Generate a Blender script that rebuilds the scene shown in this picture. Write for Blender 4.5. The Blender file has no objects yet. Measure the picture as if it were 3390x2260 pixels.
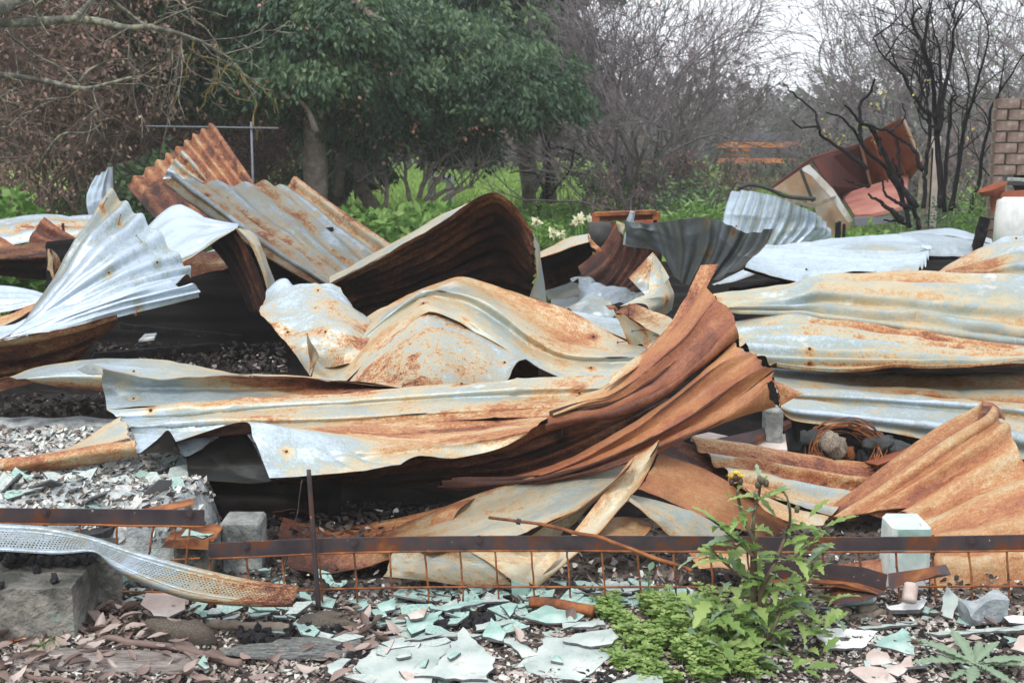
import bpy, math, random
import numpy as np
from mathutils import Vector, Matrix

random.seed(7)
rng = np.random.default_rng(7)
scene = bpy.context.scene
COL = scene.collection

# ------------------------------------------------------------------ camera, sky, sun, exposure
CAM_H, PITCH, FPX = 1.45, math.radians(10.3), 1280.0
cam_data = bpy.data.cameras.new('camera')
cam = bpy.data.objects.new('camera', cam_data)
COL.objects.link(cam)
cam.location = (0, 0, CAM_H)
cam.rotation_euler = (math.pi / 2 - PITCH, 0, 0)
cam_data.sensor_width = 36
cam_data.lens = FPX / 1024 * 36
cam_data.clip_start, cam_data.clip_end = 0.05, 3000
cam_data.dof.use_dof = True
cam_data.dof.focus_distance = 4.2
cam_data.dof.aperture_fstop = 8.0
scene.camera = cam

SUN_EL, SUN_AZ = math.radians(58), math.radians(-150)      # azimuth clockwise from +Y: behind the camera, from the left
world = bpy.data.worlds.new('World')
scene.world = world
world.use_nodes = True
wn, wl = world.node_tree.nodes, world.node_tree.links
sky = wn.new('ShaderNodeTexSky')
sky.sky_type = 'NISHITA'
sky.sun_disc = False
sky.sun_elevation = SUN_EL
sky.sun_rotation = SUN_AZ
sky.air_density, sky.dust_density, sky.ozone_density = 1.0, 6.0, 0.6
hsv = wn.new('ShaderNodeHueSaturation')
hsv.inputs['Saturation'].default_value = 0.3
wl.new(sky.outputs[0], hsv.inputs['Color'])
# a veil of even cloud: one grey mixed over the clear sky
veil = wn.new('ShaderNodeMix'); veil.data_type = 'RGBA'
veil.inputs[0].default_value = 0.75
wl.new(hsv.outputs[0], veil.inputs[6])
veil.inputs[7].default_value = (10.6, 10.9, 11.8, 1)
wl.new(veil.outputs[2], wn['Background'].inputs['Color'])
wn['Background'].inputs['Strength'].default_value = 0.1

sun_data = bpy.data.lights.new('sun', 'SUN')
sun_data.energy, sun_data.angle, sun_data.color = 1.5, math.radians(12), (1, .95, .87)
sun = bpy.data.objects.new('sun', sun_data)
COL.objects.link(sun)
sdir = Vector((math.sin(SUN_AZ) * math.cos(SUN_EL), math.cos(SUN_AZ) * math.cos(SUN_EL), math.sin(SUN_EL)))
sun.rotation_euler = sdir.to_track_quat('Z', 'Y').to_euler()
sun.location = sdir * 40
scene.view_settings.view_transform = 'Standard'
scene.view_settings.look = 'None'
scene.view_settings.gamma = 1
scene.view_settings.use_curve_mapping = False
scene.view_settings.exposure = 0.58
scene.cycles.max_bounces = 6
scene.cycles.volume_bounces = 3
scene.cycles.diffuse_bounces = 3
scene.cycles.transparent_max_bounces = 6

# ------------------------------------------------------------------ geometry helpers
TILES = dict(a=(0, 0), b=(1130, 0), c=(2260, 0), d=(0, 500), e=(1130, 500), f=(2260, 500),
             g=(0, 1100), h=(1130, 1100), i=(2260, 1100), j=(0, 1500), k=(1130, 1500), l=(2260, 1500))
SP, CP = math.sin(PITCH), math.cos(PITCH)

def survey(tile, x, y):
    ox, oy = TILES[tile]
    return ox * .302065 + x * .146413, oy * .302065 + y * .146413

def ray(px, py):
    a, b = (px - 512) / FPX, (341 - py) / FPX
    return np.array([a, CP + b * SP, -SP + b * CP])

def at(tile, x, y, d):
    """a measured point of the photograph, at d metres from the camera along the ground"""
    r = ray(*survey(tile, x, y))
    return np.array([0, 0, CAM_H]) + r * (d / r[1])

def on_ground(tile, x, y, z=0.0):
    r = ray(*survey(tile, x, y))
    return np.array([0, 0, CAM_H]) + r * ((z - CAM_H) / r[2])

def project(P):
    v = P - np.array([0, 0, CAM_H])
    f = v[:, 1] * CP - v[:, 2] * SP
    return np.stack([512 + FPX * v[:, 0] / f, 341 - FPX * (v[:, 1] * SP + v[:, 2] * CP) / f], 1)

def tag(o, label=None, cat=None, group=None, kind=None):
    if label: o['label'] = label
    if cat: o['category'] = cat
    if group: o['group'] = group
    if kind: o['kind'] = kind
    return o

def thing(name, label, cat, loc=(0, 0, 0), group=None, kind=None):
    o = bpy.data.objects.new(name, None)
    COL.objects.link(o)
    o.empty_display_size = .1
    o.location = loc
    return tag(o, label, cat, group, kind)

def raw_mesh(name, V, faces, mats, smooth=True, attrs=None, midx=None):
    """V (n,3) array; faces: list of (m,k) int arrays or list of tuples"""
    me = bpy.data.meshes.new(name)
    V = np.asarray(V, np.float32)
    if isinstance(faces, np.ndarray): faces = [faces]
    if len(faces) and not isinstance(faces[0], np.ndarray):
        me.from_pydata([tuple(map(float, v)) for v in V], [], [tuple(map(int, f)) for f in faces])
    else:
        loops = np.concatenate([f.ravel() for f in faces]).astype(np.int32)
        tot = np.concatenate([np.full(len(f), f.shape[1], np.int32) for f in faces])
        start = np.concatenate([[0], np.cumsum(tot)[:-1]]).astype(np.int32)
        me.vertices.add(len(V)); me.vertices.foreach_set('co', V.ravel())
        me.loops.add(len(loops)); me.loops.foreach_set('vertex_index', loops)
        me.polygons.add(len(tot)); me.polygons.foreach_set('loop_start', start)
        try: me.polygons.foreach_set('loop_total', tot)
        except Exception: pass
        me.update(calc_edges=True)
        me.validate()
    me.polygons.foreach_set('use_smooth', np.full(len(me.polygons), bool(smooth)))
    for m in (mats if isinstance(mats, (list, tuple)) else [mats]): me.materials.append(m)
    if midx is not None: me.polygons.foreach_set('material_index', np.asarray(midx, np.int32))
    for k, v in (attrs or {}).items():
        v = np.asarray(v, np.float32)
        if v.ndim == 1:
            a = me.attributes.new(k, 'FLOAT', 'POINT'); a.data.foreach_set('value', v)
        else:
            a = me.attributes.new(k, 'FLOAT_VECTOR', 'POINT'); a.data.foreach_set('vector', v.ravel())
    me.update()
    return me

def solid(name, V, faces, mats, parent=None, label=None, cat=None, group=None, kind=None, **kw):
    """world coordinates in; the origin goes to the base of a top-level thing, or to its parent's"""
    V = np.asarray(V, float)
    if parent is None:
        base = np.array([(V[:, 0].min() + V[:, 0].max()) / 2, (V[:, 1].min() + V[:, 1].max()) / 2, V[:, 2].min()])
    else:
        base = np.zeros(3); p = parent
        while p is not None:
            base = base + np.array(p.location); p = p.parent
    me = raw_mesh(name, V - base, faces, mats, **kw)
    o = bpy.data.objects.new(name, me)
    COL.objects.link(o)
    if parent is None: o.location = base
    else: o.parent = parent
    return tag(o, label, cat, group, kind)

def place(name, me, loc, rot=(0, 0, 0), sc=1.0, parent=None, label=None, cat=None, group=None, kind=None):
    o = bpy.data.objects.new(name, me)
    COL.objects.link(o)
    base = np.zeros(3); p = parent
    while p is not None:
        base = base + np.array(p.location); p = p.parent
    o.location = np.asarray(loc, float) - base
    o.rotation_euler = rot
    o.scale = (sc, sc, sc) if np.isscalar(sc) else sc
    if parent is not None: o.parent = parent
    return tag(o, label, cat, group, kind)

def merge(parts):
    """[(V, list of face arrays)] -> one"""
    V, F, n = [], [], 0
    for v, fs in parts:
        V.append(np.asarray(v, float))
        F += [np.asarray(f) + n for f in fs]
        n += len(v)
    return np.concatenate(V), F

def resample(pts, n):
    """smooth curve through pts, n samples"""
    pts = np.asarray(pts, float)
    if len(pts) == 2:
        return pts[0] + (pts[1] - pts[0]) * np.linspace(0, 1, n)[:, None]
    s = np.concatenate([[0], np.cumsum(np.maximum(np.linalg.norm(np.diff(pts, axis=0), axis=1), 1e-5) ** .75)])
    m = np.zeros_like(pts)
    m[1:-1] = (pts[2:] - pts[:-2]) / (s[2:] - s[:-2])[:, None]
    m[0] = (pts[1] - pts[0]) / (s[1] - s[0]); m[-1] = (pts[-1] - pts[-2]) / (s[-1] - s[-2])
    q = np.linspace(0, s[-1], n)
    k = np.clip(np.searchsorted(s, q, 'right') - 1, 0, len(pts) - 2)
    h = (s[k + 1] - s[k])[:, None]
    t = ((q - s[k]) / (s[k + 1] - s[k]))[:, None]
    return ((2 * t**3 - 3 * t**2 + 1) * pts[k] + (t**3 - 2 * t**2 + t) * h * m[k]
            + (-2 * t**3 + 3 * t**2) * pts[k + 1] + (t**3 - t**2) * h * m[k + 1])

def across(A, n):
    """A (R, NU, 3): smooth in the first index with even parameter"""
    R = len(A)
    if R == 2:
        t = np.linspace(0, 1, n)[:, None, None]
        return A[0] * (1 - t) + A[1] * t
    m = np.zeros_like(A)
    m[1:-1] = (A[2:] - A[:-2]) / 2
    m[0] = A[1] - A[0]; m[-1] = A[-1] - A[-2]
    q = np.linspace(0, R - 1, n)
    k = np.clip(q.astype(int), 0, R - 2)
    t = (q - k)[:, None, None]
    return ((2 * t**3 - 3 * t**2 + 1) * A[k] + (t**3 - 2 * t**2 + t) * m[k]
            + (-2 * t**3 + 3 * t**2) * A[k + 1] + (t**3 - t**2) * m[k + 1])

def waves(x, y, seed, n=9, lo=.6, hi=4):
    r = np.random.default_rng(seed)
    out = np.zeros_like(x)
    for _ in range(n):
        f = r.uniform(lo, hi); a = r.uniform(0, 2 * math.pi); p = r.uniform(0, 6.28)
        out += np.sin(6.283 * f * (x * math.cos(a) + y * math.sin(a)) + p) / (f ** .7)
    return out / n ** .5

def box(c, s, rot=None, bevel=0.0):
    """box centre c, size s, optional 3x3; chamfered if bevel"""
    x, y, z = np.asarray(s) / 2.0
    if bevel <= 0:
        V = np.array([[sx * x, sy * y, sz * z] for sx in (-1, 1) for sy in (-1, 1) for sz in (-1, 1)])
        F = np.array([[0, 1, 3, 2], [4, 6, 7, 5], [0, 4, 5, 1], [2, 3, 7, 6], [0, 2, 6, 4], [1, 5, 7, 3]])
        Fs = [F]
    else:
        b = bevel; V = []; idx = {}
        for sx in (-1, 1):
            for sy in (-1, 1):
                for sz in (-1, 1):
                    for ax in range(3):
                        v = np.array([sx * (x - b), sy * (y - b), sz * (z - b)])
                        v[ax] += b * (sx, sy, sz)[ax]
                        idx[(sx, sy, sz, ax)] = len(V); V.append(v)
        V = np.array(V); Q = []; T = []
        for ax in range(3):
            o1, o2 = [a for a in range(3) if a != ax]
            for s0 in (-1, 1):
                q = []
                for (p1, p2) in ((-1, -1), (1, -1), (1, 1), (-1, 1)):
                    k = [0, 0, 0]; k[ax] = s0; k[o1] = p1; k[o2] = p2
                    q.append(idx[(*k, ax)])
                Q.append(q)
        for ax in range(3):
            o1, o2 = [a for a in range(3) if a != ax]
            for p1 in (-1, 1):
                for p2 in (-1, 1):
                    ks = []
                    for s0 in (-1, 1):
                        k = [0, 0, 0]; k[ax] = s0; k[o1] = p1; k[o2] = p2
                        ks.append(tuple(k))
                    Q.append([idx[(*ks[0], o1)], idx[(*ks[1], o1)], idx[(*ks[1], o2)], idx[(*ks[0], o2)]])
        for sx in (-1, 1):
            for sy in (-1, 1):
                for sz in (-1, 1):
                    T.append([idx[(sx, sy, sz, a)] for a in range(3)])
        Q, T = np.array(Q), np.array(T)
        def fix(F):
            out = []
            for f in F:
                n = np.cross(V[f[1]] - V[f[0]], V[f[2]] - V[f[0]])
                out.append(f if n @ V[f].mean(0) > 0 else f[::-1])
            return np.array(out)
        Fs = [fix(Q), fix(T)]
    if rot is not None: V = V @ np.asarray(rot).T
    return V + np.asarray(c, float), Fs

def tube(path, r, n=8, cap=True):
    path = np.asarray(path, float); m = len(path)
    r = np.broadcast_to(np.asarray(r, float), (m,))
    t = np.gradient(path, axis=0); t /= np.linalg.norm(t, axis=1)[:, None] + 1e-9
    ref = np.array([0, 0, 1.0]) if abs(t[:, 2]).mean() < .8 else np.array([1.0, 0, 0])
    s = np.cross(t, ref); s /= np.linalg.norm(s, axis=1)[:, None] + 1e-9
    w = np.cross(s, t)
    a = np.arange(n) * 2 * math.pi / n
    V = path[:, None] + r[:, None, None] * (np.cos(a)[None, :, None] * s[:, None] + np.sin(a)[None, :, None] * w[:, None])
    V = V.reshape(-1, 3)
    i = np.arange(m - 1)[:, None] * n; j = np.arange(n)[None]; j2 = (j + 1) % n
    F = np.stack([i + j, i + j2, i + n + j2, i + n + j], -1).reshape(-1, 4)
    Fs = [F]
    if cap:
        Fs += [np.arange(n)[None, ::-1].copy(), (np.arange(n) + (m - 1) * n)[None]]
    return V, Fs

def segs_mesh(S, n=4):
    """S: rows p0(3) p1(3) r0 r1 -> open tapered prisms"""
    S = np.asarray(S, float)
    p0, p1, r0, r1 = S[:, :3], S[:, 3:6], S[:, 6], S[:, 7]
    t = p1 - p0; t /= np.linalg.norm(t, axis=1)[:, None] + 1e-9
    ref = np.where((abs(t[:, 2]) < .8)[:, None], [[0, 0, 1.0]], [[1.0, 0, 0]])
    s = np.cross(t, ref); s /= np.linalg.norm(s, axis=1)[:, None] + 1e-9
    w = np.cross(s, t)
    a = np.arange(n) * 2 * math.pi / n
    c = np.cos(a)[None, :, None] * s[:, None] + np.sin(a)[None, :, None] * w[:, None]
    V = np.concatenate([p0[:, None] + r0[:, None, None] * c, p1[:, None] + r1[:, None, None] * c], 1)
    m = len(S); b = (np.arange(m) * 2 * n)[:, None]; j = np.arange(n)[None]; j2 = (j + 1) % n
    F = np.stack([b + j, b + j2, b + n + j2, b + n + j], -1).reshape(-1, 4)
    return V.reshape(-1, 3), [F]

# ------------------------------------------------------------------ materials
def mat(name):
    m = bpy.data.materials.new(name); m.use_nodes = True
    return m, m.node_tree.nodes, m.node_tree.links, m.node_tree.nodes['Principled BSDF']

def N(nodes, kind, **kw):
    n = nodes.new(kind)
    for k, v in kw.items():
        if k.startswith('_'): setattr(n, k[1:], v)
        else: n.inputs[k].default_value = v
    return n

def ramp(nodes, stops, interp='LINEAR'):
    r = nodes.new('ShaderNodeValToRGB'); cr = r.color_ramp; cr.interpolation = interp
    while len(cr.elements) < len(stops): cr.elements.new(.5)
    for e, (p, c) in zip(cr.elements, stops):
        e.position = p; e.color = (*c, 1) if len(c) == 3 else c
    return r

def math_node(nodes, links, op, a, b=None, c=None, clamp=False):
    n = nodes.new('ShaderNodeMath'); n.operation = op; n.use_clamp = clamp
    for k, v in enumerate((a, b, c)):
        if v is None: continue
        if hasattr(v, 'is_output'): links.new(v, n.inputs[k])
        else: n.inputs[k].default_value = v
    return n.outputs[0]

def mix_color(nodes, links, fac, a, b, blend='MIX'):
    n = nodes.new('ShaderNodeMix'); n.data_type = 'RGBA'; n.blend_type = blend
    for idx, v in ((0, fac), (6, a), (7, b)):
        if hasattr(v, 'is_output'): links.new(v, n.inputs[idx])
        elif idx == 0: n.inputs[0].default_value = v
        else: n.inputs[idx].default_value = (*v, 1)
    return n.outputs[2]

def scaled(nodes, links, vec, s):
    n = nodes.new('ShaderNodeVectorMath'); n.operation = 'MULTIPLY'
    links.new(vec, n.inputs[0]); n.inputs[1].default_value = s
    return n.outputs[0]

def noise(nodes, links, vec, scale, detail=5, rough=.6):
    n = N(nodes, 'ShaderNodeTexNoise', Scale=scale, Detail=detail, Roughness=rough)
    links.new(vec, n.inputs['Vector'])
    return n.outputs[0]

def iron_material():
    m, n, l, b = mat('weathered_iron')
    flow = N(n, 'ShaderNodeAttribute', _attribute_name='flow').outputs['Vector']
    ta = N(n, 'ShaderNodeAttribute', _attribute_name='rust').outputs['Fac']
    so = N(n, 'ShaderNodeAttribute', _attribute_name='soot_shade').outputs['Fac']
    va = N(n, 'ShaderNodeAttribute', _attribute_name='vary').outputs['Fac']
    hi = N(n, 'ShaderNodeAttribute', _attribute_name='hollow').outputs['Fac']
    n1 = noise(n, l, scaled(n, l, flow, (1.1, 11, 1)), 1.0, 6, .65)
    n2 = noise(n, l, scaled(n, l, flow, (2.8, 4.2, 1)), 1.0, 9, .68)
    n3 = noise(n, l, scaled(n, l, flow, (45, 70, 1)), 1.0, 3, .6)
    n5 = noise(n, l, scaled(n, l, flow, (7, 90, 1)), 1.0, 3, .6)
    n8 = noise(n, l, scaled(n, l, flow, (150, 190, 1)), 1.0, 2, .5)
    c1 = math_node(n, l, 'MULTIPLY_ADD', n1, 1.0, -.5)
    c2 = math_node(n, l, 'MULTIPLY_ADD', n2, 3.0, -1.5)
    c3 = math_node(n, l, 'ADD', math_node(n, l, 'MULTIPLY_ADD', n3, 1.6, -.8), math_node(n, l, 'MULTIPLY_ADD', n8, 1.9, -.95))
    c5 = math_node(n, l, 'MULTIPLY_ADD', n5, .6, -.3)
    s = math_node(n, l, 'ADD', math_node(n, l, 'ADD', c1, c2), math_node(n, l, 'ADD', c3, c5))
    s = math_node(n, l, 'ADD', s, math_node(n, l, 'MULTIPLY', hi, .28))
    # crusted and flaked patches with hard tide lines
    n6 = noise(n, l, scaled(n, l, flow, (3.4, 6.2, 1.31)), 1.0, 8, .62)
    n7 = noise(n, l, scaled(n, l, flow, (2.3, 7.5, 1.77)), 1.0, 9, .66)
    up_ = ramp(n, [(.555, (0, 0, 0)), (.575, (1, 1, 1))]); l.new(n6, up_.inputs[0])
    dn_ = ramp(n, [(.565, (0, 0, 0)), (.60, (1, 1, 1))]); l.new(n7, dn_.inputs[0])
    crust = math_node(n, l, 'SUBTRACT', math_node(n, l, 'MULTIPLY', up_.outputs[0], .45), math_node(n, l, 'MULTIPLY', dn_.outputs[0], .38))
    s = math_node(n, l, 'ADD', s, crust)
    val = math_node(n, l, 'ADD', math_node(n, l, 'MULTIPLY', s, va), ta, clamp=True)
    r = ramp(n, [(0, (.47, .57, .69)), (.15, (.40, .48, .54)), (.31, (.29, .345, .335)), (.45, (.46, .405, .28)),
                 (.55, (.42, .27, .13)), (.64, (.35, .155, .060)), (.75, (.245, .080, .036)), (.87, (.095, .03, .018)), (1, (.028, .015, .013))])
    l.new(val, r.inputs[0])
    # chalky white bloom and teal-grey stain
    n4 = noise(n, l, scaled(n, l, flow, (5, 6.5, 1)), 1.0, 7, .7)
    wmask = ramp(n, [(.60, (0, 0, 0)), (.70, (1, 1, 1))]); l.new(n4, wmask.inputs[0])
    keep = ramp(n, [(.35, (1, 1, 1)), (.62, (0, 0, 0))]); l.new(val, keep.inputs[0])
    wf = math_node(n, l, 'MULTIPLY', wmask.outputs[0], math_node(n, l, 'MULTIPLY', keep.outputs[0], .65))
    col = mix_color(n, l, wf, r.outputs[0], (.74, .77, .78))
    dm = ramp(n, [(.28, (1, 1, 1)), (.36, (0, 0, 0))]); l.new(n4, dm.inputs[0])
    col = mix_color(n, l, math_node(n, l, 'MULTIPLY', dm.outputs[0], .45), col, (.17, .19, .19))
    # specks
    sp = ramp(n, [(.70, (0, 0, 0)), (.76, (1, 1, 1))]); l.new(n3, sp.inputs[0])
    col = mix_color(n, l, math_node(n, l, 'MULTIPLY', sp.outputs[0], .55), col, (.16, .10, .07))
    # blackening: fire grime, and shade painted into the hollows
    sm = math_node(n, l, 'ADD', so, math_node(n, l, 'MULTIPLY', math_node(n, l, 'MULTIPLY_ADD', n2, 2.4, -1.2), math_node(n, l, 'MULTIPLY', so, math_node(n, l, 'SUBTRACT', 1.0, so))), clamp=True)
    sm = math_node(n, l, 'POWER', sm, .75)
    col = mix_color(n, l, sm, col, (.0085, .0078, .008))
    l.new(col, b.inputs['Base Color'])
    l.new(math_node(n, l, 'MULTIPLY_ADD', sm, -.45, .5), b.inputs['Specular IOR Level'])
    l.new(math_node(n, l, 'MULTIPLY_ADD', val, .42, .31), b.inputs['Roughness'])
    l.new(math_node(n, l, 'MULTIPLY', keep.outputs[0], .30), b.inputs['Metallic'])
    bp = N(n, 'ShaderNodeBump', Strength=.35, Distance=.004)
    l.new(math_node(n, l, 'ADD', math_node(n, l, 'ADD', n3, n2), math_node(n, l, 'MULTIPLY', up_.outputs[0], .25)), bp.inputs['Height'])
    l.new(bp.outputs[0], b.inputs['Normal'])
    return m

def noise_material(name, stops, scale=8, detail=7, rough=.85, bump=.3, dist=.01, second=None, coord='Object', metal=0, shade=False, spec=.3):
    """colour from a noise ramp; optional speckle (colour, scale, low, high, amount); 'shade' attribute = individual albedo"""
    m, n, l, b = mat(name)
    tc = N(n, 'ShaderNodeTexCoord')
    vec = tc.outputs[coord]
    f = noise(n, l, vec, scale, detail, .65)
    r = ramp(n, stops); l.new(f, r.inputs[0])
    col = r.outputs[0]
    if second:
        c2, s2, lo, hi, am = second
        g = noise(n, l, vec, s2, 4, .6)
        q = ramp(n, [(lo, (0, 0, 0)), (hi, (1, 1, 1))]); l.new(g, q.inputs[0])
        col = mix_color(n, l, math_node(n, l, 'MULTIPLY', q.outputs[0], am), col, c2)
    if shade:
        a = N(n, 'ShaderNodeAttribute', _attribute_name='shade').outputs['Fac']
        h = N(n, 'ShaderNodeHueSaturation'); l.new(col, h.inputs['Color']); l.new(a, h.inputs['Value'])
        col = h.outputs[0]
    l.new(col, b.inputs['Base Color'])
    b.inputs['Roughness'].default_value = rough
    b.inputs['Metallic'].default_value = metal
    b.inputs['Specular IOR Level'].default_value = spec
    if bump:
        f2 = noise(n, l, vec, scale * 5, 5, .6)
        bp = N(n, 'ShaderNodeBump', Strength=bump, Distance=dist)
        l.new(f2, bp.inputs['Height']); l.new(bp.outputs[0], b.inputs['Normal'])
    return m

def leaf_material(name, c0, c1, c2, rough=.5, trans=.25, attr='shade'):
    """leaf colour by the per-leaf attribute, thin translucency"""
    m, n, l, b = mat(name)
    a = N(n, 'ShaderNodeAttribute', _attribute_name=attr).outputs['Fac']
    r = ramp(n, [(0, c0), (.55, c1), (1, c2)]); l.new(a, r.inputs[0])
    l.new(r.outputs[0], b.inputs['Base Color'])
    b.inputs['Roughness'].default_value = rough
    b.inputs['Specular IOR Level'].default_value = .35
    t = N(n, 'ShaderNodeBsdfTranslucent'); l.new(r.outputs[0], t.inputs[0])
    mx = N(n, 'ShaderNodeMixShader', Fac=trans)
    l.new(b.outputs[0], mx.inputs[1]); l.new(t.outputs[0], mx.inputs[2])
    l.new(mx.outputs[0], n['Material Output'].inputs['Surface'])
    return m

IRON = iron_material()
M = {}
M['soil'] = noise_material('soil', [(.3, (.045, .036, .031)), (.5, (.10, .08, .068)), (.68, (.20, .17, .145))], 3.5, 9, .95, .8, .02,
                           second=((.30, .28, .25), 60, .58, .66, .7))
M['burnt'] = noise_material('burnt_earth', [(.35, (.008, .007, .007)), (.55, (.018, .016, .016)), (.75, (.05, .047, .046))], 4, 9, 1.0, .7, .03, spec=.03)
M['lawn'] = noise_material('lawn_soil', [(.3, (.10, .17, .035)), (.5, (.16, .26, .055)), (.7, (.22, .31, .08))], .8, 8, 1, .5, .03)
M['ash'] = noise_material('ash', [(.3, (.07, .07, .078)), (.48, (.30, .33, .34)), (.62, (.58, .61, .61))], 9, 9, 1, 1, .02,
                          second=((.25, .5, .45), 14, .6, .68, .6))
M['concrete'] = noise_material('concrete', [(.36, (.09, .10, .098)), (.5, (.22, .235, .225)), (.62, (.36, .375, .36))], 9, 9, .9, .9, .012,
                               second=((.08, .085, .08), 70, .62, .7, .5))
M['painted_concrete'] = noise_material('painted_concrete', [(.35, (.36, .50, .47)), (.48, (.55, .62, .60)), (.6, (.72, .74, .73))], 7, 8, .7, .35, .003,
                                       second=((.16, .16, .15), 50, .64, .7, .6))
M['block'] = noise_material('block_concrete', [(.38, (.055, .058, .052)), (.5, (.15, .145, .13)), (.62, (.28, .265, .235))], 7, 10, .95, 1.0, .02,
                            second=((.20, .36, .31), 6, .6, .67, .45))
M['rail'] = noise_material('rusted_steel', [(.34, (.035, .03, .036)), (.5, (.065, .05, .055)), (.58, (.13, .045, .022)), (.72, (.26, .10, .035))], 7, 9, .6, .4, .002,
                           second=((.55, .55, .52), 55, .68, .73, .7), metal=.2)
M['wire'] = noise_material('rusted_wire', [(.35, (.06, .03, .022)), (.5, (.22, .075, .028)), (.68, (.38, .15, .05))], 14, 6, .8, .5, .002)
M['char'] = noise_material('charcoal', [(.3, (.009, .009, .012)), (.55, (.022, .021, .026)), (.75, (.07, .068, .075))], 30, 6, .6, .8, .004)
M['bark_burnt'] = noise_material('burnt_bark', [(.3, (.006, .006, .008)), (.58, (.018, .017, .02)), (.68, (.06, .055, .054))], 22, 7, .85, .9, .02, spec=.08)
M['bark'] = noise_material('bark', [(.3, (.09, .072, .065)), (.5, (.20, .16, .14)), (.7, (.32, .28, .25))], 9, 8, .95, .8, .02)
M['twig'] = noise_material('twig', [(.3, (.11, .095, .105)), (.6, (.21, .185, .20)), (.8, (.32, .29, .30))], 3, 4, .95, 0)
M['twig_brown'] = noise_material('brown_twig', [(.3, (.11, .08, .07)), (.6, (.21, .15, .13)), (.8, (.34, .26, .22))], 3, 4, .95, 0)
M['lichen'] = noise_material('lichen_bark', [(.3, (.045, .04, .036)), (.5, (.12, .115, .095)), (.6, (.24, .25, .19)), (.72, (.32, .26, .07))], 14, 7, .95, .6, .006)
M['evergreen'] = leaf_material('evergreen_leaf', (.016, .042, .026), (.055, .115, .06), (.18, .27, .13), .42, .35)
M['green'] = leaf_material('green_leaf', (.06, .14, .025), (.14, .29, .06), (.28, .42, .14), .5, .35)
M['weed'] = leaf_material('weed_leaf', (.10, .17, .055), (.20, .32, .085), (.38, .49, .17), .45, .35)
M['bluegreen'] = leaf_material('grey_green_leaf', (.05, .11, .065), (.14, .23, .14), (.27, .36, .25), .5, .25)
M['dryleaf'] = leaf_material('dry_leaf', (.12, .068, .06), (.30, .185, .155), (.52, .36, .30), .7, .25)
M['deadleaf'] = leaf_material('dead_leaf', (.10, .065, .055), (.28, .205, .18), (.50, .43, .39), .5, .1)
M['grass'] = leaf_material('grass_blade', (.10, .18, .035), (.20, .33, .07), (.34, .46, .14), .6, .25)
M['pink'] = leaf_material('seed_pod', (.22, .08, .06), (.40, .17, .13), (.55, .33, .27), .6, .2)
M['white_petal'] = leaf_material('pale_petal', (.65, .62, .35), (.78, .76, .55), (.8, .8, .7), .6, .3)
M['yellow'] = noise_material('yellow_petal', [(.3, (.6, .40, .02)), (.7, (.75, .55, .03))], 20, 3, .6, 0)
M['stem'] = noise_material('purple_stem', [(.3, (.06, .03, .035)), (.5, (.10, .075, .05)), (.7, (.16, .20, .08))], 6, 4, .5, 0)
M['fibro'] = noise_material('pale_cement_sheet', [(.32, (.24, .30, .285)), (.48, (.38, .445, .425)), (.66, (.53, .56, .53))], 6, 9, .85, .25, .002,
                            second=((.26, .25, .23), 45, .60, .68, .6))
M['turq'] = noise_material('turquoise_cement_sheet', [(.34, (.17, .29, .265)), (.5, (.29, .445, .40)), (.66, (.47, .575, .535))], 8, 8, .8, .3, .002,
                           second=((.3, .32, .3), 40, .60, .68, .6))
M['pinkboard'] = noise_material('pinkish_cement_sheet', [(.3, (.36, .28, .25)), (.5, (.50, .42, .38)), (.7, (.62, .58, .54))], 7, 8, .85, .3, .002,
                                second=((.2, .18, .17), 45, .60, .68, .5))
M['edge'] = noise_material('broken_edge', [(.3, (.05, .055, .06)), (.7, (.16, .16, .165))], 30, 4, .95, .4, .002)
M['chips'] = leaf_material('litter_chips', (.02, .018, .018), (.29, .225, .195), (.68, .73, .69), .85, .0)
M['rock'] = noise_material('rubble', [(.3, (.10, .085, .07)), (.5, (.22, .19, .155)), (.7, (.36, .32, .27))], 14, 9, .95, 1, .01,
                           second=((.38, .18, .10), 8, .6, .68, .5))
M['timber'] = noise_material('weathered_timber', [(.3, (.10, .085, .075)), (.5, (.24, .20, .16)), (.7, (.48, .43, .35))], 10, 7, .9, .4, .004)
M['brick'] = noise_material('brown_brick', [(.3, (.09, .062, .052)), (.5, (.165, .115, .095)), (.7, (.25, .19, .16))], 9, 7, .9, .7, .008, second=((.40, .37, .34), 12, .6, .7, .6))
M['mortar'] = noise_material('mortar', [(.3, (.22, .21, .195)), (.7, (.40, .38, .355))], 14, 6, .95, .5, .004)
M['white'] = noise_material('white_paint', [(.3, (.5, .53, .54)), (.5, (.72, .74, .74)), (.7, (.8, .81, .8))], 6, 8, .6, .2, .003)
M['red_rust'] = noise_material('red_rust', [(.3, (.12, .035, .022)), (.5, (.24, .07, .035)), (.7, (.38, .14, .06))], 3, 8, .8, .4, .01)
M['orange'] = noise_material('orange_paint', [(.3, (.40, .14, .05)), (.5, (.60, .24, .10)), (.7, (.62, .38, .24))], 2, 7, .7, .2, .01)
M['slate'] = noise_material('slate_paint', [(.3, (.13, .14, .17)), (.7, (.22, .23, .27))], 2, 7, .8, .2, .01)
M['hill'] = noise_material('hill_scrub', [(.3, (.09, .10, .10)), (.5, (.13, .14, .13)), (.7, (.18, .2, .15))], .15, 8, 1, .6, .5)
M['black'] = noise_material('blackened_metal', [(.3, (.02, .02, .021)), (.7, (.05, .048, .048))], 12, 5, .6, .3, .003)
M['foil'] = noise_material('grey_foil', [(.3, (.16, .19, .21)), (.5, (.32, .36, .38)), (.7, (.52, .56, .57))], 12, 8, .45, .8, .01, metal=.2)

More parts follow.
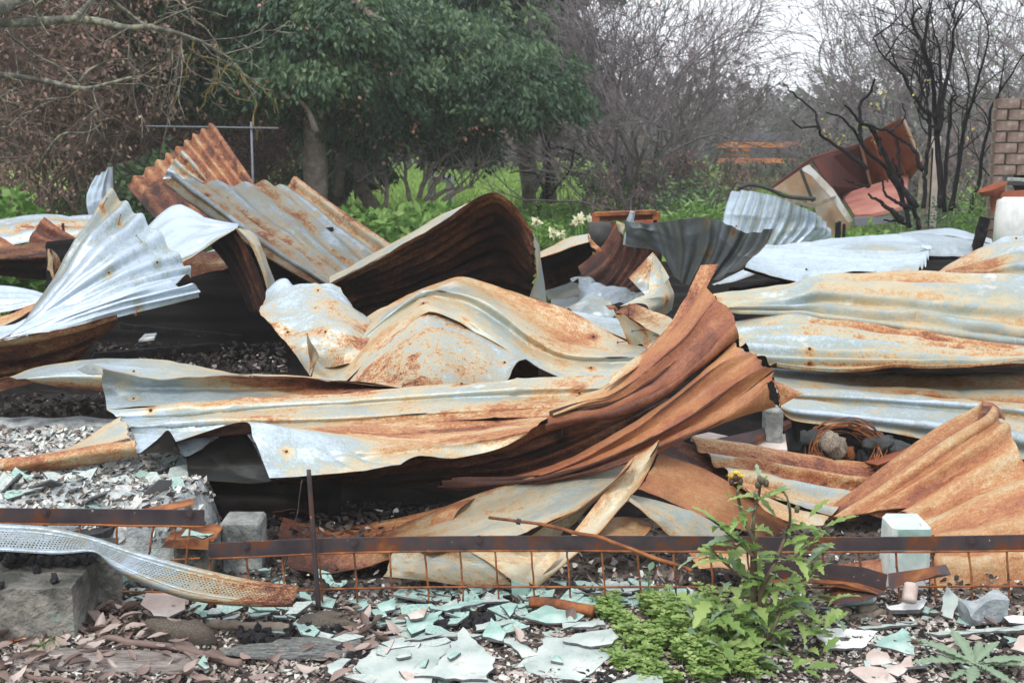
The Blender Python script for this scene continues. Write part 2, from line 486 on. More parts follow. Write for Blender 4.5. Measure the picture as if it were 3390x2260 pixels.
M['yellowleaf'] = leaf_material('yellow_leaf', (.3, .25, .04), (.5, .42, .08), (.6, .5, .12), .6, .3)
M['farwood'] = leaf_material('far_foliage', (.07, .075, .08), (.12, .125, .125), (.19, .18, .17), .8, .2)

# ------------------------------------------------------------------ ground
def height_sheet(name, x0, x1, y0, y1, nx, ny, fz, material, kind='structure', **kw):
    X, Y = np.meshgrid(np.linspace(x0, x1, nx), np.linspace(y0, y1, ny))
    Z = fz(X, Y)
    V = np.stack([X, Y, Z], -1).reshape(-1, 3)
    ij = np.arange(ny - 1)[:, None] * nx + np.arange(nx - 1)[None]
    F = np.stack([ij, ij + 1, ij + nx + 1, ij + nx], -1).reshape(-1, 4)
    return solid(name, V, F, material, kind=kind, **kw)

def soil_z(x, y):
    return .010 * waves(x, y, 1, 8, .5, 2) + .006 * waves(x, y, 2, 10, 3, 8) + .002 * waves(x, y, 5, 12, 10, 25)
height_sheet('ground', -160, 160, -20, 170, 60, 100, lambda x, y: np.full_like(x, -.10), M['lawn'])
height_sheet('soil_ground', -5, 5, 1.5, 4.4, 420, 200, soil_z, M['soil'])
height_sheet('burnt_ground', -9, 9, 4.0, 9.6, 260, 150, lambda x, y: -.05 + .09 * np.clip((y - 4.7) / .8, 0, 1) + (.015 + .035 * np.clip((y - 4.7) / .8, 0, 1)) * waves(x, y, 3, 9, .3, 1.2) + .015 * waves(x, y, 4, 12, 2, 6) - .12 * np.clip((y - 9) / .6, 0, 1) - .0 * x, M['burnt'])

# ------------------------------------------------------------------ crumpled roofing iron
def grid_lookup(g, nv, nu):
    g = np.asarray(g, float)
    if g.ndim == 0: return np.full((nv, nu), float(g))
    if g.ndim == 1: g = g[None]
    r, c = g.shape
    a = np.stack([np.interp(np.linspace(0, 1, nu), np.linspace(0, 1, c), row) for row in g])
    if r == 1: return np.repeat(a, nv, 0)
    return np.stack([np.interp(np.linspace(0, 1, nv), np.linspace(0, 1, r), a[:, k]) for k in range(nu)], 1)

SEED = [0]
def patch(tile, rails, nc=0, amp=.011, t=.4, soot_shade=0., vary=.32, tb=.9, sb=.4, rag=(.012, .012), dents=.006, fade=(1, 1), flip=False, phase=0., nu=None, crease=6, kink=.011):
    """one run of roofing iron: rails are measured lines along the sheet, [depth or (depths...), (x, y), ...]; nc corrugations across"""
    SEED[0] += 1; sd = SEED[0]
    R = []
    nu = nu or 90
    for rl in rails:
        d, pts = rl[0], rl[1:]
        k = np.linspace(0, 1, len(pts))
        dd = np.full(len(pts), d) if np.isscalar(d) else np.interp(k, np.linspace(0, 1, len(d)), d)
        R.append(resample([at(tile, x, y, q) for (x, y), q in zip(pts, dd)], nu))
    nv = int(max(len(rails) * 7, nc * 10, 14))
    S = across(np.array(R), nv)
    # torn ends
    vv = np.linspace(0, 1, nv)
    e0 = rag[0] * (.5 + .5 * np.clip(waves(vv * 3, vv * 0 + sd, sd, 6, .5, 6), -1, 1))
    e1 = rag[1] * (.5 + .5 * np.clip(waves(vv * 3 + 9, vv * 0 + sd, sd + 50, 6, .5, 6), -1, 1))
    q = (e0[:, None] + (1 - e0 - e1)[:, None] * np.linspace(0, 1, nu)[None]) * (nu - 1)
    k = np.clip(q.astype(int), 0, nu - 2); f = (q - k)[..., None]
    row = np.arange(nv)[:, None]
    S = S[row, k] * (1 - f) + S[row, k + 1] * f
    def normal(S):
        n = np.cross(np.gradient(S, axis=1), np.gradient(S, axis=0))
        return n / (np.linalg.norm(n, axis=2)[..., None] + 1e-9)
    n = normal(S)
    view = np.array([0, 0, CAM_H]) - S
    view /= np.linalg.norm(view, axis=2)[..., None]
    sgn = 1 if ((n * view).sum(2)).mean() > 0 else -1
    if flip: sgn = -sgn
    n = n * sgn
    U = np.concatenate([[0], np.cumsum(np.linalg.norm(np.diff(S, axis=1), axis=2).mean(0))])
    Vv = np.concatenate([[0], np.cumsum(np.linalg.norm(np.diff(S, axis=0), axis=2).mean(1))])
    UU, VV = np.meshgrid(U, Vv)
    hollow = np.zeros((nv, nu))
    if nc:
        ph = 2 * math.pi * (nc * vv[:, None] + .12 * waves(UU * .7, VV * 2, sd + 3, 5) + phase)
        width = np.linalg.norm(np.diff(S, axis=0), axis=2).sum(0)
        a = np.minimum(amp, width / nc * .2) * np.linspace(fade[0], fade[1], nu)
        a = a[None] * (1 + .25 * waves(UU, VV * 3, sd + 7, 5))
        wv = np.sin(ph)
        S = S + n * (a * wv)[..., None]
        hollow = -wv
    S = S + n * (dents * waves(UU * 1.5, VV * 2.5, sd + 11, 10, .5, 3.5) + dents * .28 * waves(UU * 5, VV * 6, sd + 12, 10, .6, 3))[..., None]
    if crease:          # kinks: sharp folds running across the sheet
        cr = np.random.default_rng(sd + 77); size = max(U[-1], Vv[-1])
        for _ in range(crease):
            a = cr.uniform(0, math.pi); cu, cv = cr.uniform(0, U[-1]), cr.uniform(0, Vv[-1])
            dist = np.abs((UU - cu) * math.cos(a) + (VV - cv) * math.sin(a) + .012 * waves(UU * 3, VV * 3, sd + _, 5))
            along = np.abs(-(UU - cu) * math.sin(a) + (VV - cv) * math.cos(a))
            w = cr.uniform(.018, .05)
            S = S + n * (cr.choice([-1, 1]) * cr.uniform(.35, 1) * kink * np.exp(-dist / w) * np.exp(-(along / (size * cr.uniform(.12, .3))) ** 2))[..., None]
    n = normal(S) * sgn
    th = .0022
    A = S.reshape(-1, 3); B = (S - n * th).reshape(-1, 3)
    ij = np.arange(nv - 1)[:, None] * nu + np.arange(nu - 1)[None]
    F = np.stack([ij, ij + 1, ij + nu + 1, ij + nu], -1).reshape(-1, 4)
    if sgn < 0: F = F[:, ::-1]
    # orientation of F must agree with n
    c = F[len(F) // 2]
    if np.dot(np.cross(A[c[1]] - A[c[0]], A[c[2]] - A[c[0]]), n.reshape(-1, 3)[c[0]]) < 0: F = F[:, ::-1]
    loop = np.concatenate([np.arange(nu), np.arange(1, nv) * nu + nu - 1, (nv - 1) * nu + np.arange(nu - 2, -1, -1), np.arange(nv - 2, 0, -1) * nu])
    m = len(A); L = len(loop)
    rimV = np.concatenate([A[loop], B[loop]])
    j = np.arange(L); j2 = (j + 1) % L
    RF = np.stack([2 * m + j, 2 * m + j2, 2 * m + L + j2, 2 * m + L + j], -1)
    V = np.concatenate([A, B, rimV])
    Tf = grid_lookup(t, nv, nu).ravel(); Sf = grid_lookup(soot_shade, nv, nu).ravel()
    Tb = grid_lookup(tb, nv, nu).ravel(); Sb = grid_lookup(sb, nv, nu).ravel()
    flow = np.stack([UU, VV, np.full_like(UU, sd * 3.7)], -1).reshape(-1, 3)
    ed = np.minimum(np.minimum(UU, U[-1] - UU), np.minimum(VV, Vv[-1] - VV)).ravel()
    ew = np.exp(-ed / .012) * np.clip(.6 + .8 * waves(UU * 3, VV * 3, sd + 21, 6).ravel(), 0, 1.2)
    Tf = Tf + .13 * ew * (Tf < .7); Tb = Tb + .0 * ew
    cat_ = lambda a, b: np.concatenate([a, b, a[loop], b[loop]])
    return dict(V=V, F=[F, F[:, ::-1] + m, RF], flow=cat_(flow, flow + [11, 7, 0]), rust=cat_(Tf, Tb), soot_shade=cat_(Sf, Sb),
                vary=np.full(len(V), vary), hollow=cat_(hollow.ravel(), -hollow.ravel()), front=A, n=n.reshape(-1, 3))

SCREW = raw_mesh('screw', *merge([tube([(0, 0, -.004), (0, 0, .003)], [.011, .009], 9), tube([(0, 0, .003), (0, 0, .009)], [.0055, .005], 6)]), M['black'], smooth=False)
NAIL = raw_mesh('nail', *merge([tube([(0, 0, -.01), (.004, 0, .03), (.01, 0, .055)], [.0022, .002, .002], 5), tube([(.01, 0, .055), (.0105, 0, .058)], [.006, .006], 7)]), M['wire'], smooth=False)

def fasten(parent, patches, spots, mesh=None, name='screw'):
    for (tile, x, y) in spots:
        px = np.array(survey(tile, x, y)); best = None
        for p in patches:
            dd = np.linalg.norm(project(p['front']) - px, axis=1)
            facing = ((np.array([0, 0, CAM_H]) - p['front']) * p['n']).sum(1) > 0
            dd = np.where(facing, dd, 1e9)
            k = dd.argmin()
            if best is None or dd[k] < best[0]: best = (dd[k], p['front'][k], p['n'][k])
        if best[0] > 12: continue
        rot = Vector(best[2]).to_track_quat('Z', 'Y').to_euler()
        if name == 'nail': rot.rotate_axis('Y', random.uniform(-.9, .9)); rot.rotate_axis('X', random.uniform(-.9, .9))
        place(name, mesh or SCREW, best[1], rot, random.uniform(.5, .68) if name == 'screw' else random.uniform(.7, 1.1), parent=parent)

def sheet(label, patches, screws=(), nails=(), cat='roofing sheet', group='crumpled roofing sheets', name='roofing_sheet'):
    V, F = merge([(p['V'], p['F']) for p in patches])
    at_ = {k: np.concatenate([p[k] for p in patches]) for k in ('flow', 'rust', 'soot_shade', 'vary', 'hollow')}
    for (tl, x, y) in list(screws) + list(nails):      # rust bleeds out round every fixing
        px = np.array(survey(tl, x, y)); dd = np.linalg.norm(project(V) - px, axis=1); k = dd.argmin()
        r_ = np.linalg.norm((V - V[k]) * [1, 1, .6], axis=1)
        at_['rust'] = at_['rust'] + .34 * np.exp(-(r_ / .022) ** 2)
    o = solid(name, V, F, IRON, label=label, cat=cat, group=group, attrs=at_)
    fasten(o, patches, screws)
    fasten(o, patches, nails, NAIL, 'nail')
    return o

# ---- far left
sheet('tall white ribbed sheet standing upright behind the fanned sheet', [
    patch('d', [[9, (620, 500), (592, 330), (612, 240), (655, 170)], [8.97, (655, 500), (635, 320), (690, 145)], [8.95, (710, 520), (700, 300), (735, 118)], [9, (775, 520), (776, 280), (775, 98)]],
          nc=3.5, amp=.009, t=.02, vary=.14, tb=.5, sb=0)])
sheet('pale sheet streaked with orange lying low at the far left edge', [
    patch('d', [[8.7, (-80, 480), (150, 442), (320, 430), (690, 440)], [8.4, (-80, 560), (200, 500), (640, 505)], [8.2, (-80, 660), (120, 635), (350, 610), (600, 590)]],
          nc=3, t=[[.1, .15, .3], [.2, .45, .4], [.1, .2, .3]], vary=.45)])
sheet('small dark brown sheet with a pointed top before the pale far left sheet', [
    patch('d', [[8.1, (300, 442), (400, 520), (560, 625)], [8.05, (238, 530), (350, 590), (540, 645)], [8, (172, 640), (300, 650), (520, 665)]], nc=2, t=.82, vary=.2, rag=(.03, 0)),
    patch('d', [[8.2, (418, 490), (417, 580)], [8.2, (440, 490), (440, 590)]], t=.9, vary=.1, soot_shade=.3, dents=0)])
sheet('rust red scrap of sheet at the left edge under the pale sheet', [
    patch('d', [[8.0, (-60, 555), (30, 590), (110, 640)], [7.9, (-60, 640), (20, 645), (105, 650)]], t=.78, vary=.2)])
sheet('blackened ribbed sheet at the left edge under the pointed brown sheet', [
    patch('d', [[7.7, (-90, 660), (200, 632), (460, 610), (600, 600)], [7.4, (-90, 720), (330, 700), (580, 660)], [7.5, (-90, 775), (330, 760), (560, 720)], [7.6, (-90, 835), (200, 865), (430, 900)]],
          nc=3, t=[[.7, .8], [.85, .9]], soot_shade=[[.35, .5], [.75, .85]], vary=.35)])
sheet('torn orange strip pointing upright beside the blackened sheet at left', [
    patch('d', [[7.25, (318, 665), (320, 760), (318, 830), (345, 895)], [7.2, (345, 668), (365, 740), (372, 890)], [7.3, (352, 672), (415, 745), (425, 880)]], t=[[.5, .6], [.5, .7], [.3, .7]], vary=.35, dents=.012)])
sheet('bluish white ribbed sheet at the left edge behind the fanned sheet', [
    patch('d', [[6.9, (-90, 905), (120, 930), (300, 975)], [6.7, (-90, 1010), (120, 1010), (290, 1010)], [6.6, (-90, 1115), (100, 1085), (240, 1045)]], nc=4, amp=.008, t=.06, vary=.2, tb=.6, sb=0),
    patch('d', [[6.55, (-90, 1150), (100, 1090), (260, 1030)], [6.45, (-90, 1210), (60, 1165), (230, 1085)]], t=.55, vary=.2)])
sheet('white sheet under the bluish ribbed sheet at the left edge', [
    patch('d', [[6.3, (-90, 1215), (80, 1180), (220, 1120)], [6.0, (-90, 1300), (60, 1290), (180, 1260)]], nc=2, t=.08, vary=.3)])

# ---- the fan
fan = [patch('d', [[(5.35, 5.6, 5.95), (50, 1279), (240, 1058), (530, 592), (762, 253)],
                   [(5.35, 5.55, 5.9), (45, 1281), (290, 1050), (620, 610), (880, 360)],
                   [(5.35, 5.5, 5.85), (40, 1282), (330, 1060), (760, 720), (1060, 515)],
                   [(5.35, 5.5, 5.8), (30, 1283), (380, 1080), (860, 830), (1215, 700)],
                   [(5.3, 5.45, 5.75), (20, 1284), (420, 1110), (900, 910), (1316, 836)],
                   [(5.3, 5.4, 5.6), (10, 1285), (420, 1140), (860, 980), (1168, 906)],
                   [(5.25, 5.4, 5.6), (0, 1286), (420, 1170), (880, 1030), (1352, 925)],
                   [(5.25, 5.35, 5.6), (-90, 1297), (400, 1225), (800, 1132), (1370, 990)]],
             nc=10, amp=.017, fade=(.15, 1), t=[[.28, .3, .38], [.1, .08, .06], [.06, .06, .04], [.1, .05, .05], [.15, .1, .08]], soot_shade=[[.5, .38, .08], [.05, .06, 0], [0, 0, 0], [0, 0, 0]], vary=.24, rag=(0, .012), tb=.75, sb=.2, dents=.008)]
fan.append(patch('d', [[5.3, (-90, 1299), (400, 1226), (802, 1133)], [(5.4, 5.4, 5.35), (-90, 1400), (350, 1330), (650, 1225), (800, 1140)],
                       [(5.55, 5.5, 5.4), (-90, 1490), (300, 1420), (560, 1320), (790, 1150)], [(5.6, 5.6, 5.45), (-90, 1580), (80, 1545), (500, 1440), (690, 1262), (780, 1158)]],
                 nc=3, t=[[.6, .66, .66], [.72, .7, .72], [.8, .8, .75], [.6, .6, .6]], soot_shade=[[.1, .1], [.4, .35], [.35, .3], [.15, .2]], vary=.3, rag=(0, 0)))
sheet('large bluish white sheet spread like a fan with a torn notch', fan,
      screws=[('d', 1078, 755), ('d', 750, 828)], nails=[('d', 700, 395), ('d', 815, 505), ('d', 975, 620), ('d', 950, 1060)])
# ---- the arch behind the fan
sheet('white ribbed sheet arched over with its dark folded end hanging down', [
    patch('d', [[6.9, (1000, 520), (1120, 415), (1190, 378), (1290, 392), (1430, 458), (1625, 497)], [6.7, (1040, 600), (1200, 500), (1420, 500), (1632, 512)],
                [6.5, (1120, 690), (1300, 600), (1460, 555), (1625, 522)], [6.35, (1200, 720), (1340, 660), (1460, 590), (1612, 532)], [6.3, (1230, 765), (1350, 692), (1475, 615), (1612, 534)]],
          nc=6, amp=.006, t=[[.08, .05, .05], [.04, .04, .05], [.05, .05, .06], [.08, .1, .1], [.55, .5, .5]], vary=.2),
    patch('d', [[6.28, (1610, 528), (1700, 625), (1780, 800), (1830, 960)], [6.3, (1640, 526), (1750, 640), (1810, 790), (1845, 960)], [6.5, (1700, 545), (1775, 600), (1830, 770), (1885, 915)]],
          t=[[.5, .5], [.45, .5], [.3, .25]], vary=.22, phase=.2),
    patch('d', [[6.6, (1450, 640), (1560, 800), (1640, 960), (1700, 1095)], [6.45, (1540, 575), (1640, 760), (1720, 950), (1765, 1110)], [6.3, (1612, 532), (1700, 680), (1790, 930), (1845, 1108)]],
          nc=4, amp=.006, t=.9, soot_shade=.35, vary=.25, rag=(0, .05)),
], screws=[])
sheet('brown ledge of flattened sheet beneath the white arch', [
    patch('d', [[7.0, (1180, 720), (1300, 690), (1420, 690), (1600, 700)], [6.9, (1200, 790), (1340, 760), (1540, 755)], [6.85, (1240, 875), (1400, 830), (1560, 790)]], t=[[.7, .75], [.6, .7], [.7, .75]], vary=.25)])
sheet('white scrap of sheet showing through under the arch', [
    patch('d', [[7.2, (1400, 690), (1520, 660)], [7.1, (1380, 745), (1520, 765)]], t=.05, vary=.1)])

# ---- rusty peak at the top left
sheet('rust brown corrugated sheet rising to a peak before the trees', [
    patch('a', [[(9.3, 8.3), (1450, 832), (1560, 990), (1740, 1250)], [(9.25, 8.2), (1350, 905), (1480, 1090), (1640, 1310)], [(9.2, 8.1), (1250, 968), (1400, 1170), (1560, 1380)],
                [(9.15, 8.0), (1130, 1062), (1280, 1260), (1450, 1470)], [(9.1, 7.9), (1000, 1150), (1150, 1340), (1330, 1540)], [(9.1, 7.9), (855, 1250), (980, 1400), (1180, 1600)]],
          nc=9, amp=.013, t=[[.75, .78], [.72, .76], [.75, .79], [.70, .76], [.77, .84], [.82, .88]], soot_shade=[[.1, .1], [.02, .05], [.02, .1], [.05, .3], [.1, .55]], vary=.26)])
sheet('small white and orange offcut caught on the rusty peak', [
    patch('a', [[8.3, (1243, 1022), (1330, 1110), (1408, 1222)], [8.28, (1180, 1105), (1265, 1180), (1375, 1250)], [8.25, (1106, 1222), (1180, 1215), (1260, 1270)]], nc=3, t=[[.45, .4, .5], [.1, .5, .2], [.0, .1, .1]], vary=.5)])
diag = [patch('d', [[(7.9, 6.7), (2010, 160), (2331, 398), (2690, 645), (2900, 790)], [(7.85, 6.65), (1905, 222), (2250, 490), (2600, 760), (2800, 890)],
                    [(7.8, 6.6), (1760, 193), (2100, 470), (2450, 780), (2650, 930)], [(7.75, 6.6), (1560, 212), (1900, 480), (2300, 800), (2520, 980)],
                    [(7.7, 6.55), (1330, 188), (1700, 470), (2100, 740), (2400, 985)], [(7.7, 6.55), (1190, 148), (1500, 405), (1900, 690), (2330, 960)], [(7.75, 6.6), (1108, 212), (1480, 490), (1800, 720), (2260, 980)]],
              nc=7.5, amp=.014, t=[[.74, .7, .5], [.28, .26, .26], [.5, .32, .46], [.24, .46, .36], [.28, .64, .36], [.3, .26, .5], [.5, .62, .75]],
              soot_shade=[[.12, .16, .34], [.3, .34, .42], [.42, .44, .5], [.46, .42, .5], [.48, .4, .52], [.54, .52, .6], [.64, .7, .8]], vary=.40, rag=(.03, 0))]
sheet('long grey and rust mottled corrugated sheet sloping down behind the dark arch', diag, screws=[('d', 1420, 300), ('d', 2010, 242)])

# ---- dark dome
dome = [patch('e', [[(6.2, 5.75, 5.7, 5.8), (-80, 900), (320, 700), (640, 520), (900, 345), (1030, 283), (1130, 320), (1220, 430), (1307, 548)],
                    [(6.3, 5.95, 5.9, 5.85), (-80, 945), (330, 780), (680, 600), (930, 430), (1060, 380), (1170, 450), (1260, 560), (1315, 690)],
                    [(6.4, 6.15, 6.1, 5.95), (-80, 1000), (330, 880), (680, 720), (970, 560), (1100, 530), (1220, 640), (1320, 800)],
                    [(6.5, 6.3, 6.3, 6.1), (-60, 1080), (340, 980), (700, 860), (1000, 740), (1150, 740), (1312, 880)],
                    [(6.6, 6.45, 6.4, 6.2), (0, 1180), (400, 1120), (750, 1020), (1050, 940), (1290, 995)]],
              nc=8, amp=.010, t=[[.9, .8, .82, .8], [.92, .86, .85, .86], [.86, .9, .9, .9], [.9, .92, .92, .92]], soot_shade=[[.25, .3, .25, .15], [.4, .4, .36, .36], [.44, .48, .52, .52], [.6, .6, .65, .66]], vary=.26, rag=(0, 0)),
        patch('e', [[(6.6, 6.0), (-80, 858), (200, 705), (500, 540), (700, 424), (905, 338)], [(6.2, 5.78), (-80, 897), (200, 760), (500, 598), (700, 485), (912, 340)]], t=[[.35, .4, .42]], vary=.2, rag=(0, 0), dents=.002),
        patch('e', [[5.85, (1306, 548), (1318, 700), (1320, 860), (1284, 995)], [5.95, (1330, 600), (1345, 760), (1340, 900), (1330, 1010)], [6.05, (1345, 640), (1366, 770), (1380, 900), (1398, 1035)]], t=.34, vary=.22, rag=(0, 0))]
sheet('dark brown ribbed sheet curled over into a tall dome, cream on its outer side', dome)

# ---- cream mound in the middle
mound = [patch('e', [[(5.3, 5.7, 5.6, 5.3), (-130, 1270), (-40, 1240), (90, 1180), (260, 1060), (450, 978), (680, 890), (810, 855), (950, 885), (1250, 985), (1560, 1083), (1930, 1283), (2150, 1360)],
                     [(5.25, 5.55, 5.5, 5.2), (-150, 1370), (-30, 1330), (110, 1235), (300, 1092), (520, 988), (740, 912), (880, 932), (1150, 1055), (1500, 1240), (1760, 1320), (2150, 1370)],
                     [(5.2, 5.4, 5.25, 5.1), (-180, 1460), (-30, 1420), (140, 1260), (380, 1068), (590, 948), (760, 958), (920, 995), (1080, 1080), (1300, 1250), (1560, 1375), (2150, 1395)],
                     [(5.15, 5.4, 5.25, 5.1), (-200, 1530), (-30, 1480), (160, 1290), (400, 1100), (585, 1000), (760, 1010), (900, 1060), (1070, 1170), (1300, 1330), (1580, 1430), (2150, 1440)],
                     [(5.1, 5.25, 5.1, 5.05), (-215, 1590), (-30, 1540), (200, 1320), (420, 1150), (570, 1060), (750, 1085), (900, 1150), (1100, 1270), (1345, 1430), (1600, 1490), (2150, 1480)],
                     [(5.05, 5.2, 5.05, 5.0), (-215, 1640), (-10, 1590), (240, 1350), (450, 1190), (600, 1110), (780, 1150), (950, 1240), (1150, 1360), (1345, 1470), (1600, 1560), (2150, 1560)]],
               t=[[.66, .5, .5, .58, .5, .38], [.56, .42, .48, .5, .56, .34], [.3, .38, .2, .4, .42, .34], [.48, .42, .42, .3, .42, .26], [.36, .44, .44, .34, .4, .32], [.4, .42, .44, .34, .3, .32]], vary=.21, rag=(0, 0), dents=.005, nu=140),
         patch('e', [[(5.05, 5.2, 5.0), (40, 1590), (240, 1352), (450, 1192), (600, 1112), (780, 1152), (950, 1242), (1150, 1362), (1346, 1472)],
                     [(4.98, 5.05, 4.9), (120, 1600), (320, 1400), (490, 1280), (620, 1225), (800, 1260), (960, 1330), (1130, 1430), (1240, 1432)],
                     [(4.9, 4.95, 4.85), (220, 1620), (410, 1480), (560, 1390), (680, 1350), (840, 1380), (980, 1440), (1120, 1500), (1175, 1475)],
                     [(4.85, 4.85, 4.8), (340, 1640), (500, 1560), (640, 1500), (740, 1480), (860, 1500), (980, 1530), (1080, 1560), (1130, 1550)],
                     [(4.8, 4.75, 4.75), (460, 1650), (600, 1630), (700, 1610), (800, 1600), (900, 1600), (1000, 1610), (1080, 1620), (1105, 1610)]],
               nc=0, t=[[.40, .44, .42, .14], [.47, .50, .48, .12], [.42, .50, .54, .3], [.38, .42, .5, .28]], soot_shade=[[0, 0, 0, 0], [0, .05, .05, 0], [.05, .15, .1, .05], [.2, .25, .25, .3]], vary=.42, rag=(0, 0)),
         patch('e', [[5.1, (1160, 1490), (1232, 1440), (1346, 1474)], [5.15, (1110, 1600), (1230, 1600), (1342, 1600)]], t=.92, soot_shade=.3, vary=.1, rag=(0, 0))]
sheet('cream and rust mottled sheet humped into a mound at the centre', mound,
      screws=[('e', 557, 1036), ('e', 852, 1203), ('e', 1114, 1443), ('e', 1700, 1480), ('e', 1720, 1272)])
sheet('crumpled pale blue sheet with rust blotches left of the cream mound', [
    patch('d', [[5.75, (1826, 955), (1945, 883), (2020, 908), (2240, 888), (2330, 930)], [5.6, (1790, 1060), (1930, 990), (2080, 960), (2320, 1000), (2420, 1060)], [5.5, (1776, 1110), (1950, 1080), (2110, 1020), (2320, 1060), (2520, 1130)],
                [5.35, (1900, 1245), (2050, 1200), (2200, 1130), (2380, 1170), (2540, 1230)], [5.25, (2010, 1380), (2100, 1330), (2230, 1280), (2400, 1290), (2540, 1330)], [5.2, (2108, 1540), (2140, 1480), (2230, 1470), (2400, 1450), (2540, 1440)]],
          t=[[.2, .12, .16, .24], [.42, .26, .22, .3], [.56, .28, .46, .28], [.46, .42, .38, .6], [.52, .46, .42, .54], [.54, .52, .54, .6]], vary=.45, dents=.02),
    patch('d', [[5.1, (2092, 1238), (2130, 1330), (2172, 1412)], [5.15, (2098, 1330), (2110, 1400), (2128, 1470)], [5.2, (2100, 1380), (2105, 1450), (2110, 1500)]], t=.6, vary=.2),
], screws=[('d', 2172, 945), ('d', 1968, 1245), ('d', 2222, 1235)])

# ---- behind the mound, centre right
sheet('cream topped sheet bent over a dark hollow right of the dome', [
    patch('e', [[7.2, (1340, 695), (1450, 640), (1560, 580), (1690, 553)], [7.0, (1345, 715), (1470, 670), (1590, 620), (1705, 590)], [6.95, (1350, 728), (1480, 690), (1600, 645), (1705, 615)]], t=[[.4, .5, .36], [.3, .35, .4], [.5, .6, .5]], vary=.3),
    patch('e', [[6.95, (1350, 728), (1480, 690), (1600, 645), (1705, 615)], [7.1, (1370, 850), (1500, 800), (1620, 740), (1720, 700)], [7.2, (1395, 985), (1500, 930), (1620, 850), (1720, 800)]], t=[[.9, .9], [.8, .9]], soot_shade=[[.75, .8], [.5, .8]], vary=.2)])
sheet('red brown sheet folded to a sharp point beside the grey fluted sheet', [
    patch('e', [[6.9, (1880, 486), (1800, 620), (1720, 700), (1625, 790)], [6.75, (1905, 560), (1850, 680), (1760, 800), (1650, 880)], [6.7, (1935, 640), (1900, 760), (1840, 860), (1760, 950)]], nc=2, t=[[.84, .86], [.82, .88]], soot_shade=.4, vary=.2),
    patch('e', [[6.7, (1930, 640), (1900, 760), (1840, 860), (1760, 950)], [6.65, (2050, 600), (2000, 740), (1930, 860), (1850, 960)], [6.6, (2110, 610), (2080, 760), (2010, 880), (1900, 965)], [6.55, (2190, 615), (2180, 780), (2100, 900), (1960, 965)]], nc=5, amp=.008, t=[[.84, .88], [.86, .92]], soot_shade=[[.35, .55], [.45, .65]], vary=.2),
    patch('e', [[6.6, (1690, 560), (1740, 620), (1782, 680)], [6.58, (1700, 600), (1730, 660), (1745, 690)]], t=[[.6, .75]], vary=.2)])
sheet('dark grey fluted sheet fanned out wide before the pale curved sheet', [
    patch('f', [[6.5, (-402, 470), (-390, 560), (-396, 645)], [6.45, (-250, 488), (-200, 570), (-150, 700)], [6.45, (-100, 475), (-60, 620), (-60, 850)], [6.4, (60, 453), (60, 650), (0, 900)], [6.4, (200, 450), (180, 650), (60, 915)],
                [6.35, (330, 495), (260, 690), (120, 920)], [6.35, (430, 545), (340, 710), (180, 900)], [6.3, (540, 540), (440, 710), (260, 870)], [6.25, (637, 506), (560, 645), (415, 785)]],
          nc=9, amp=.016, fade=(1, .5), t=[[.24, .28, .3]], soot_shade=[[.62, .68, .72], [.74, .76, .8], [.75, .78, .82], [.76, .8, .85], [.8, .82, .86]], vary=.15, rag=(.03, .01), tb=.2)], nails=[('f', 175, 490), ('f', 345, 555), ('f', 165, 690)])
sheet('short white rolled end of sheet standing up by the red brown point', [
    patch('e', [[6.6, (1925, 640), (1940, 540), (1950, 460), (1978, 412)], [6.52, (1950, 635), (1968, 540), (1978, 470), (1990, 408)], [6.58, (2000, 600), (2010, 530), (2005, 480), (2008, 425)]], t=.1, vary=.15),
])
sheet('cream scrap of sheet standing between the white rolled end and the red brown point', [
    patch('e', [[6.8, (1880, 470), (1900, 560), (1925, 645)], [6.75, (1940, 500), (1935, 570), (1930, 645)]], t=.4, vary=.15)])
sheet('cream curl of thin sheet standing up behind the rusty twist', [
    patch('e', [[5.9, (1963, 865), (2040, 780), (2130, 690)], [5.85, (2020, 925), (2110, 840), (2190, 770)], [5.8, (2080, 988), (2170, 940), (2240, 860)]], t=[[.46, .5, .36], [.3, .45, .3], [.3, .25, .3]], soot_shade=.05, vary=.3),
    patch('e', [[5.85, (2130, 692), (2200, 790), (2270, 930), (2284, 985), (2270, 1085)], [5.8, (2100, 880), (2180, 880), (2240, 960), (2250, 1020), (2215, 1120)], [5.75, (2080, 985), (2140, 970), (2190, 1000), (2200, 1050), (2150, 1110)], [5.7, (1900, 1060), (1980, 1040), (2060, 1040), (2090, 1060), (2100, 1112)]],
          t=[[.4, .42, .3], [.3, .28, .34], [.32, .3, .36]], vary=.25)], screws=[('e', 2222, 1020)])
sheet('torn cream flap with black hooks beside the rusty twist', [
    patch('e', [[5.35, (1868, 1112), (1900, 1150), (1940, 1250), (1982, 1352)], [5.3, (1940, 1120), (1990, 1180), (2010, 1260), (2040, 1318)], [5.25, (2010, 1165), (2080, 1215), (2110, 1280), (2070, 1335)], [5.2, (2060, 1200), (2180, 1250), (2200, 1310), (2150, 1380)]], t=[[.45, .36, .5], [.45, .4, .45]], vary=.25, rag=(0, .02)),
    patch('e', [[5.4, (1870, 1108), (1930, 1065), (2000, 1043)], [5.35, (1950, 1130), (2030, 1110), (2110, 1085)], [5.3, (2060, 1200), (2140, 1190), (2240, 1130)], [5.2, (2150, 1250), (2230, 1240), (2300, 1190)]], t=[[.7, .85, .6], [.5, .6, .5], [.45, .5, .45]], soot_shade=[[.2, .4, .1], [.0, .1, 0]], vary=.3),
    patch('e', [[5.5, (1802, 1055), (1850, 1060), (1885, 1080)], [5.45, (1825, 1085), (1850, 1100), (1872, 1115)]], t=.75, soot_shade=.3, vary=.2)], nails=[('e', 2070, 1220), ('e', 1940, 1300), ('e', 1960, 1130)])
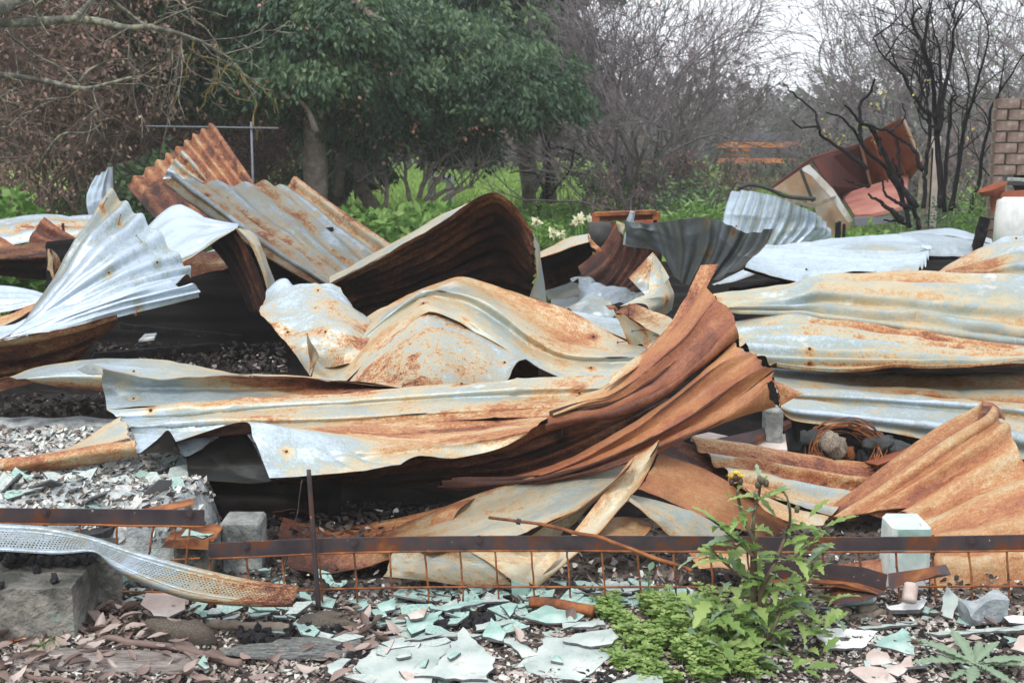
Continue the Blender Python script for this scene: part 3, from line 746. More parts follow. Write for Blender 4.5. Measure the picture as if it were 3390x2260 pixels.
sheet('pale blue crushed sheet lying between the mound and the cream curl', [
    patch('e', [[6.2, (1520, 1085), (1600, 1030), (1690, 988), (1760, 1010)], [6.0, (1600, 1100), (1700, 1060), (1840, 1045)], [5.9, (1680, 1130), (1780, 1110), (1880, 1090)]], t=[[.25, .2, .25]], soot_shade=.12, vary=.2, dents=.02),
    patch('e', [[5.95, (1500, 1075), (1700, 1110), (1880, 1140)], [5.7, (1600, 1130), (1760, 1180), (1940, 1220)], [5.5, (1680, 1160), (1800, 1215), (1960, 1290)]], nc=2, t=[[.1, .15, .1], [.2, .45, .2], [.3, .3, .5]], vary=.3)])
sheet('crumpled mauve grey foil like sheet in the hollow behind the cream curl', [
    patch('e', [[6.6, (1560, 860), (1640, 880), (1720, 905), (1900, 950), (2080, 990)], [6.4, (1610, 930), (1700, 960), (1800, 950), (1960, 1000), (2080, 1010)], [6.2, (1640, 985), (1740, 1000), (1850, 1030), (1960, 1040), (2060, 1035)]], t=[[.05, .1, .05, .3], [.2, .05, .12, .1]], soot_shade=[[.55, .35, .5, .55], [.45, .3, .45, .4]], vary=.3, dents=.04)])
sheet('dark mauve sheet in the hollow behind the cream mound', [
    patch('e', [[6.9, (1380, 960), (1480, 930), (1600, 880), (1680, 850)], [6.6, (1420, 1010), (1520, 1000), (1640, 985)], [6.3, (1440, 1060), (1540, 1085), (1620, 1060)]], nc=2, t=.3, soot_shade=[[.75, .6], [.6, .5]], vary=.2)])

# ---- right, back
sheet('scalloped white corrugated sheet at the back right, ribs seen end on', [
    patch('f', [[8.6, (1440, 590), (1480, 562), (1560, 548), (1780, 524), (1900, 538), (2010, 570), (2110, 600)], [8.1, (1440, 600), (1490, 575), (1600, 570), (1800, 575), (2000, 605), (2130, 635)]], t=.04, vary=.15, dents=.003)])
sheet('long pale grey sheet lying under the scalloped sheet at the right', [
    patch('f', [[8.0, (1475, 563), (1650, 565), (1800, 582), (2120, 632), (2420, 670)], [7.9, (1560, 620), (1750, 640), (2000, 675), (2420, 690)], [7.85, (1620, 700), (1750, 715), (2000, 724), (2420, 720)]], t=[[.18, .12, .15], [.2, .2, .25]], soot_shade=[[.1, .1, .1], [.2, .15, .2]], vary=.15)])
sheet('lavender white sheet with one rust streak behind the ribbed white sheet', [
    patch('f', [[7.7, (540, 655), (1000, 605), (1300, 575), (1480, 562), (1560, 575)], [7.65, (560, 660), (1000, 630), (1350, 610), (1620, 610)], [7.5, (600, 668), (1000, 665), (1350, 650), (1700, 636)], [7.4, (620, 680), (1040, 692), (1400, 696), (1690, 680)]],
          t=[[.15, .1, .08, .1], [.1, .06, .06, .08], [.1, .1, .3, .06], [.12, .12, .62, .1]], soot_shade=.05, vary=.16)])
sheet('broad bluish white ribbed sheet in the right half behind the cream sheets', [
    patch('f', [[7.3, (530, 660), (800, 665), (1050, 690), (1400, 700), (1695, 672)], [7.0, (490, 705), (800, 720), (1150, 735), (1450, 740), (1685, 720)], [6.7, (450, 745), (750, 775), (1000, 790), (1400, 790), (1650, 770)], [6.4, (420, 772), (700, 865), (850, 895), (1200, 850), (1605, 832)]],
          nc=5, amp=.026, t=[[.22, .15, .2, .34], [.14, .14, .12, .16], [.12, .12, .14, .12], [.16, .12, .12, .14]], vary=.18),
    patch('f', [[7.2, (1618, 634), (1660, 636), (1700, 638)], [7.15, (1640, 660), (1670, 665), (1695, 672)]], t=.05, vary=.1)], screws=[('f', 850, 806), ('f', 1540, 826), ('f', 845, 884)])
sheet('white scrap under the dark fluted sheet', [
    patch('f', [[6.9, (200, 905), (310, 855), (420, 805)], [6.7, (260, 905), (380, 880), (510, 835)]], t=.1, vary=.3),])
sheet('tan and brown sheet raised like a wing at the right edge', [
    patch('f', [[6.6, (1740, 832), (1950, 710), (2130, 620), (2200, 580), (2420, 590)], [6.4, (1760, 834), (1980, 740), (2200, 650), (2420, 625)], [6.3, (1780, 836), (2000, 770), (2230, 700), (2420, 680)]], nc=1.5, t=[[.6, .56, .2, .2], [.5, .55, .3, .3]], vary=.25),
    patch('f', [[6.25, (1790, 836), (2000, 775), (2250, 700), (2420, 680)], [6.15, (1820, 842), (2050, 800), (2250, 760), (2420, 750)], [6.1, (1850, 850), (2050, 850), (2250, 850), (2420, 850)]], nc=2, t=[[.68, .7, .3], [.75, .75, .2]], soot_shade=[[.1, .1, .1]], vary=.25)], screws=[('f', 2278, 598)])

# ---- right, long cream sheets
sheet('uppermost long cream sheet of the three stacked at the right, pinched near its left end', [
    patch('f', [[(5.7, 6.0, 6.1), (190, 988), (700, 920), (820, 892), (940, 860), (1200, 836), (1600, 835), (2420, 852)], [(5.65, 5.8, 5.9), (205, 1010), (700, 955), (850, 915), (980, 890), (1300, 895), (1800, 905), (2420, 925)],
                [(5.6, 5.65, 5.75), (230, 1040), (700, 995), (840, 965), (960, 955), (1400, 985), (2000, 1030), (2420, 1060)], [(5.55, 5.6, 5.65), (255, 1065), (700, 1050), (840, 1040), (950, 1040), (1400, 1080), (2000, 1150), (2420, 1210)],
                [(5.55, 5.55, 5.6), (290, 1085), (730, 1095), (830, 1098), (930, 1110), (1400, 1170), (2000, 1250), (2420, 1300)], [(5.6, 5.65, 5.75), (325, 1098), (755, 1120), (830, 1125), (905, 1148), (1400, 1222), (2000, 1315), (2420, 1370)]],
          nc=5, amp=.019, t=[[.54, .5, .56, .54, .34], [.5, .24, .47, .46, .2], [.5, .34, .48, .48, .3], [.5, .14, .5, .36, .58], [.45, .36, .4, .4, .24], [.42, .4, .4, .44, .25]], vary=.16, nu=130)], screws=[])
sheet('second long cream sheet in shadow under the uppermost at the right', [
    patch('f', [[5.6, (330, 1190), (600, 1138), (760, 1118), (1000, 1150), (1400, 1215), (2000, 1310), (2420, 1365)], [5.45, (350, 1215), (700, 1195), (1000, 1210), (1400, 1260), (2000, 1340), (2420, 1390)], [5.35, (370, 1265), (800, 1275), (1200, 1300), (1600, 1340), (2420, 1410)],
                [5.25, (420, 1340), (850, 1365), (1200, 1380), (1600, 1400), (2420, 1425)], [5.2, (560, 1425), (900, 1440), (1440, 1445), (1900, 1445), (2420, 1440)], [5.18, (640, 1466), (1000, 1502), (1240, 1500), (1440, 1478), (1700, 1480), (2000, 1465), (2420, 1456)]],
          nc=5.5, amp=.019, t=[[.46, .54, .6, .58], [.26, .48, .56, .56], [.34, .26, .52, .52], [.24, .36, .48, .5], [.4, .4, .47, .42], [.54, .54, .62, .45]], vary=.26, nu=130)], screws=[('f', 870, 1348), ('f', 860, 1448)])
third = [patch('i', [[5.4, (590, 235), (900, 268), (1400, 280), (2420, 268)], [5.25, (610, 300), (900, 335), (1400, 378), (2420, 400)], [5.1, (630, 370), (860, 385), (1300, 420), (1800, 455), (2420, 490)], [4.98, (640, 402), (830, 413), (1400, 450), (1900, 487), (2420, 530)],
                     [4.96, (650, 450), (850, 468), (1400, 510), (2000, 560), (2420, 610)], [4.85, (655, 500), (780, 520), (1300, 572), (1800, 635), (2420, 720)], [4.84, (660, 520), (740, 592), (900, 622), (1300, 662), (1640, 725), (2000, 800), (2420, 880)]],
              t=[[.3, .7, .75, .75], [.38, .42, .42, .55], [.34, .38, .64, .5], [.28, .2, .2, .25], [.46, .46, .42, .44], [.24, .2, .2, .3], [.46, .38, .32, .3]], nc=6, amp=.008, soot_shade=[[.3, .85, .9, .8], [.02, .2, .3, .1], [0, 0, .05, 0], [0, 0, 0, 0], [0, .05, .05, .05], [0, 0, 0, 0], [.1, .05, .02, 0]], vary=.24, nu=130, dents=.004)]  # top row blackened to paint the shadow in the gap above
sheet('lowest long pale ribbed sheet of the three stacked at the right', third, screws=[])

# ---- foreground right
wing = [patch('i', [[(4.35, 4.75), (945, 1246), (1120, 1115), (1300, 980), (1700, 690), (1900, 558), (2042, 468)], [(4.3, 4.7), (975, 1268), (1340, 1030), (1730, 740), (1940, 600), (2085, 505)], [(4.25, 4.62), (1060, 1268), (1420, 1060), (1790, 790), (2000, 660), (2110, 590), (2150, 530)],
                    [(4.22, 4.55), (1220, 1255), (1500, 1085), (1870, 830), (2080, 690), (2195, 598)], [(4.2, 4.5), (1400, 1235), (1650, 1090), (1950, 900), (2170, 760), (2262, 660)], [(4.15, 4.4), (1540, 1240), (1760, 1125), (2060, 960), (2300, 840)],
                    [(4.1, 4.3), (1600, 1310), (1860, 1190), (2150, 1080), (2440, 980)], [(3.98, 4.12), (1680, 1370), (1950, 1290), (2200, 1210), (2440, 1150)], [(3.88, 4.0), (1730, 1460), (2000, 1410), (2200, 1360), (2440, 1310)],
                    [(3.80, 3.86), (1710, 1560), (2000, 1540), (2200, 1520), (2440, 1500)], [(3.73, 3.76), (1700, 1700), (2000, 1720), (2440, 1740)], [(3.72, 3.74), (1700, 1800), (2000, 1830), (2440, 1860)]],
              nc=7.5, amp=.013, t=[[.68, .66, .68, .64], [.65, .67, .66, .63], [.63, .67, .63, .64], [.64, .6, .64, .57], [.62, .64, .58, .62], [.58, .61, .62, .6], [.6, .57, .61, .6], [.57, .58, .62, .6], [.58, .58, .62, .62]],
              soot_shade=[[.05, .08, .08, .02], [0, 0, .05, .05], [0, 0, 0, 0], [0, 0, 0, 0], [0, 0, 0, 0], [.05, .05, .05, .05]], vary=.17, rag=(0, .02), nu=130),
        patch('i', [[4.2, (1000, 1275), (1150, 1243), (1350, 1212), (1532, 1196)], [4.3, (1040, 1285), (1200, 1270), (1400, 1262), (1548, 1256)]], t=.7, soot_shade=.35, vary=.2, rag=(0, 0)),
        patch('i', [[4.72, (2042, 468), (2120, 492), (2165, 540), (2198, 598)], [4.66, (2040, 520), (2090, 525), (2135, 550), (2160, 590)], [4.6, (2010, 600), (2050, 560), (2090, 560), (2130, 600)]], t=[[.66, .7], [.75, .8], [.7, .75]], soot_shade=[[0, 0], [.2, .3], [.1, .1]], vary=.2)]
sheet('big orange rusted ribbed sheet rising to a crest at the right edge', wing)
sheet('rust and zinc striped sheet sloping down to the left foot of the orange crest', [
    patch('i', [[(4.45, 4.75), (10, 722), (300, 755), (500, 785), (900, 850), (1430, 912)], [(4.42, 4.65), (90, 770), (500, 840), (900, 905), (1380, 960)], [(4.4, 4.55), (150, 830), (500, 890), (900, 960), (1300, 1010)], [(4.38, 4.5), (220, 880), (550, 950), (900, 1015), (1220, 1065)],
                [(4.33, 4.42), (300, 950), (600, 1020), (900, 1080), (1150, 1130)], [(4.3, 4.35), (330, 1010), (600, 1080), (880, 1140), (1080, 1180)], [(4.25, 4.3), (400, 1070), (620, 1140), (820, 1195), (1020, 1250)]],
          nc=3.5, amp=.015, t=[[.6, .66, .66, .74], [.62, .66, .7, .72], [.3, .6, .62, .66], [.55, .5, .66, .6], [.44, .45, .4, .5], [.6, .62, .5, .56], [.66, .7, .42, .3]], vary=.26),
    patch('i', [[4.2, (420, 1065), (600, 1130), (760, 1195), (1000, 1270)], [4.1, (480, 1130), (660, 1200), (800, 1250), (980, 1290)], [4.05, (560, 1210), (700, 1280), (840, 1330), (960, 1320)]], t=[[.5, .5], [.6, .52], [.5, .5]], vary=.15)])
sheet('flat pinkish brown panel bent behind the thistle stems', [
    patch('i', [[4.3, (-170, 830), (0, 890), (150, 940), (280, 1010), (430, 1110), (620, 1245), (790, 1370)], [4.22, (-230, 950), (0, 1040), (200, 1120), (400, 1230), (680, 1390)], [4.15, (-310, 1075), (-150, 1130), (0, 1192), (180, 1265), (320, 1330), (580, 1410)]], t=[[.68, .62, .7], [.63, .61, .66], [.68, .62, .68]], soot_shade=[[.15, .05, .3], [0, 0, .15]], vary=.10),
    patch('i', [[4.45, (-150, 690), (0, 745), (110, 800), (300, 930), (335, 995)], [4.4, (-180, 760), (0, 810), (150, 880), (330, 1000)], [4.33, (-180, 825), (0, 885), (150, 935), (335, 1040)]], t=.82, soot_shade=[[.3, .4], [.2, .3]], vary=.2)])
sheet('grey tan strip of sheet under the pinkish panel behind the rail', [
    patch('h', [[4.0, (1940, 1090), (2100, 1130), (2331, 1200), (2560, 1300), (2700, 1420)], [3.9, (1960, 1140), (2120, 1220), (2320, 1330), (2480, 1430)], [3.85, (1955, 1150), (2100, 1250), (2230, 1370), (2300, 1420)]], nc=1.5, t=[[.3, .4, .4], [.5, .45, .6]], soot_shade=.1, vary=.2),
    patch('h', [[3.95, (1760, 1290), (1900, 1265), (2050, 1270), (2128, 1310)], [3.88, (1740, 1340), (1900, 1340), (2040, 1340), (2125, 1315)], [3.8, (1720, 1400), (1860, 1410), (2000, 1400), (2060, 1385)]], t=.55, soot_shade=.08, vary=.12)])
sheet('narrow tan strap of folded sheet slanting down across the rail', [
    patch('h', [[(4.1, 3.70), (2172, 735), (2090, 795), (1990, 850), (1850, 1025), (1700, 1215), (1560, 1400), (1420, 1580), (1290, 1725)], [(4.05, 3.66), (2172, 755), (2090, 880), (1960, 1060), (1800, 1250), (1640, 1430), (1480, 1590), (1295, 1725)],
                [(4.1, 3.68), (2168, 735), (2150, 840), (2100, 940), (2040, 1022), (1900, 1170), (1750, 1370), (1530, 1575), (1300, 1725)]], t=[[.6, .58, .5], [.55, .5, .44], [.62, .62, .66]], soot_shade=[[.05, 0, 0], [0, 0, 0], [.1, .1, .05]], vary=.16, rag=(0, 0)),
    patch('h', [[3.73, (880, 1490), (1100, 1480), (1300, 1480), (1500, 1480)], [3.71, (1000, 1560), (1180, 1560), (1350, 1560), (1460, 1560)], [3.68, (1150, 1680), (1230, 1690), (1290, 1700), (1330, 1690)], [3.67, (1250, 1725), (1270, 1725), (1290, 1727), (1300, 1725)]], t=.44, vary=.12, rag=(0, 0))])
sheet('olive brown panel low behind the weld mesh at the centre', [
    patch('h', [[3.74, (340, 1500), (600, 1490), (900, 1480)], [3.71, (310, 1600), (640, 1600), (1050, 1590)], [3.69, (285, 1660), (640, 1700), (850, 1725), (1170, 1720)]], t=[[.5, .42, .45], [.5, .45, .45]], soot_shade=[[.4, .35, .2], [.3, .28, .15]], vary=.2)])
sheet('long olive cream sheet curving low under the big folded sheet', [
    patch('h', [[(4.45, 3.95), (2010, 848), (1700, 870), (1500, 915), (1300, 985), (900, 1110), (500, 1270), (150, 1410)], [(4.35, 3.88), (2000, 900), (1600, 975), (1300, 1075), (900, 1200), (500, 1335), (200, 1425)], [(4.22, 3.80), (1960, 970), (1650, 1065), (1300, 1190), (1000, 1290), (600, 1390), (250, 1440)],
                [(4.1, 3.76), (1900, 1020), (1620, 1140), (1330, 1250), (1100, 1330), (800, 1400), (400, 1460)], [(4.0, 3.72), (1830, 1080), (1560, 1220), (1320, 1330), (1150, 1400), (900, 1450), (600, 1500)]],
          t=[[.42, .45, .6, .75], [.4, .42, .55, .7], [.4, .4, .44, .6], [.42, .42, .46, .6], [.42, .5, .5, .6]], soot_shade=[[.2, .3, .5, .7], [.4, .3, .3, .5], [.15, .05, .08, .25], [.05, 0, 0, .1], [.2, .05, .05, .1]], vary=.2, nu=120),  # upper rows darkened: shade of the big sheet painted in
    patch('h', [[3.95, (2000, 850), (1850, 1020), (1700, 1180), (1560, 1330), (1400, 1470)], [3.9, (1960, 920), (1800, 1070), (1640, 1190), (1450, 1310), (1260, 1400)]], t=[[.45, .4, .5]], soot_shade=[[.1, 0, 0]], vary=.15)])
sheet('dark brown sheet bent low in the shade behind the upright rod', [
    patch('h', [[4.12, (950, 1110), (400, 1270), (-80, 1310), (-400, 1240)], [4.0, (760, 1290), (300, 1390), (-80, 1430), (-430, 1350)], [3.88, (560, 1420), (220, 1490), (-120, 1540), (-400, 1470)], [3.8, (420, 1500), (160, 1580), (-140, 1640), (-330, 1600)]],
          nc=2, amp=.014, t=[[.6, .7, .8, .85], [.66, .76, .8, .85]], soot_shade=[[.2, .3, .35, .45], [.2, .25, .3, .45]], vary=.2)])
sheet('added black backing sheet painting the deep shade under the big folded sheet', [  # black added behind to stand in for the void's shade
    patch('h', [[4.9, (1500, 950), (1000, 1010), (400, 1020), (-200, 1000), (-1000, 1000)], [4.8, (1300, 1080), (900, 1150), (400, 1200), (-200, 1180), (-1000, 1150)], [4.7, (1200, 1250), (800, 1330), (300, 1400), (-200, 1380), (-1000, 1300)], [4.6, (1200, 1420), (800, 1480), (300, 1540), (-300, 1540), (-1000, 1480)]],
          nc=3, t=.9, soot_shade=[[.9, .9, .95, .97, .97]], vary=.15),
    patch('h', [[4.3, (-1005, 985), (-600, 1000), (0, 1000)], [4.25, (-1006, 1100), (-600, 1120), (0, 1130)], [4.2, (-1005, 1290), (-600, 1300), (0, 1320)]], nc=2, t=.9, soot_shade=.97, vary=.1, rag=(0, 0)),
    patch('h', [[4.2, (-470, 1230), (-330, 1200), (-200, 1230)], [4.3, (-430, 1330), (-260, 1400), (-100, 1430)], [4.2, (-330, 1460), (-200, 1560), (20, 1600)]], t=.75, soot_shade=.6, vary=.3)])

# ---- the big folded sheet in front (one sheet, several runs)
hero = [
    patch('h', [[(4.55, 4.6, 4.6), (-1602, 522), (-1200, 494), (-800, 466), (-400, 440), (0, 411), (600, 364), (1300, 311), (1880, 288)], [(4.53, 4.56, 4.55), (-1560, 548), (-1200, 515), (-800, 495), (-400, 470), (0, 446), (600, 396), (1300, 352), (1840, 330)],
                [(4.52, 4.55, 4.5), (-1540, 570), (-1150, 555), (-800, 520), (-400, 492), (0, 470), (600, 425), (1200, 385), (1780, 372)], [(4.52, 4.54, 4.5), (-1500, 600), (-1100, 580), (-760, 552), (-400, 528), (0, 505), (600, 468), (1200, 440), (1660, 425)],
                [(4.42, 4.42, 4.4), (-1446, 640), (-1050, 608), (-731, 590), (-350, 583), (0, 572), (400, 548), (800, 522), (1550, 488)], [(4.42, 4.42, 4.38), (-1440, 655), (-1050, 640), (-731, 625), (-350, 620), (0, 605), (400, 580), (800, 560), (1500, 520)],
                [(4.42, 4.38, 4.32), (-1420, 690), (-1080, 690), (-760, 668), (-380, 655), (0, 640), (400, 615), (800, 595), (1420, 575)]],
          t=[[.2, .62, .5, .4, .4], [.08, .6, .36, .42, .36], [.06, .3, .35, .4, .36], [.08, .5, .4, .36, .42], [.1, .6, .36, .54, .6], [.06, .1, .56, .62, .6], [.1, .15, .5, .6, .58]], vary=.28, nu=150, rag=(0, 0), dents=.004),
    patch('h', [[(4.42, 4.38, 4.32), (-1420, 690), (-1080, 690), (-760, 668), (-380, 655), (0, 640), (400, 615), (800, 595), (1420, 575)],
                [(4.36, 4.32, 4.3), (-1395, 760), (-1120, 690), (-860, 668), (-560, 640), (-200, 650), (300, 650), (800, 640), (1380, 598)],
                [(4.3, 4.26, 4.25), (-1381, 822), (-1130, 745), (-900, 700), (-620, 628), (-250, 660), (300, 690), (800, 670), (1350, 620)],
                [(4.22, 4.2, 4.22), (-711, 612), (-560, 620), (-400, 650), (-150, 690), (200, 730), (600, 735), (900, 705), (1310, 650)],
                [(4.12, 4.12, 4.2), (-600, 730), (-480, 740), (-330, 760), (-100, 790), (200, 800), (520, 770), (900, 740), (1290, 665)],
                [(4.05, 4.1, 4.2), (-540, 870), (-430, 875), (-280, 870), (-50, 870), (250, 850), (530, 805), (880, 780), (1270, 685)],
                [(4.0, 4.08, 4.2), (-491, 995), (-300, 985), (0, 953), (370, 890), (520, 832), (600, 831), (700, 852), (810, 850), (1110, 777), (1260, 695)]],
          t=[[.1, .5, .54, .6, .56], [.1, .45, .58, .62, .6], [.12, .18, .6, .6, .6], [.08, .1, .56, .62, .6], [.12, .1, .55, .58, .55], [.22, .1, .5, .5, .5], [.2, .25, .42, .4, .45]], vary=.26, nu=150, rag=(0, 0), dents=.004),
    # underside at the open left end, with shade painted in, greyer below
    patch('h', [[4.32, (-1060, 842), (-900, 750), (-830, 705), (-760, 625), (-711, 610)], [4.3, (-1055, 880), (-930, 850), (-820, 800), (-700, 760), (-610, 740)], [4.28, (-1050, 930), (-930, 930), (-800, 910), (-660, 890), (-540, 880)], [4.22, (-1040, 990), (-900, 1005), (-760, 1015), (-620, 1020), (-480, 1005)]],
          t=[[.5, .5], [.5, .5], [.3, .3], [.25, .3]], soot_shade=[[1, 1], [1, 1], [.97, .98], [.84, .93]], vary=.15, rag=(0, 0), dents=.003),
    patch('h', [[4.27, (-1381, 822), (-1300, 760), (-1250, 715), (-1181, 668), (-1105, 800)], [4.26, (-1375, 824), (-1300, 800), (-1240, 780), (-1180, 780), (-1102, 815)], [4.26, (-1375, 826), (-1300, 822), (-1240, 822), (-1180, 820), (-1098, 822)]], t=.4, soot_shade=[[1], [.97], [.9]], vary=.15, rag=(0, 0), dents=.002),
    patch('h', [[4.36, (-1181, 668), (-1120, 690), (-1020, 690), (-840, 715)], [4.33, (-1140, 740), (-1090, 770), (-1000, 760), (-860, 730)], [4.31, (-1105, 805), (-1060, 842), (-980, 800), (-900, 745)]], t=[[.3, .2], [.15, .15], [.1, .3]], vary=.2, rag=(0, 0), dents=.003),
    # upper lip and the blue hollow behind the ridge
    patch('h', [[(4.85, 4.8), (-1712, 207), (-1330, 238), (-780, 284), (0, 318), (420, 369)], [(4.72, 4.68), (-1631, 240), (-1481, 275), (-1230, 318), (-771, 292), (0, 326), (410, 374)]], t=[[.05, .2, .42, .5], [.08, .4, .5, .5]], vary=.2, rag=(0, 0), dents=.002),
    patch('h', [[4.78, (-1802, 260), (-1760, 240), (-1712, 208)], [4.72, (-1740, 275), (-1690, 265), (-1640, 242)], [4.68, (-1700, 285), (-1660, 286), (-1624, 288)]], t=.3, soot_shade=[[.4, .2]], vary=.2, rag=(0, 0)),
    patch('h', [[(4.7, 4.68), (-1628, 245), (-1481, 280), (-1230, 322), (-771, 296), (0, 329), (410, 376)], [(4.76, 4.74), (-1636, 340), (-1400, 365), (-1100, 372), (-600, 370), (0, 362), (400, 390)], [(4.72, 4.7), (-1612, 440), (-1300, 440), (-900, 430), (-500, 418), (0, 392), (400, 392)], [(4.6, 4.62), (-1602, 525), (-1200, 500), (-800, 472), (-400, 446), (0, 416), (380, 394)]],
          t=[[.3, .25, .7, .9, .9], [.2, .2, .62, .88, .9], [.12, .2, .3, .8, .9], [.06, .25, .3, .6, .8]], soot_shade=[[.15, .1, .2, .2], [.05, .08, .1, .2], [0, 0, .05, .1]], vary=.22, rag=(0, 0), nu=110),  # dark rust, deepened under the lip with its painted shadow
    # the rusty twist at the right: narrow spire, upper lobe, lower lobe, shaded underside
    patch('h', [[(4.42, 4.7), (1840, 300), (1960, 195), (2050, 120), (2250, -70), (2340, -235), (2415, -395), (2450, -468)], [(4.4, 4.68), (1830, 345), (2010, 195), (2120, 90), (2300, -90), (2400, -240), (2470, -370), (2510, -472)], [(4.38, 4.66), (1800, 385), (2030, 225), (2170, 90), (2350, -70), (2440, -230), (2510, -360), (2572, -476)]],
          t=[[.5, .62, .56, .64], [.45, .6, .62, .64], [.56, .66, .66, .7]], vary=.22, rag=(0, 0), dents=.008),
    patch('h', [[(4.38, 4.6), (1480, 520), (1640, 450), (1790, 385), (2000, 230), (2250, 20), (2400, -180), (2484, -316)], [(4.3, 4.5), (1440, 560), (1680, 470), (1840, 425), (2100, 240), (2340, 10), (2480, -160), (2570, -250)],
                [(4.33, 4.5), (1420, 590), (1700, 520), (1860, 475), (2140, 320), (2400, 90), (2540, -70), (2664, -160)], [(4.26, 4.42), (1400, 620), (1700, 560), (1870, 520), (2180, 390), (2460, 170), (2600, 20), (2690, -70)],
                [(4.3, 4.45), (1380, 660), (1700, 600), (1900, 560), (2180, 440), (2460, 240), (2610, 120), (2708, 56)]],
          nc=2.5, amp=.014, t=[[.44, .54, .64, .7, .7], [.52, .6, .71, .75, .71], [.62, .66, .75, .77, .74], [.7, .75, .78, .78, .74], [.8, .82, .82, .8, .75]], soot_shade=[[0, 0, 0, 0], [0, 0, 0, 0], [.05, .05, 0, 0], [.3, .2, .1, .05], [.4, .3, .15, .1]], vary=.10, rag=(0, .02), nu=110, crease=7, kink=.008),
    patch('h', [[(4.25, 4.42), (800, 1010), (1150, 1000), (1350, 955), (1600, 860), (1900, 690), (2200, 480), (2450, 270), (2700, 62)], [(4.15, 4.35), (760, 1020), (1180, 1000), (1400, 960), (1680, 840), (2000, 660), (2300, 430), (2560, 220), (2790, 105)],
                [(4.2, 4.35), (720, 1030), (1180, 1010), (1420, 970), (1700, 870), (2050, 700), (2350, 500), (2640, 280), (2860, 145)], [(4.13, 4.28), (690, 1035), (1180, 1020), (1440, 980), (1740, 890), (2080, 740), (2400, 560), (2700, 340), (2920, 200)],
                [(4.2, 4.3), (670, 1040), (1180, 1030), (1440, 990), (1760, 910), (2100, 770), (2450, 610), (2740, 420), (2974, 242)], [(4.15, 4.25), (660, 1045), (1180, 1035), (1440, 1000), (1760, 930), (2120, 800), (2480, 650), (2760, 480), (2940, 310)],
                [(4.2, 4.28), (650, 1050), (1180, 1040), (1440, 1008), (1760, 945), (2120, 815), (2500, 665), (2780, 560), (2994, 500)]],
          nc=3.5, amp=.008, t=[[.8, .72, .7, .7, .64], [.8, .7, .72, .71, .66], [.8, .74, .69, .68, .7], [.84, .76, .73, .71, .67], [.88, .79, .75, .7, .64], [.9, .8, .77, .73, .7]], soot_shade=[[.5, .0, .0, 0, 0], [.5, .05, 0, 0, 0], [.5, .1, 0, 0, .1], [.6, .2, .05, 0, 0], [.6, .3, .15, .1, .1]], vary=.10, rag=(0, .03), nu=120, crease=7, kink=.008),
    patch('h', [[(4.35, 4.15), (1500, 600), (1300, 660), (1110, 765), (800, 845), (370, 890), (0, 955), (-450, 1000)], [(4.45, 4.25), (1800, 590), (1500, 690), (1100, 830), (700, 900), (300, 945), (0, 985), (-440, 1010)], [(4.45, 4.3), (2150, 500), (1700, 690), (1200, 880), (700, 960), (300, 990), (-100, 1010), (-440, 1018)],
                [(4.4, 4.35), (2300, 420), (1800, 740), (1300, 960), (800, 1025), (340, 1050), (-100, 1035), (-430, 1025)]], nc=3, amp=.010, t=[[.8, .8, .85, .9], [.86, .85, .9, .92]], soot_shade=[[.1, .35, .6, .7], [.3, .5, .7, .85]], vary=.2, rag=(0, 0), nu=110),
    patch('i', [[4.4, (588, 300), (700, 370), (825, 416)], [4.38, (625, 370), (700, 410), (770, 440)], [4.36, (655, 440), (662, 480), (668, 500)]], t=[[.7, .55], [.7, .6]], vary=.2, rag=(0, 0)),
]
sheet('big folded sheet across the foreground, zinc on the left and twisted red rust at right', hero,
      screws=[('g', 915, 448), ('g', 1030, 530), ('g', 1962, 805), ('h', 820, 345), ('g', 910, 270), ('h', 1625, 415)], nails=[('h', 1500, 710)])
sheet('long pale sheet bowed low behind the left end of the big folded sheet', [
    patch('g', [[5.2, (-100, 335), (60, 308), (300, 222), (640, 178), (1040, 184), (1400, 234), (1740, 306)], [5.1, (-100, 338), (80, 316), (350, 255), (680, 222), (1060, 225), (1400, 265), (1740, 310)], [5.0, (-100, 342), (100, 322), (400, 290), (720, 290), (1060, 275), (1720, 314)], [5.02, (-100, 345), (110, 326), (430, 340), (730, 360), (1060, 340), (1720, 320)], [5.08, (-100, 350), (120, 330), (440, 372), (735, 405), (1060, 400), (1720, 335)]],
          t=[[.4, .3, .3, .36, .42], [.25, .2, .28, .4, .42], [.55, .3, .3, .4, .5], [.6, .55, .6, .6, .6], [.7, .66, .66, .6, .6]], vary=.22),
    patch('g', [[5.0, (-100, 340), (60, 318), (240, 332)], [5.05, (-100, 408), (100, 372), (240, 340)]], t=.72, soot_shade=.1, vary=.2)])
sheet('rust orange ridge capping lying slantwise at the left under the big sheet', [
    patch('g', [[(4.55, 4.5), (-100, 868), (200, 830), (400, 790), (650, 690), (838, 570)], [(4.5, 4.42), (-100, 868), (200, 838), (400, 805), (680, 730), (885, 640)], [(4.42, 4.36), (-100, 869), (200, 842), (450, 810), (700, 770), (892, 720)]], t=[[.6, .55, .42], [.5, .45, .4], [.66, .6, .45]], vary=.2, rag=(0, .03), dents=.004),
    patch('g', [[(4.38, 4.32), (-100, 870), (200, 845), (500, 795), (700, 765), (930, 742)], [(4.36, 4.3), (-100, 925), (200, 900), (500, 850), (720, 815), (940, 785)], [(4.4, 4.34), (-100, 985), (0, 975), (300, 945), (600, 900), (800, 860), (952, 828)]], t=[[.66, .62, .6], [.64, .55, .6], [.7, .64, .62]], vary=.24, rag=(0, .01), dents=.004)])
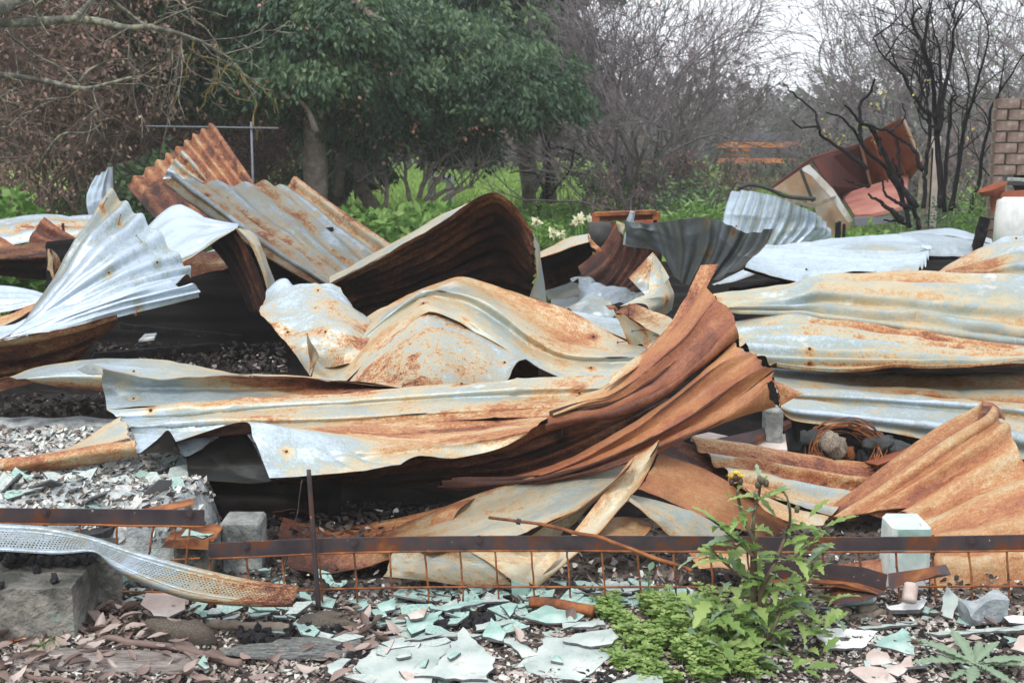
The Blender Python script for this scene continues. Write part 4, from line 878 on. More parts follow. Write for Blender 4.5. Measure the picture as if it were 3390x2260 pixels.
sheet('low tan sheet glimpsed behind the mesh beside the thistle', [
    patch('l', [[3.85, (20, 670), (200, 660), (520, 690)], [3.76, (60, 740), (250, 760), (520, 750)], [3.7, (110, 800), (300, 800), (420, 820), (440, 900)]], t=[[.55, .5], [.62, .45], [.55, .6]], vary=.2),
])
sheet('tan sheet edge lying behind the bent angle iron at the right', [
    patch('l', [[3.82, (850, 770), (1050, 745), (1400, 705)], [3.8, (850, 800), (1100, 800), (1400, 760)], [3.78, (850, 830), (1100, 850), (1400, 820)]], t=[[.6, .64], [.55, .6]], vary=.2)])
sheet('added black backing sheet painting the shade of the hollow at the left', [  # added dark backing; its black stands in for the hollow's shade
    patch('d', [[7.4, (300, 620), (700, 600), (1300, 760), (1700, 560), (2300, 520)], [7.2, (300, 900), (900, 860), (1500, 860), (2300, 900)], [7.0, (300, 1200), (900, 1200), (1500, 1200), (2300, 1200)], [6.8, (200, 1560), (900, 1560), (1500, 1560), (2300, 1560)]], nc=9, t=.93, soot_shade=1.0, vary=.05)])
sheet('near black sheet in the gap behind the dark fluted sheet', [  # coloured almost black all over, closing the gap
    patch('f', [[8.2, (-900, 700), (0, 760), (700, 740), (1500, 700), (2420, 700)], [7.6, (-900, 900), (200, 900), (1000, 830), (2420, 760)], [6.9, (-900, 1100), (300, 1130), (1200, 1000), (2420, 900)]], nc=6, t=.92, soot_shade=.99, vary=.08)])

# ------------------------------------------------------------------ weld mesh gates lying along the front
def strip_rail(name, top, bottom, d, th, parent, material=None, flange=.03):
    """angle iron: upright face between two measured lines, and a flange turned back at its foot"""
    n = 40
    T = resample([at(t, x, y, d) for t, x, y in top], n); B = resample([at(t, x, y, d) for t, x, y in bottom], n)
    back = np.array([0, 1.0, 0])
    rows = [T, B, B + back * flange, B + back * flange + [0, 0, .004], B + back * th + [0, 0, .004], T + back * th]
    V = np.concatenate(rows); k = len(rows)
    i = np.arange(n - 1)
    F = np.concatenate([np.stack([a * n + i, a * n + i + 1, ((a + 1) % k) * n + i + 1, ((a + 1) % k) * n + i], -1) for a in range(k)])
    ends = [np.array([[a * n for a in range(k)]]), np.array([[a * n + n - 1 for a in range(k)][::-1]])]
    return solid(name, V, [F] + ends, material or M['rail'], parent=parent, smooth=False)

def wire(name, pts, r, parent=None, material=None, wob=.0012, n=20, **kw):
    p = resample(pts, n)
    s = random.randint(0, 999)
    k = np.linspace(0, 1, n)
    p = p + np.stack([wob * waves(k * 2, k * 0, s + q, 5) for q in range(3)], 1)
    return solid(name, *tube(p, r, 6), material or M['wire'], parent=parent, **kw)

BOLT = raw_mesh('bolt', *merge([tube([(0, 0, 0), (0, 0, .002)], .013, 14), tube([(0, 0, .002), (0, 0, .008)], .0075, 6)]), M['rail'], smooth=False)
DF = 3.6
g1 = thing('mesh_gate', 'rusted weld mesh gate at the left end, ending behind the concrete block', 'gate', at('j', 600, 900, DF), 'weld mesh gates lying along the front')
r1_ = strip_rail('rail', [('j', -800, 368), ('j', -120, 372), ('j', 700, 379), ('j', 1395, 386)], [('j', -800, 460), ('j', -120, 468), ('j', 700, 482), ('j', 1395, 494)], DF, .005, g1)
wire('wire', [at('j', x, y, DF - .004) for x, y in ((-800, 466), (-120, 474), (500, 484), (1000, 492), (1392, 499))], .0032, g1)
for x, y, x2, y2 in ((-700, 470, -692, 1000), (-455, 470, -447, 1000), (-210, 472, -202, 1000), (40, 474, 48, 1000), (297, 478, 300, 1000), (546, 482, 540, 1010), (797, 486, 797, 1010), (1052, 490, 1020, 690), (1302, 496, 1268, 770), (1197, 500, 1195, 580)):
    wire('wire', [at('j', x, y, DF), at('j', (x + x2) / 2 - 4, (y + y2) / 2, DF), at('j', x2, y2, DF)], .0032, g1)
wire('wire', [at('j', x, y, DF - .006) for x, y in ((640, 935), (800, 940), (1040, 944), (1310, 950))], .003, g1)
wire('wire', [at('j', x, y, DF + .006) for x, y in ((1160, 724), (1270, 720), (1365, 712))], .0032, g1)
wire('wire', [at('j', x, y, DF) for x, y in ((1040, 880), (1040, 1000))], .0032, g1)
for x, y in ((308, 396), (1300, 404)):
    place('bolt', BOLT, at('j', x, y, DF - .002), (math.pi / 2, 0, 0), 1, r1_)

g2 = thing('mesh_gate', 'long rusted weld mesh gate running behind the thistle to the right edge', 'gate', at('k', 1200, 900, DF), 'weld mesh gates lying along the front')
r2_ = strip_rail('rail', [('j', 1432, 612), ('k', 0, 576), ('k', 1200, 562), ('k', 2331, 564), ('l', 1200, 571), ('l', 2440, 553), ('l', 3300, 540)], [('j', 1428, 715), ('k', 0, 672), ('k', 1200, 658), ('k', 2331, 660), ('l', 1200, 662), ('l', 2440, 656), ('l', 3300, 644)], DF, .005, g2)
wire('wire', [at(t, x, y, DF - .004) for t, x, y in (('j', 1430, 720), ('k', 0, 678), ('k', 1200, 664), ('k', 2331, 668), ('l', 1200, 670), ('l', 2440, 664), ('l', 3300, 652))], .0032, g2, n=60)
wire('wire', [at(t, x, y, DF - .006) for t, x, y in (('j', 2035, 937), ('k', 0, 922), ('k', 700, 912), ('k', 1500, 910), ('k', 2331, 912), ('l', 800, 915), ('l', 1500, 908), ('l', 2440, 902), ('l', 3300, 892))], .0032, g2, n=60)
for t, xs in (('j', (1430, 1682, 1925, 2178)), ('k', (85, 325, 570, 808, 1050, 1295, 1540, 1778, 2022, 2265)), ('l', (185, 440, 955, 1205, 1455, 1705, 1955, 2210, 2460, 2710, 2960, 3210))):
    for x in xs:
        y0 = 700 if t == 'j' else 668
        wire('wire', [at(t, x, y0, DF), at(t, x + 14, y0 + 150, DF), at(t, x + 26, y0 + 350, DF)], .0033, g2)
for t, x, y in (('j', 1678, 626), ('k', 85, 603), ('k', 940, 585), ('l', 1968, 592)):
    place('bolt', BOLT, at(t, x, y, DF - .002), (math.pi / 2, 0, 0), 1, r2_)
o = wire('steel_rod', [at('j', x, y, 3.57) for x, y in ((2108, 110), (2122, 300), (2140, 560), (2158, 800), (2176, 1060))], np.linspace(.0068, .0085, 20), wob=.001, label='upright rusted steel rod standing in front of the long gate rail', cat='rod')
o.data.materials[0] = M['rail']
tag(wire('tie_wire', [at('j', x, y, 3.62) for x, y in ((2062, 180), (2030, 400), (1985, 560), (1950, 760), (1900, 900))], .0016, material=M['rail']), 'thin dark wire hanging beside the upright rod', 'wire')
rb = wire('reinforcing_rod', [at(t, x, y, d) for t, x, y, d in (('k', 1008, 434, 3.62), ('k', 1120, 448, 3.6), ('k', 1210, 464, 3.58), ('k', 1350, 478, 3.57), ('k', 1490, 510, 3.56), ('k', 1530, 520, 3.56), ('k', 1600, 540, 3.55), ('k', 1760, 570, 3.53), ('k', 1850, 604, 3.52), ('k', 1990, 655, 3.5), ('k', 2060, 682, 3.5), ('k', 2140, 712, 3.49), ('k', 2331, 772, 3.47), ('l', 60, 800, 3.46))],
          np.concatenate([np.full(20, .0047), np.full(60, .0056)]), n=80, wob=.001, label='bent rusty reinforcing rod slanting in front of the gate rail', cat='rod')
p = at('k', 1210, 464, 3.58)
solid('nut', *tube([p + [-.006, 0, .002], p + [.006, 0, -.001]], .0088, 6), M['rail'], parent=rb, smooth=False)

# ------------------------------------------------------------------ concrete stumps and block
def stump(label, t, x0, x1, ytop, ybot, d, material, taper=1.03, depth=.12, bevel=.008, z0=-.02, lean=0.0):
    a, b = at(t, x0, ytop, d), at(t, x1, ytop, d)
    w = b[0] - a[0]; zt = a[2]
    V, F = box(((a[0] + b[0]) / 2, d + depth / 2, (zt + z0) / 2), (w, depth, zt - z0), bevel=bevel)
    k = (zt - V[:, 2]) / (zt - z0)
    V[:, 0] = (V[:, 0] - (a[0] + b[0]) / 2) * (1 + (taper - 1) * k) + (a[0] + b[0]) / 2 + lean * k
    return solid('concrete_stump', V, F, material, label=label, cat='stump', group='concrete house stumps', smooth=False)
stump('grey concrete stump in the shade beneath the big folded sheet', 'j', 1500, 1772, 470, 900, 3.85, M['concrete'], 1.02)
stump('white painted concrete stump with a teal band at the right', 'l', 1440, 1708, 490, 1030, 3.72, M['painted_concrete'], 1.06, .13, .012)
o_ = COL.objects[-1]
q_ = [at('l', 1478, 540, 3.715), at('l', 1700, 545, 3.715)]
solid('painted_band', *box(((q_[0][0] + q_[1][0]) / 2, 3.722, q_[0][2] - .006), (q_[1][0] - q_[0][0], .008, .030)), M['turq'], parent=o_, smooth=False)
sc = stump('dark stump under a rusted ant cap at the left', 'j', 1180, 1420, 645, 900, 3.75, M['block'], 1.0)
Vc, Fc = merge([box(at('j', 1300, 585, 3.74) + [0, .06, 0], (.15, .16, .006), bevel=.002), (np.array([at('j', 1148, 590, 3.66), at('j', 1425, 590, 3.66), at('j', 1422, 655, 3.64), at('j', 1100, 640, 3.64), at('j', 1148, 590, 3.664) + [0, .004, 0], at('j', 1425, 590, 3.664) + [0, .004, 0], at('j', 1422, 655, 3.644) + [0, .004, 0], at('j', 1100, 640, 3.644) + [0, .004, 0]]), [np.array([[0, 1, 2, 3], [7, 6, 5, 4], [0, 4, 5, 1], [3, 2, 6, 7], [0, 3, 7, 4], [1, 5, 6, 2]])])])
solid('ant_cap', Vc, Fc, M['wire'], parent=sc, smooth=False)
stump('grey stump with a teal top glimpsed under the rusty twist', 'i', 578, 692, 530, 720, 4.7, M['concrete'], 1.0, .1)

def rough_box(c, s, seed, amp=.006, seg=(14, 10, 8), bevel=.0, rot=None):
    """subdivided, weathered box"""
    nx, ny, nz = seg
    P = []; Fs = []; n = 0
    for ax in range(3):
        o1, o2 = [a for a in range(3) if a != ax]
        a, b = np.meshgrid(np.linspace(-.5, .5, seg[o1] + 1), np.linspace(-.5, .5, seg[o2] + 1), indexing='ij')
        for sg in (-.5, .5):
            v = np.zeros(a.shape + (3,)); v[..., o1] = a; v[..., o2] = b; v[..., ax] = sg
            P.append(v.reshape(-1, 3))
            h, w = a.shape
            ij = np.arange(h - 1)[:, None] * w + np.arange(w - 1)[None]
            f = np.stack([ij, ij + 1, ij + w + 1, ij + w], -1).reshape(-1, 4)
            q = v.reshape(-1, 3)
            nn = np.cross(q[f[0][1]] - q[f[0][0]], q[f[0][2]] - q[f[0][0]])
            if nn[ax] * sg < 0: f = f[:, ::-1]
            Fs.append(f + n); n += len(q)
    V = np.concatenate(P) * np.asarray(s)
    # weld and roughen by position
    L = np.linalg.norm(V / (np.asarray(s) * .5), axis=1)
    corner = np.clip((L - 1.15) / .6, 0, 1)
    k = [waves(V[:, 0] * 4 + V[:, 2] * 3, V[:, 1] * 4 - V[:, 2] * 2.3, seed + q, 12, .6, 5) for q in range(3)]
    V = V * (1 - .035 * corner[:, None] * (1 + .8 * k[0][:, None])) + amp * np.stack(k, 1)
    if rot is not None: V = V @ np.asarray(rot).T
    return V + np.asarray(c, float), Fs
def rotz(a): c, s = math.cos(a), math.sin(a); return np.array([[c, -s, 0], [s, c, 0], [0, 0, 1.0]])
def rotm(x, y, z): return np.array(Matrix.Rotation(z, 3, 'Z') @ Matrix.Rotation(y, 3, 'Y') @ Matrix.Rotation(x, 3, 'X'))

a, b = at('j', -500, 925, 3.32), at('j', 470, 925, 3.32)
solid('concrete_block', *rough_box(((a[0] + b[0]) / 2, 3.47, (a[2] - .02) / 2), (b[0] - a[0], .30, a[2] + .02), 21, .005, (40, 12, 10), rot=rotz(.05)), M['block'], label='thick concrete block with charcoal heaped on top at the left edge', cat='block')
BLOCK_Z = a[2]
c = at('j', 690, 850, 3.6)
solid('concrete_chunk', *rough_box((c[0], 3.62, .085), (.10, .10, .19), 25, .008, (8, 8, 10), rot=rotz(.3)), M['block'], label='broken greenish chunk of concrete beside the block', cat='block')

# ------------------------------------------------------------------ perforated gutter guard
def gutter_guard():
    top = [(-140, 505, 3.50), (0, 511, 3.50), (300, 530, 3.49), (600, 592, 3.48), (900, 690, 3.46), (1300, 802, 3.43), (1700, 892, 3.40), (2034, 937, 3.38)]
    bot = [(-140, 655, 3.42), (0, 662, 3.42), (400, 682, 3.41), (640, 668, 3.41), (760, 735, 3.40), (1000, 850, 3.38), (1300, 950, 3.35), (1700, 1010, 3.33), (2000, 1028, 3.32)]
    NU, NVV = 96, 8
    T = resample([at('j', *q) for q in top], NU + 1); B = resample([at('j', *q) for q in bot], NU + 1)
    lip = T + np.array([0, .012, .010]); fold = B + np.stack([np.zeros(NU + 1), np.full(NU + 1, .004), np.interp(np.linspace(0, 1, NU + 1), [0, .36, .46, .75, 1], [-.001, -.002, -.026, -.022, -.008])], 1)
    def P(u, v):
        k = np.clip(int(u), 0, NU - 1); f = u - k
        t = T[k] * (1 - f) + T[k + 1] * f; b = B[k] * (1 - f) + B[k + 1] * f
        q = t * (1 - v) + b * v
        return q + np.array([0, -.008, .004]) * math.sin(v * math.pi)
    V = []; F = []
    vs = np.linspace(.12, .84, NVV)
    dv = vs[1] - vs[0]
    for i in range(NU):
        for j in range(NVV - 1):
            base = len(V); sh = .5 * (j % 2)
            u0, u1 = i + sh, min(i + 1 + sh, NU)
            if u1 - u0 < .9: u1 = NU
            out = [(u0, vs[j]), ((u0 + u1) / 2, vs[j]), (u1, vs[j]), (u1, vs[j] + dv / 2), (u1, vs[j] + dv), ((u0 + u1) / 2, vs[j] + dv), (u0, vs[j] + dv), (u0, vs[j] + dv / 2)]
            cu, cv = (u0 + u1) / 2, vs[j] + dv / 2
            ang = [5 * math.pi / 4 + q * math.pi / 4 for q in range(8)]
            inn = [(cu + .30 * math.cos(x) * (u1 - u0), cv + .30 * math.sin(x) * dv) for x in ang]
            V += [P(*q) for q in out] + [P(*q) for q in inn]
            F += [(base + q, base + (q + 1) % 8, base + 8 + (q + 1) % 8, base + 8 + q) for q in range(8)]
    V = np.array(V); F = np.array(F)
    bands = []
    for (va, vb) in ((0, .12), (.84, 1)):
        A_ = np.array([P(u, va) for u in range(NU + 1)]); C_ = np.array([P(u, vb) for u in range(NU + 1)])
        bands.append((A_, C_))
    bands += [(lip, T), (B, fold)]
    parts = [(V, [F])]
    for A_, C_ in bands:
        i = np.arange(NU); n = NU + 1
        parts.append((np.concatenate([A_, C_]), [np.stack([i, i + 1, n + i + 1, n + i], -1)]))
    V, F = merge(parts)
    x = (V[:, 0] - V[:, 0].min()) / np.ptp(V[:, 0])
    flow = np.stack([V[:, 0], V[:, 2] * 3, V[:, 0] * 0 + 50], -1)
    o = solid('gutter_guard', V, F, IRON, label='long perforated strip of gutter guard sagging from the concrete block to the ground', cat='gutter guard',
              attrs=dict(flow=flow, rust=np.interp(x, [0, .35, .55, .8, 1], [.1, .14, .34, .5, .66]), soot_shade=V[:, 0] * 0 + .16, vary=V[:, 0] * 0 + .42, hollow=V[:, 0] * 0))
    md = o.modifiers.new('thickness', 'SOLIDIFY'); md.thickness = .0012; md.offset = -1
gutter_guard()

# ------------------------------------------------------------------ ash bank at the left, behind the gate
def ash_z(x, y):
    edge = np.clip((-.96 - x + .04 * waves(y, x * 0, 31, 4)) / .12, 0, 1) * np.clip((y - 3.7) / .12, 0, 1)
    edge = edge * edge * (3 - 2 * edge)
    return -.05 + edge * (.235 + .02 * waves(x, y, 32, 10, .8, 3) + .018 * waves(x, y, 33, 14, 4, 11) + .05 * np.exp(-((y - 4.05) ** 2) / .03))
height_sheet('ash_bank', -3.4, -.72, 3.66, 5.2, 220, 130, ash_z, M['ash'], kind='stuff', label='bank of grey ash and broken cement sheet behind the left gate')
height_sheet('burnt_floor', -4, -.4, 5.1, 8, 120, 100, lambda x, y: .14 + .03 * waves(x, y, 35, 10, .8, 4) - .1 * np.clip((y - 6) / 2, 0, 1), M['burnt'])

# ------------------------------------------------------------------ broken cement sheet
def prism(poly, th, seed, warp=.004, inset=True):
    """poly (n,3) top outline -> solid plate with a rough broken edge; material 0 top, 1 edge"""
    poly = np.asarray(poly, float); r = np.random.default_rng(seed)
    pts = []
    m = len(poly)
    for k in range(m):
        a, b = poly[k], poly[(k + 1) % m]
        L = np.linalg.norm(b - a); s = max(2, int(L / .02))
        nrm = np.cross(b - a, [0, 0, 1]); nrm /= np.linalg.norm(nrm) + 1e-9
        for q in range(s):
            f = q / s
            pts.append(a * (1 - f) + b * f + nrm * (0 if q == 0 else r.normal(0, min(.0035, L * .04))))
    T = np.array(pts); n = len(T); c = T.mean(0)
    I = c + (T - c) * .94; I[:, 2] += .0006
    Bm = T - [0, 0, th]
    V = np.concatenate([I, T, Bm, [c + [0, 0, .001 + warp * r.normal()]]])
    i = np.arange(n); j = (i + 1) % n
    tri = np.stack([i, j, np.full(n, 3 * n)], -1); top = np.stack([n + i, n + j, j, i], -1)
    side = np.stack([2 * n + i, 2 * n + j, n + j, n + i], -1); bot = (2 * n + i[::-1])[None]
    nn = np.cross(T[1] - T[0], c - T[0])
    Fs = [tri, top, side, bot]
    if nn[2] < 0: Fs = [f[:, ::-1] for f in Fs]
    midx = np.concatenate([np.zeros(2 * n), np.ones(n + 1)])
    return V, Fs, midx
SHARD_TOTAL = [0]
def shard(label, t, pts, z=.012, tilt=(0, 0), th=.006, m='fibro'):
    z += .010
    P = np.array([on_ground(t, x, y, z) for x, y in pts])
    c = P.mean(0)
    P[:, 2] += (P[:, 0] - c[0]) * tilt[0] + (P[:, 1] - c[1]) * tilt[1]
    SHARD_TOTAL[0] += 1
    V, F, mi = prism(P, th, SHARD_TOTAL[0] + 100)
    return solid('cement_shard', V, F, [M[m], M['edge']], label=label, cat='cement sheet shard', group='broken cement sheet shards', midx=mi, smooth=False)
S_ = shard
S_('large pale triangular shard at the bottom centre left, with a small offcut on it', 'k', [(95, 1455), (230, 1320), (560, 1262), (768, 1280), (650, 1440), (600, 1620), (230, 1640)], .012)
S_('pointed pale shard with a pink corner laid over its larger neighbour', 'k', [(495, 1500), (660, 1430), (832, 1198), (935, 1308), (1052, 1395), (1000, 1532)], .026, (.02, .04))
S_('large pale five sided shard left of the clover', 'k', [(1245, 1432), (1340, 1350), (1400, 1258), (1870, 1285), (1895, 1335), (1770, 1440), (1630, 1545), (1420, 1520), (1270, 1482)], .014, (0, .02))
S_('long curved shard resting on the five sided shard', 'k', [(1512, 1272), (1600, 1225), (1840, 1198), (1895, 1255), (1850, 1295), (1700, 1312)], .03, (.02, .02))
S_('narrow slanting shard between the two big pale shards', 'k', [(1108, 1262), (1180, 1252), (1355, 1370), (1235, 1392)], .016)
S_('turquoise shard beside the charcoal heap, broad and four sided', 'k', [(430, 1115), (580, 1105), (697, 1072), (625, 1165), (480, 1218)], .018, (0, .06), m='turq')
S_('flat grey shard with a straight top edge above the two big pale shards', 'k', [(915, 1168), (1150, 1128), (1185, 1150), (920, 1205)], .018)
S_('thin flat shard lying level left of the clover top', 'k', [(1508, 1152), (1790, 1138), (1805, 1165), (1515, 1192)], .03, (0, .03))
S_('pale shard cut off by the bottom edge of the picture', 'k', [(690, 1600), (900, 1530), (1000, 1530), (1160, 1600), (1000, 1700), (720, 1700)], .012)
S_('pale green shard leaning by the small dark stones', 'k', [(955, 1232), (1022, 1148), (1125, 1222), (1100, 1262)], .02, (.05, .2), m='turq')
S_('broad turquoise shard under the rusty pipe', 'k', [(1240, 1112), (1400, 1030), (1660, 1100), (1605, 1145), (1400, 1155)], .018, m='turq')
S_('small square turquoise shard near the gate foot at the centre left', 'k', [(240, 1032), (362, 1000), (368, 1052), (275, 1065)], .022, (0, .2), m='turq')
S_('pink offcut lying on the turquoise shard', 'k', [(448, 1092), (590, 1060), (562, 1112), (470, 1120)], .034, (.05, .1), m='pinkboard')
S_('small turquoise triangle in front of the rusty pipe', 'k', [(1083, 1040), (1205, 1036), (1150, 1092)], .022, (0, .2), m='turq')
S_('turquoise wedge left of the charcoal heap', 'k', [(188, 1064), (255, 1055), (342, 1122), (250, 1112)], .016, m='turq')
S_('long turquoise sliver pointing right to the gate', 'k', [(600, 1052), (960, 1000), (975, 1012), (720, 1070)], .024, m='turq')
S_('pale shard at the bottom edge below the clover', 'k', [(1850, 1560), (2050, 1500), (2190, 1512), (2200, 1640), (1860, 1640)], .012)
S_('small pale offcut lying on the large triangular shard', 'k', [(372, 1388), (470, 1335), (476, 1378), (400, 1394)], .024)
S_('bright turquoise chip lying on the pointed pale shard', 'k', [(724, 1385), (775, 1348), (818, 1355), (745, 1400)], .037, m='turq')
S_('small blue white chip lying on the five sided shard', 'k', [(1430, 1410), (1462, 1372), (1495, 1385), (1515, 1425)], .026, m='turq')
S_('greyish shard under the left of the pointed pale shard', 'k', [(270, 1290), (420, 1250), (500, 1310), (340, 1330)], .016)
S_('stack of thin grey slivers left of the pointed shard', 'k', [(430, 1275), (700, 1215), (965, 1232), (900, 1250), (640, 1245)], .02)
S_('white shard half hidden by the thistle leaves', 'l', [(870, 1195), (1060, 1187), (1335, 1210), (1225, 1325), (1000, 1330)], .014, m='white')
S_('sea green triangular shard right of the thistle', 'l', [(1308, 1302), (1500, 1196), (1545, 1222), (1588, 1362)], .018, (0, .04), m='turq')
S_('long pinkish shard at the bottom right between thistle and rosette weed', 'l', [(1142, 1476), (1222, 1452), (1370, 1460), (1465, 1555), (1290, 1575)], .014, m='pinkboard')
S_('notched pinkish shard touching the rosette weed', 'l', [(1368, 1472), (1560, 1388), (1578, 1450), (1472, 1512)], .016, (.02, .05), m='pinkboard')
S_('rounded pinkish shard below the sea green triangle', 'l', [(1250, 1402), (1302, 1330), (1400, 1360), (1430, 1425), (1290, 1442)], .012, m='pinkboard')
S_('long pale strip lying level at the right edge', 'l', [(1680, 1222), (2440, 1160), (2440, 1192), (1750, 1237)], .022)
S_('long pale strip beside the insulators behind the thistle', 'l', [(1195, 1182), (1590, 1145), (1605, 1162), (1240, 1198)], .018)
S_('white board end lying under the plastic stub', 'l', [(1390, 1042), (1650, 988), (1672, 1002), (1620, 1062), (1420, 1066)], .03, th=.012, m='white')
S_('white shard at the right edge beside the burnt roll', 'l', [(2190, 1112), (2260, 1100), (2420, 1110), (2400, 1165), (2230, 1150)], .02, m='white')
S_('grey green shard standing by the burnt roll', 'l', [(1760, 1050), (1800, 985), (1880, 1010), (1850, 1060)], .04, (0, .8))
S_('pale shard on its edge left behind the thistle leaves', 'l', [(20, 965), (220, 1035), (200, 1105), (60, 1080)], .03, (0, .3))
S_('grey shard at the right edge over the rosette weed', 'l', [(2240, 1330), (2300, 1240), (2440, 1230), (2440, 1380)], .014, m='pinkboard')
S_('white corner of board in the ash left of the twigs', 'j', [(960, 1030), (1000, 985), (1260, 990), (1262, 1050), (1150, 1080), (1050, 1075)], .03, (0, .3), m='pinkboard')
S_('pale shard at the bottom left of the large triangular shard', 'j', [(2230, 1440), (2331, 1395), (2400, 1400), (2300, 1520), (2240, 1490)], .012)
S_('turquoise chip standing alone in the soil at the bottom left', 'j', [(1350, 1430), (1395, 1400), (1430, 1445), (1400, 1450)], .02, (0, .4), m='turq')
S_('cream lath propped behind the left gate', 'j', [(560, 590), (780, 515), (870, 495), (800, 545), (600, 600)], .13, (0, .2), m='timber')
S_('cream board behind the left gate at the edge', 'j', [(45, 495), (290, 490), (295, 545), (50, 530)], .14, (0, .6), m='timber')

def random_poly(r, n):
    a = np.sort(np.arange(n) / n * 2 * math.pi + r.uniform(-.35, .35, n))
    rad = r.uniform(.35, .6, n)
    return np.stack([np.cos(a) * rad * 1.3, np.sin(a) * rad, np.zeros(n)], 1)
def shard_mesh(seed, m):
    r = np.random.default_rng(seed)
    V, F, mi = prism(random_poly(r, r.integers(3, 7)), .07, seed, .0)
    return raw_mesh('cement_shard', V, F, [M[m], M['edge']], midx=mi, smooth=False)
SH = {m: [shard_mesh(300 + k, m) for k in range(8)] for m in ('fibro', 'turq', 'pinkboard')}
LAB = dict(fibro='small pale cement sheet shard lying in the litter', turq='small turquoise cement sheet shard lying in the litter', pinkboard='small pinkish cement sheet shard lying in the litter')
GRP = dict(fibro='small pale shards', turq='small turquoise shards', pinkboard='small pinkish shards')
def inside(poly, x, y):
    c = False; n = len(poly)
    for k in range(n):
        (x1, y1), (x2, y2) = poly[k], poly[(k + 1) % n]
        if (y1 > y) != (y2 > y) and x < (x2 - x1) * (y - y1) / (y2 - y1) + x1: c = not c
    return c
def scatter_points(t, poly, n, r=random):
    xs = [q[0] for q in poly]; ys = [q[1] for q in poly]; out = []
    while len(out) < n:
        x, y = r.uniform(min(xs), max(xs)), r.uniform(min(ys), max(ys))
        if inside(poly, x, y): out.append((x, y))
    return out
def ground_height(p):
    return float(soil_z(np.array([p[0]]), np.array([p[1]]))[0])
REG = [('k', [(100, 950), (1150, 900), (1700, 860), (2331, 900), (2331, 1010), (1700, 1060), (1300, 1180), (500, 1200), (150, 1100)], 105, (.025, .085), ('turq', 'turq', 'turq', 'fibro')),
       ('k', [(0, 1150), (1900, 1150), (1900, 1568), (0, 1568)], 62, (.025, .085), ('fibro', 'fibro', 'turq', 'pinkboard')),
       ('j', [(1300, 1020), (2331, 1000), (2331, 1280), (1400, 1200)], 32, (.02, .06), ('turq', 'turq', 'fibro')),
       ('j', [(780, 820), (1400, 830), (1500, 1000), (800, 1000)], 16, (.03, .06), ('turq', 'fibro')),
       ('l', [(900, 1050), (2331, 1050), (2331, 1300), (1250, 1300)], 40, (.02, .06), ('fibro', 'pinkboard', 'turq')),
       ('l', [(1150, 1300), (2331, 1300), (2331, 1568), (1150, 1568)], 22, (.015, .05), ('fibro', 'pinkboard')),
       ('j', [(1790, 760), (2100, 750), (2331, 850), (2331, 980), (1800, 960)], 18, (.03, .06), ('turq', 'turq'))]
WHERE = ('along the foot of the long gate', 'among the big pale shards', 'in front of the gutter guard end', 'behind the sagging gutter guard', 'behind and right of the thistle', 'around the rosette weed', 'behind the upright rod')
for ri, (t, poly, n, (s0, s1), ms) in enumerate(REG):
    for x, y in scatter_points(t, poly, n):
        z = .006 + .02 * random.random() ** 2
        p = on_ground(t, x, y, z); m = random.choice(ms); s = random.uniform(s0, s1)
        place('cement_shard', random.choice(SH[m]), (p[0], p[1], max(p[2], ground_height(p) + .006)), (random.gauss(0, .16), random.gauss(0, .16), random.uniform(0, 6.28)), (s * 1.3, s * 1.3, .085), label=LAB[m].replace('in the litter', WHERE[ri]), cat='cement sheet shard', group=GRP[m] + ' ' + WHERE[ri])
for k in range(46):
    x, y = random.uniform(0, 1290), random.uniform(30, 360)
    p = on_ground('j', x, y, .2); p[2] = float(ash_z(np.array([p[0]]), np.array([p[1]]))[0]) + .01
    if p[0] > -1.0 or p[1] > 4.8: continue
    m = random.choice(('turq', 'fibro', 'fibro')); s = random.uniform(.03, .08)
    place('cement_shard', random.choice(SH[m]), p, (random.gauss(0, .4), random.gauss(0, .4), random.uniform(0, 6.28)), (s * 1.3, s * 1.3, .09), label=LAB[m].replace('in the litter', 'on the ash bank'), cat='cement sheet shard', group=GRP[m] + ' on the ash')

# ------------------------------------------------------------------ loose litter: leaf, charcoal and cement crumbs
def chips(name, P, size, shade, label, material='chips', seed=0, flat=.45, aspect=(1, 2.2)):
    r = np.random.default_rng(seed); n = len(P)
    s = size * r.uniform(.4, 1.3, n)
    a = r.uniform(0, 6.28, n)
    nz = r.normal(0, flat, (n, 2)); nrm = np.stack([nz[:, 0], nz[:, 1], np.ones(n)], 1); nrm /= np.linalg.norm(nrm, axis=1)[:, None]
    ux = np.stack([np.cos(a), np.sin(a), np.zeros(n)], 1); ux -= nrm * (ux * nrm).sum(1)[:, None]; ux /= np.linalg.norm(ux, axis=1)[:, None]
    uy = np.cross(nrm, ux)
    asp = r.uniform(*aspect, n)
    V = []
    for k in range(5):
        th = 2 * math.pi * k / 5; rr = r.uniform(.6, 1.1, n)
        V.append(P + (s * rr * math.cos(th) * asp)[:, None] * ux + (s * rr * math.sin(th))[:, None] * uy + (s * r.uniform(-.1, .35, n))[:, None] * nrm)
    V = np.stack(V, 1).reshape(-1, 3)
    F = np.arange(n * 5).reshape(n, 5)
    F = np.concatenate([F[:, [0, 1, 2]], F[:, [0, 2, 3]], F[:, [0, 3, 4]]])
    return solid(name, V, [F], M[material], label=label, kind='stuff', attrs=dict(shade=np.repeat(shade, 5)), smooth=False)
def region_ground(n, seed, y0=940, y1=1620, x0=-900, x1=7900):
    r = np.random.default_rng(seed)
    P = np.array([on_ground('j', x, y, 0) for x, y in zip(r.uniform(x0, x1, n), r.uniform(y0, y1, n))])
    P[:, 2] = soil_z(P[:, 0], P[:, 1]) + .003 + .008 * r.random(n)
    return P, r
P, r = region_ground(20000, 1)
right = np.clip((P[:, 0] + 1.0) / 1.2, 0, 1)
pale = .20 + .20 * right
u = r.random(len(P))
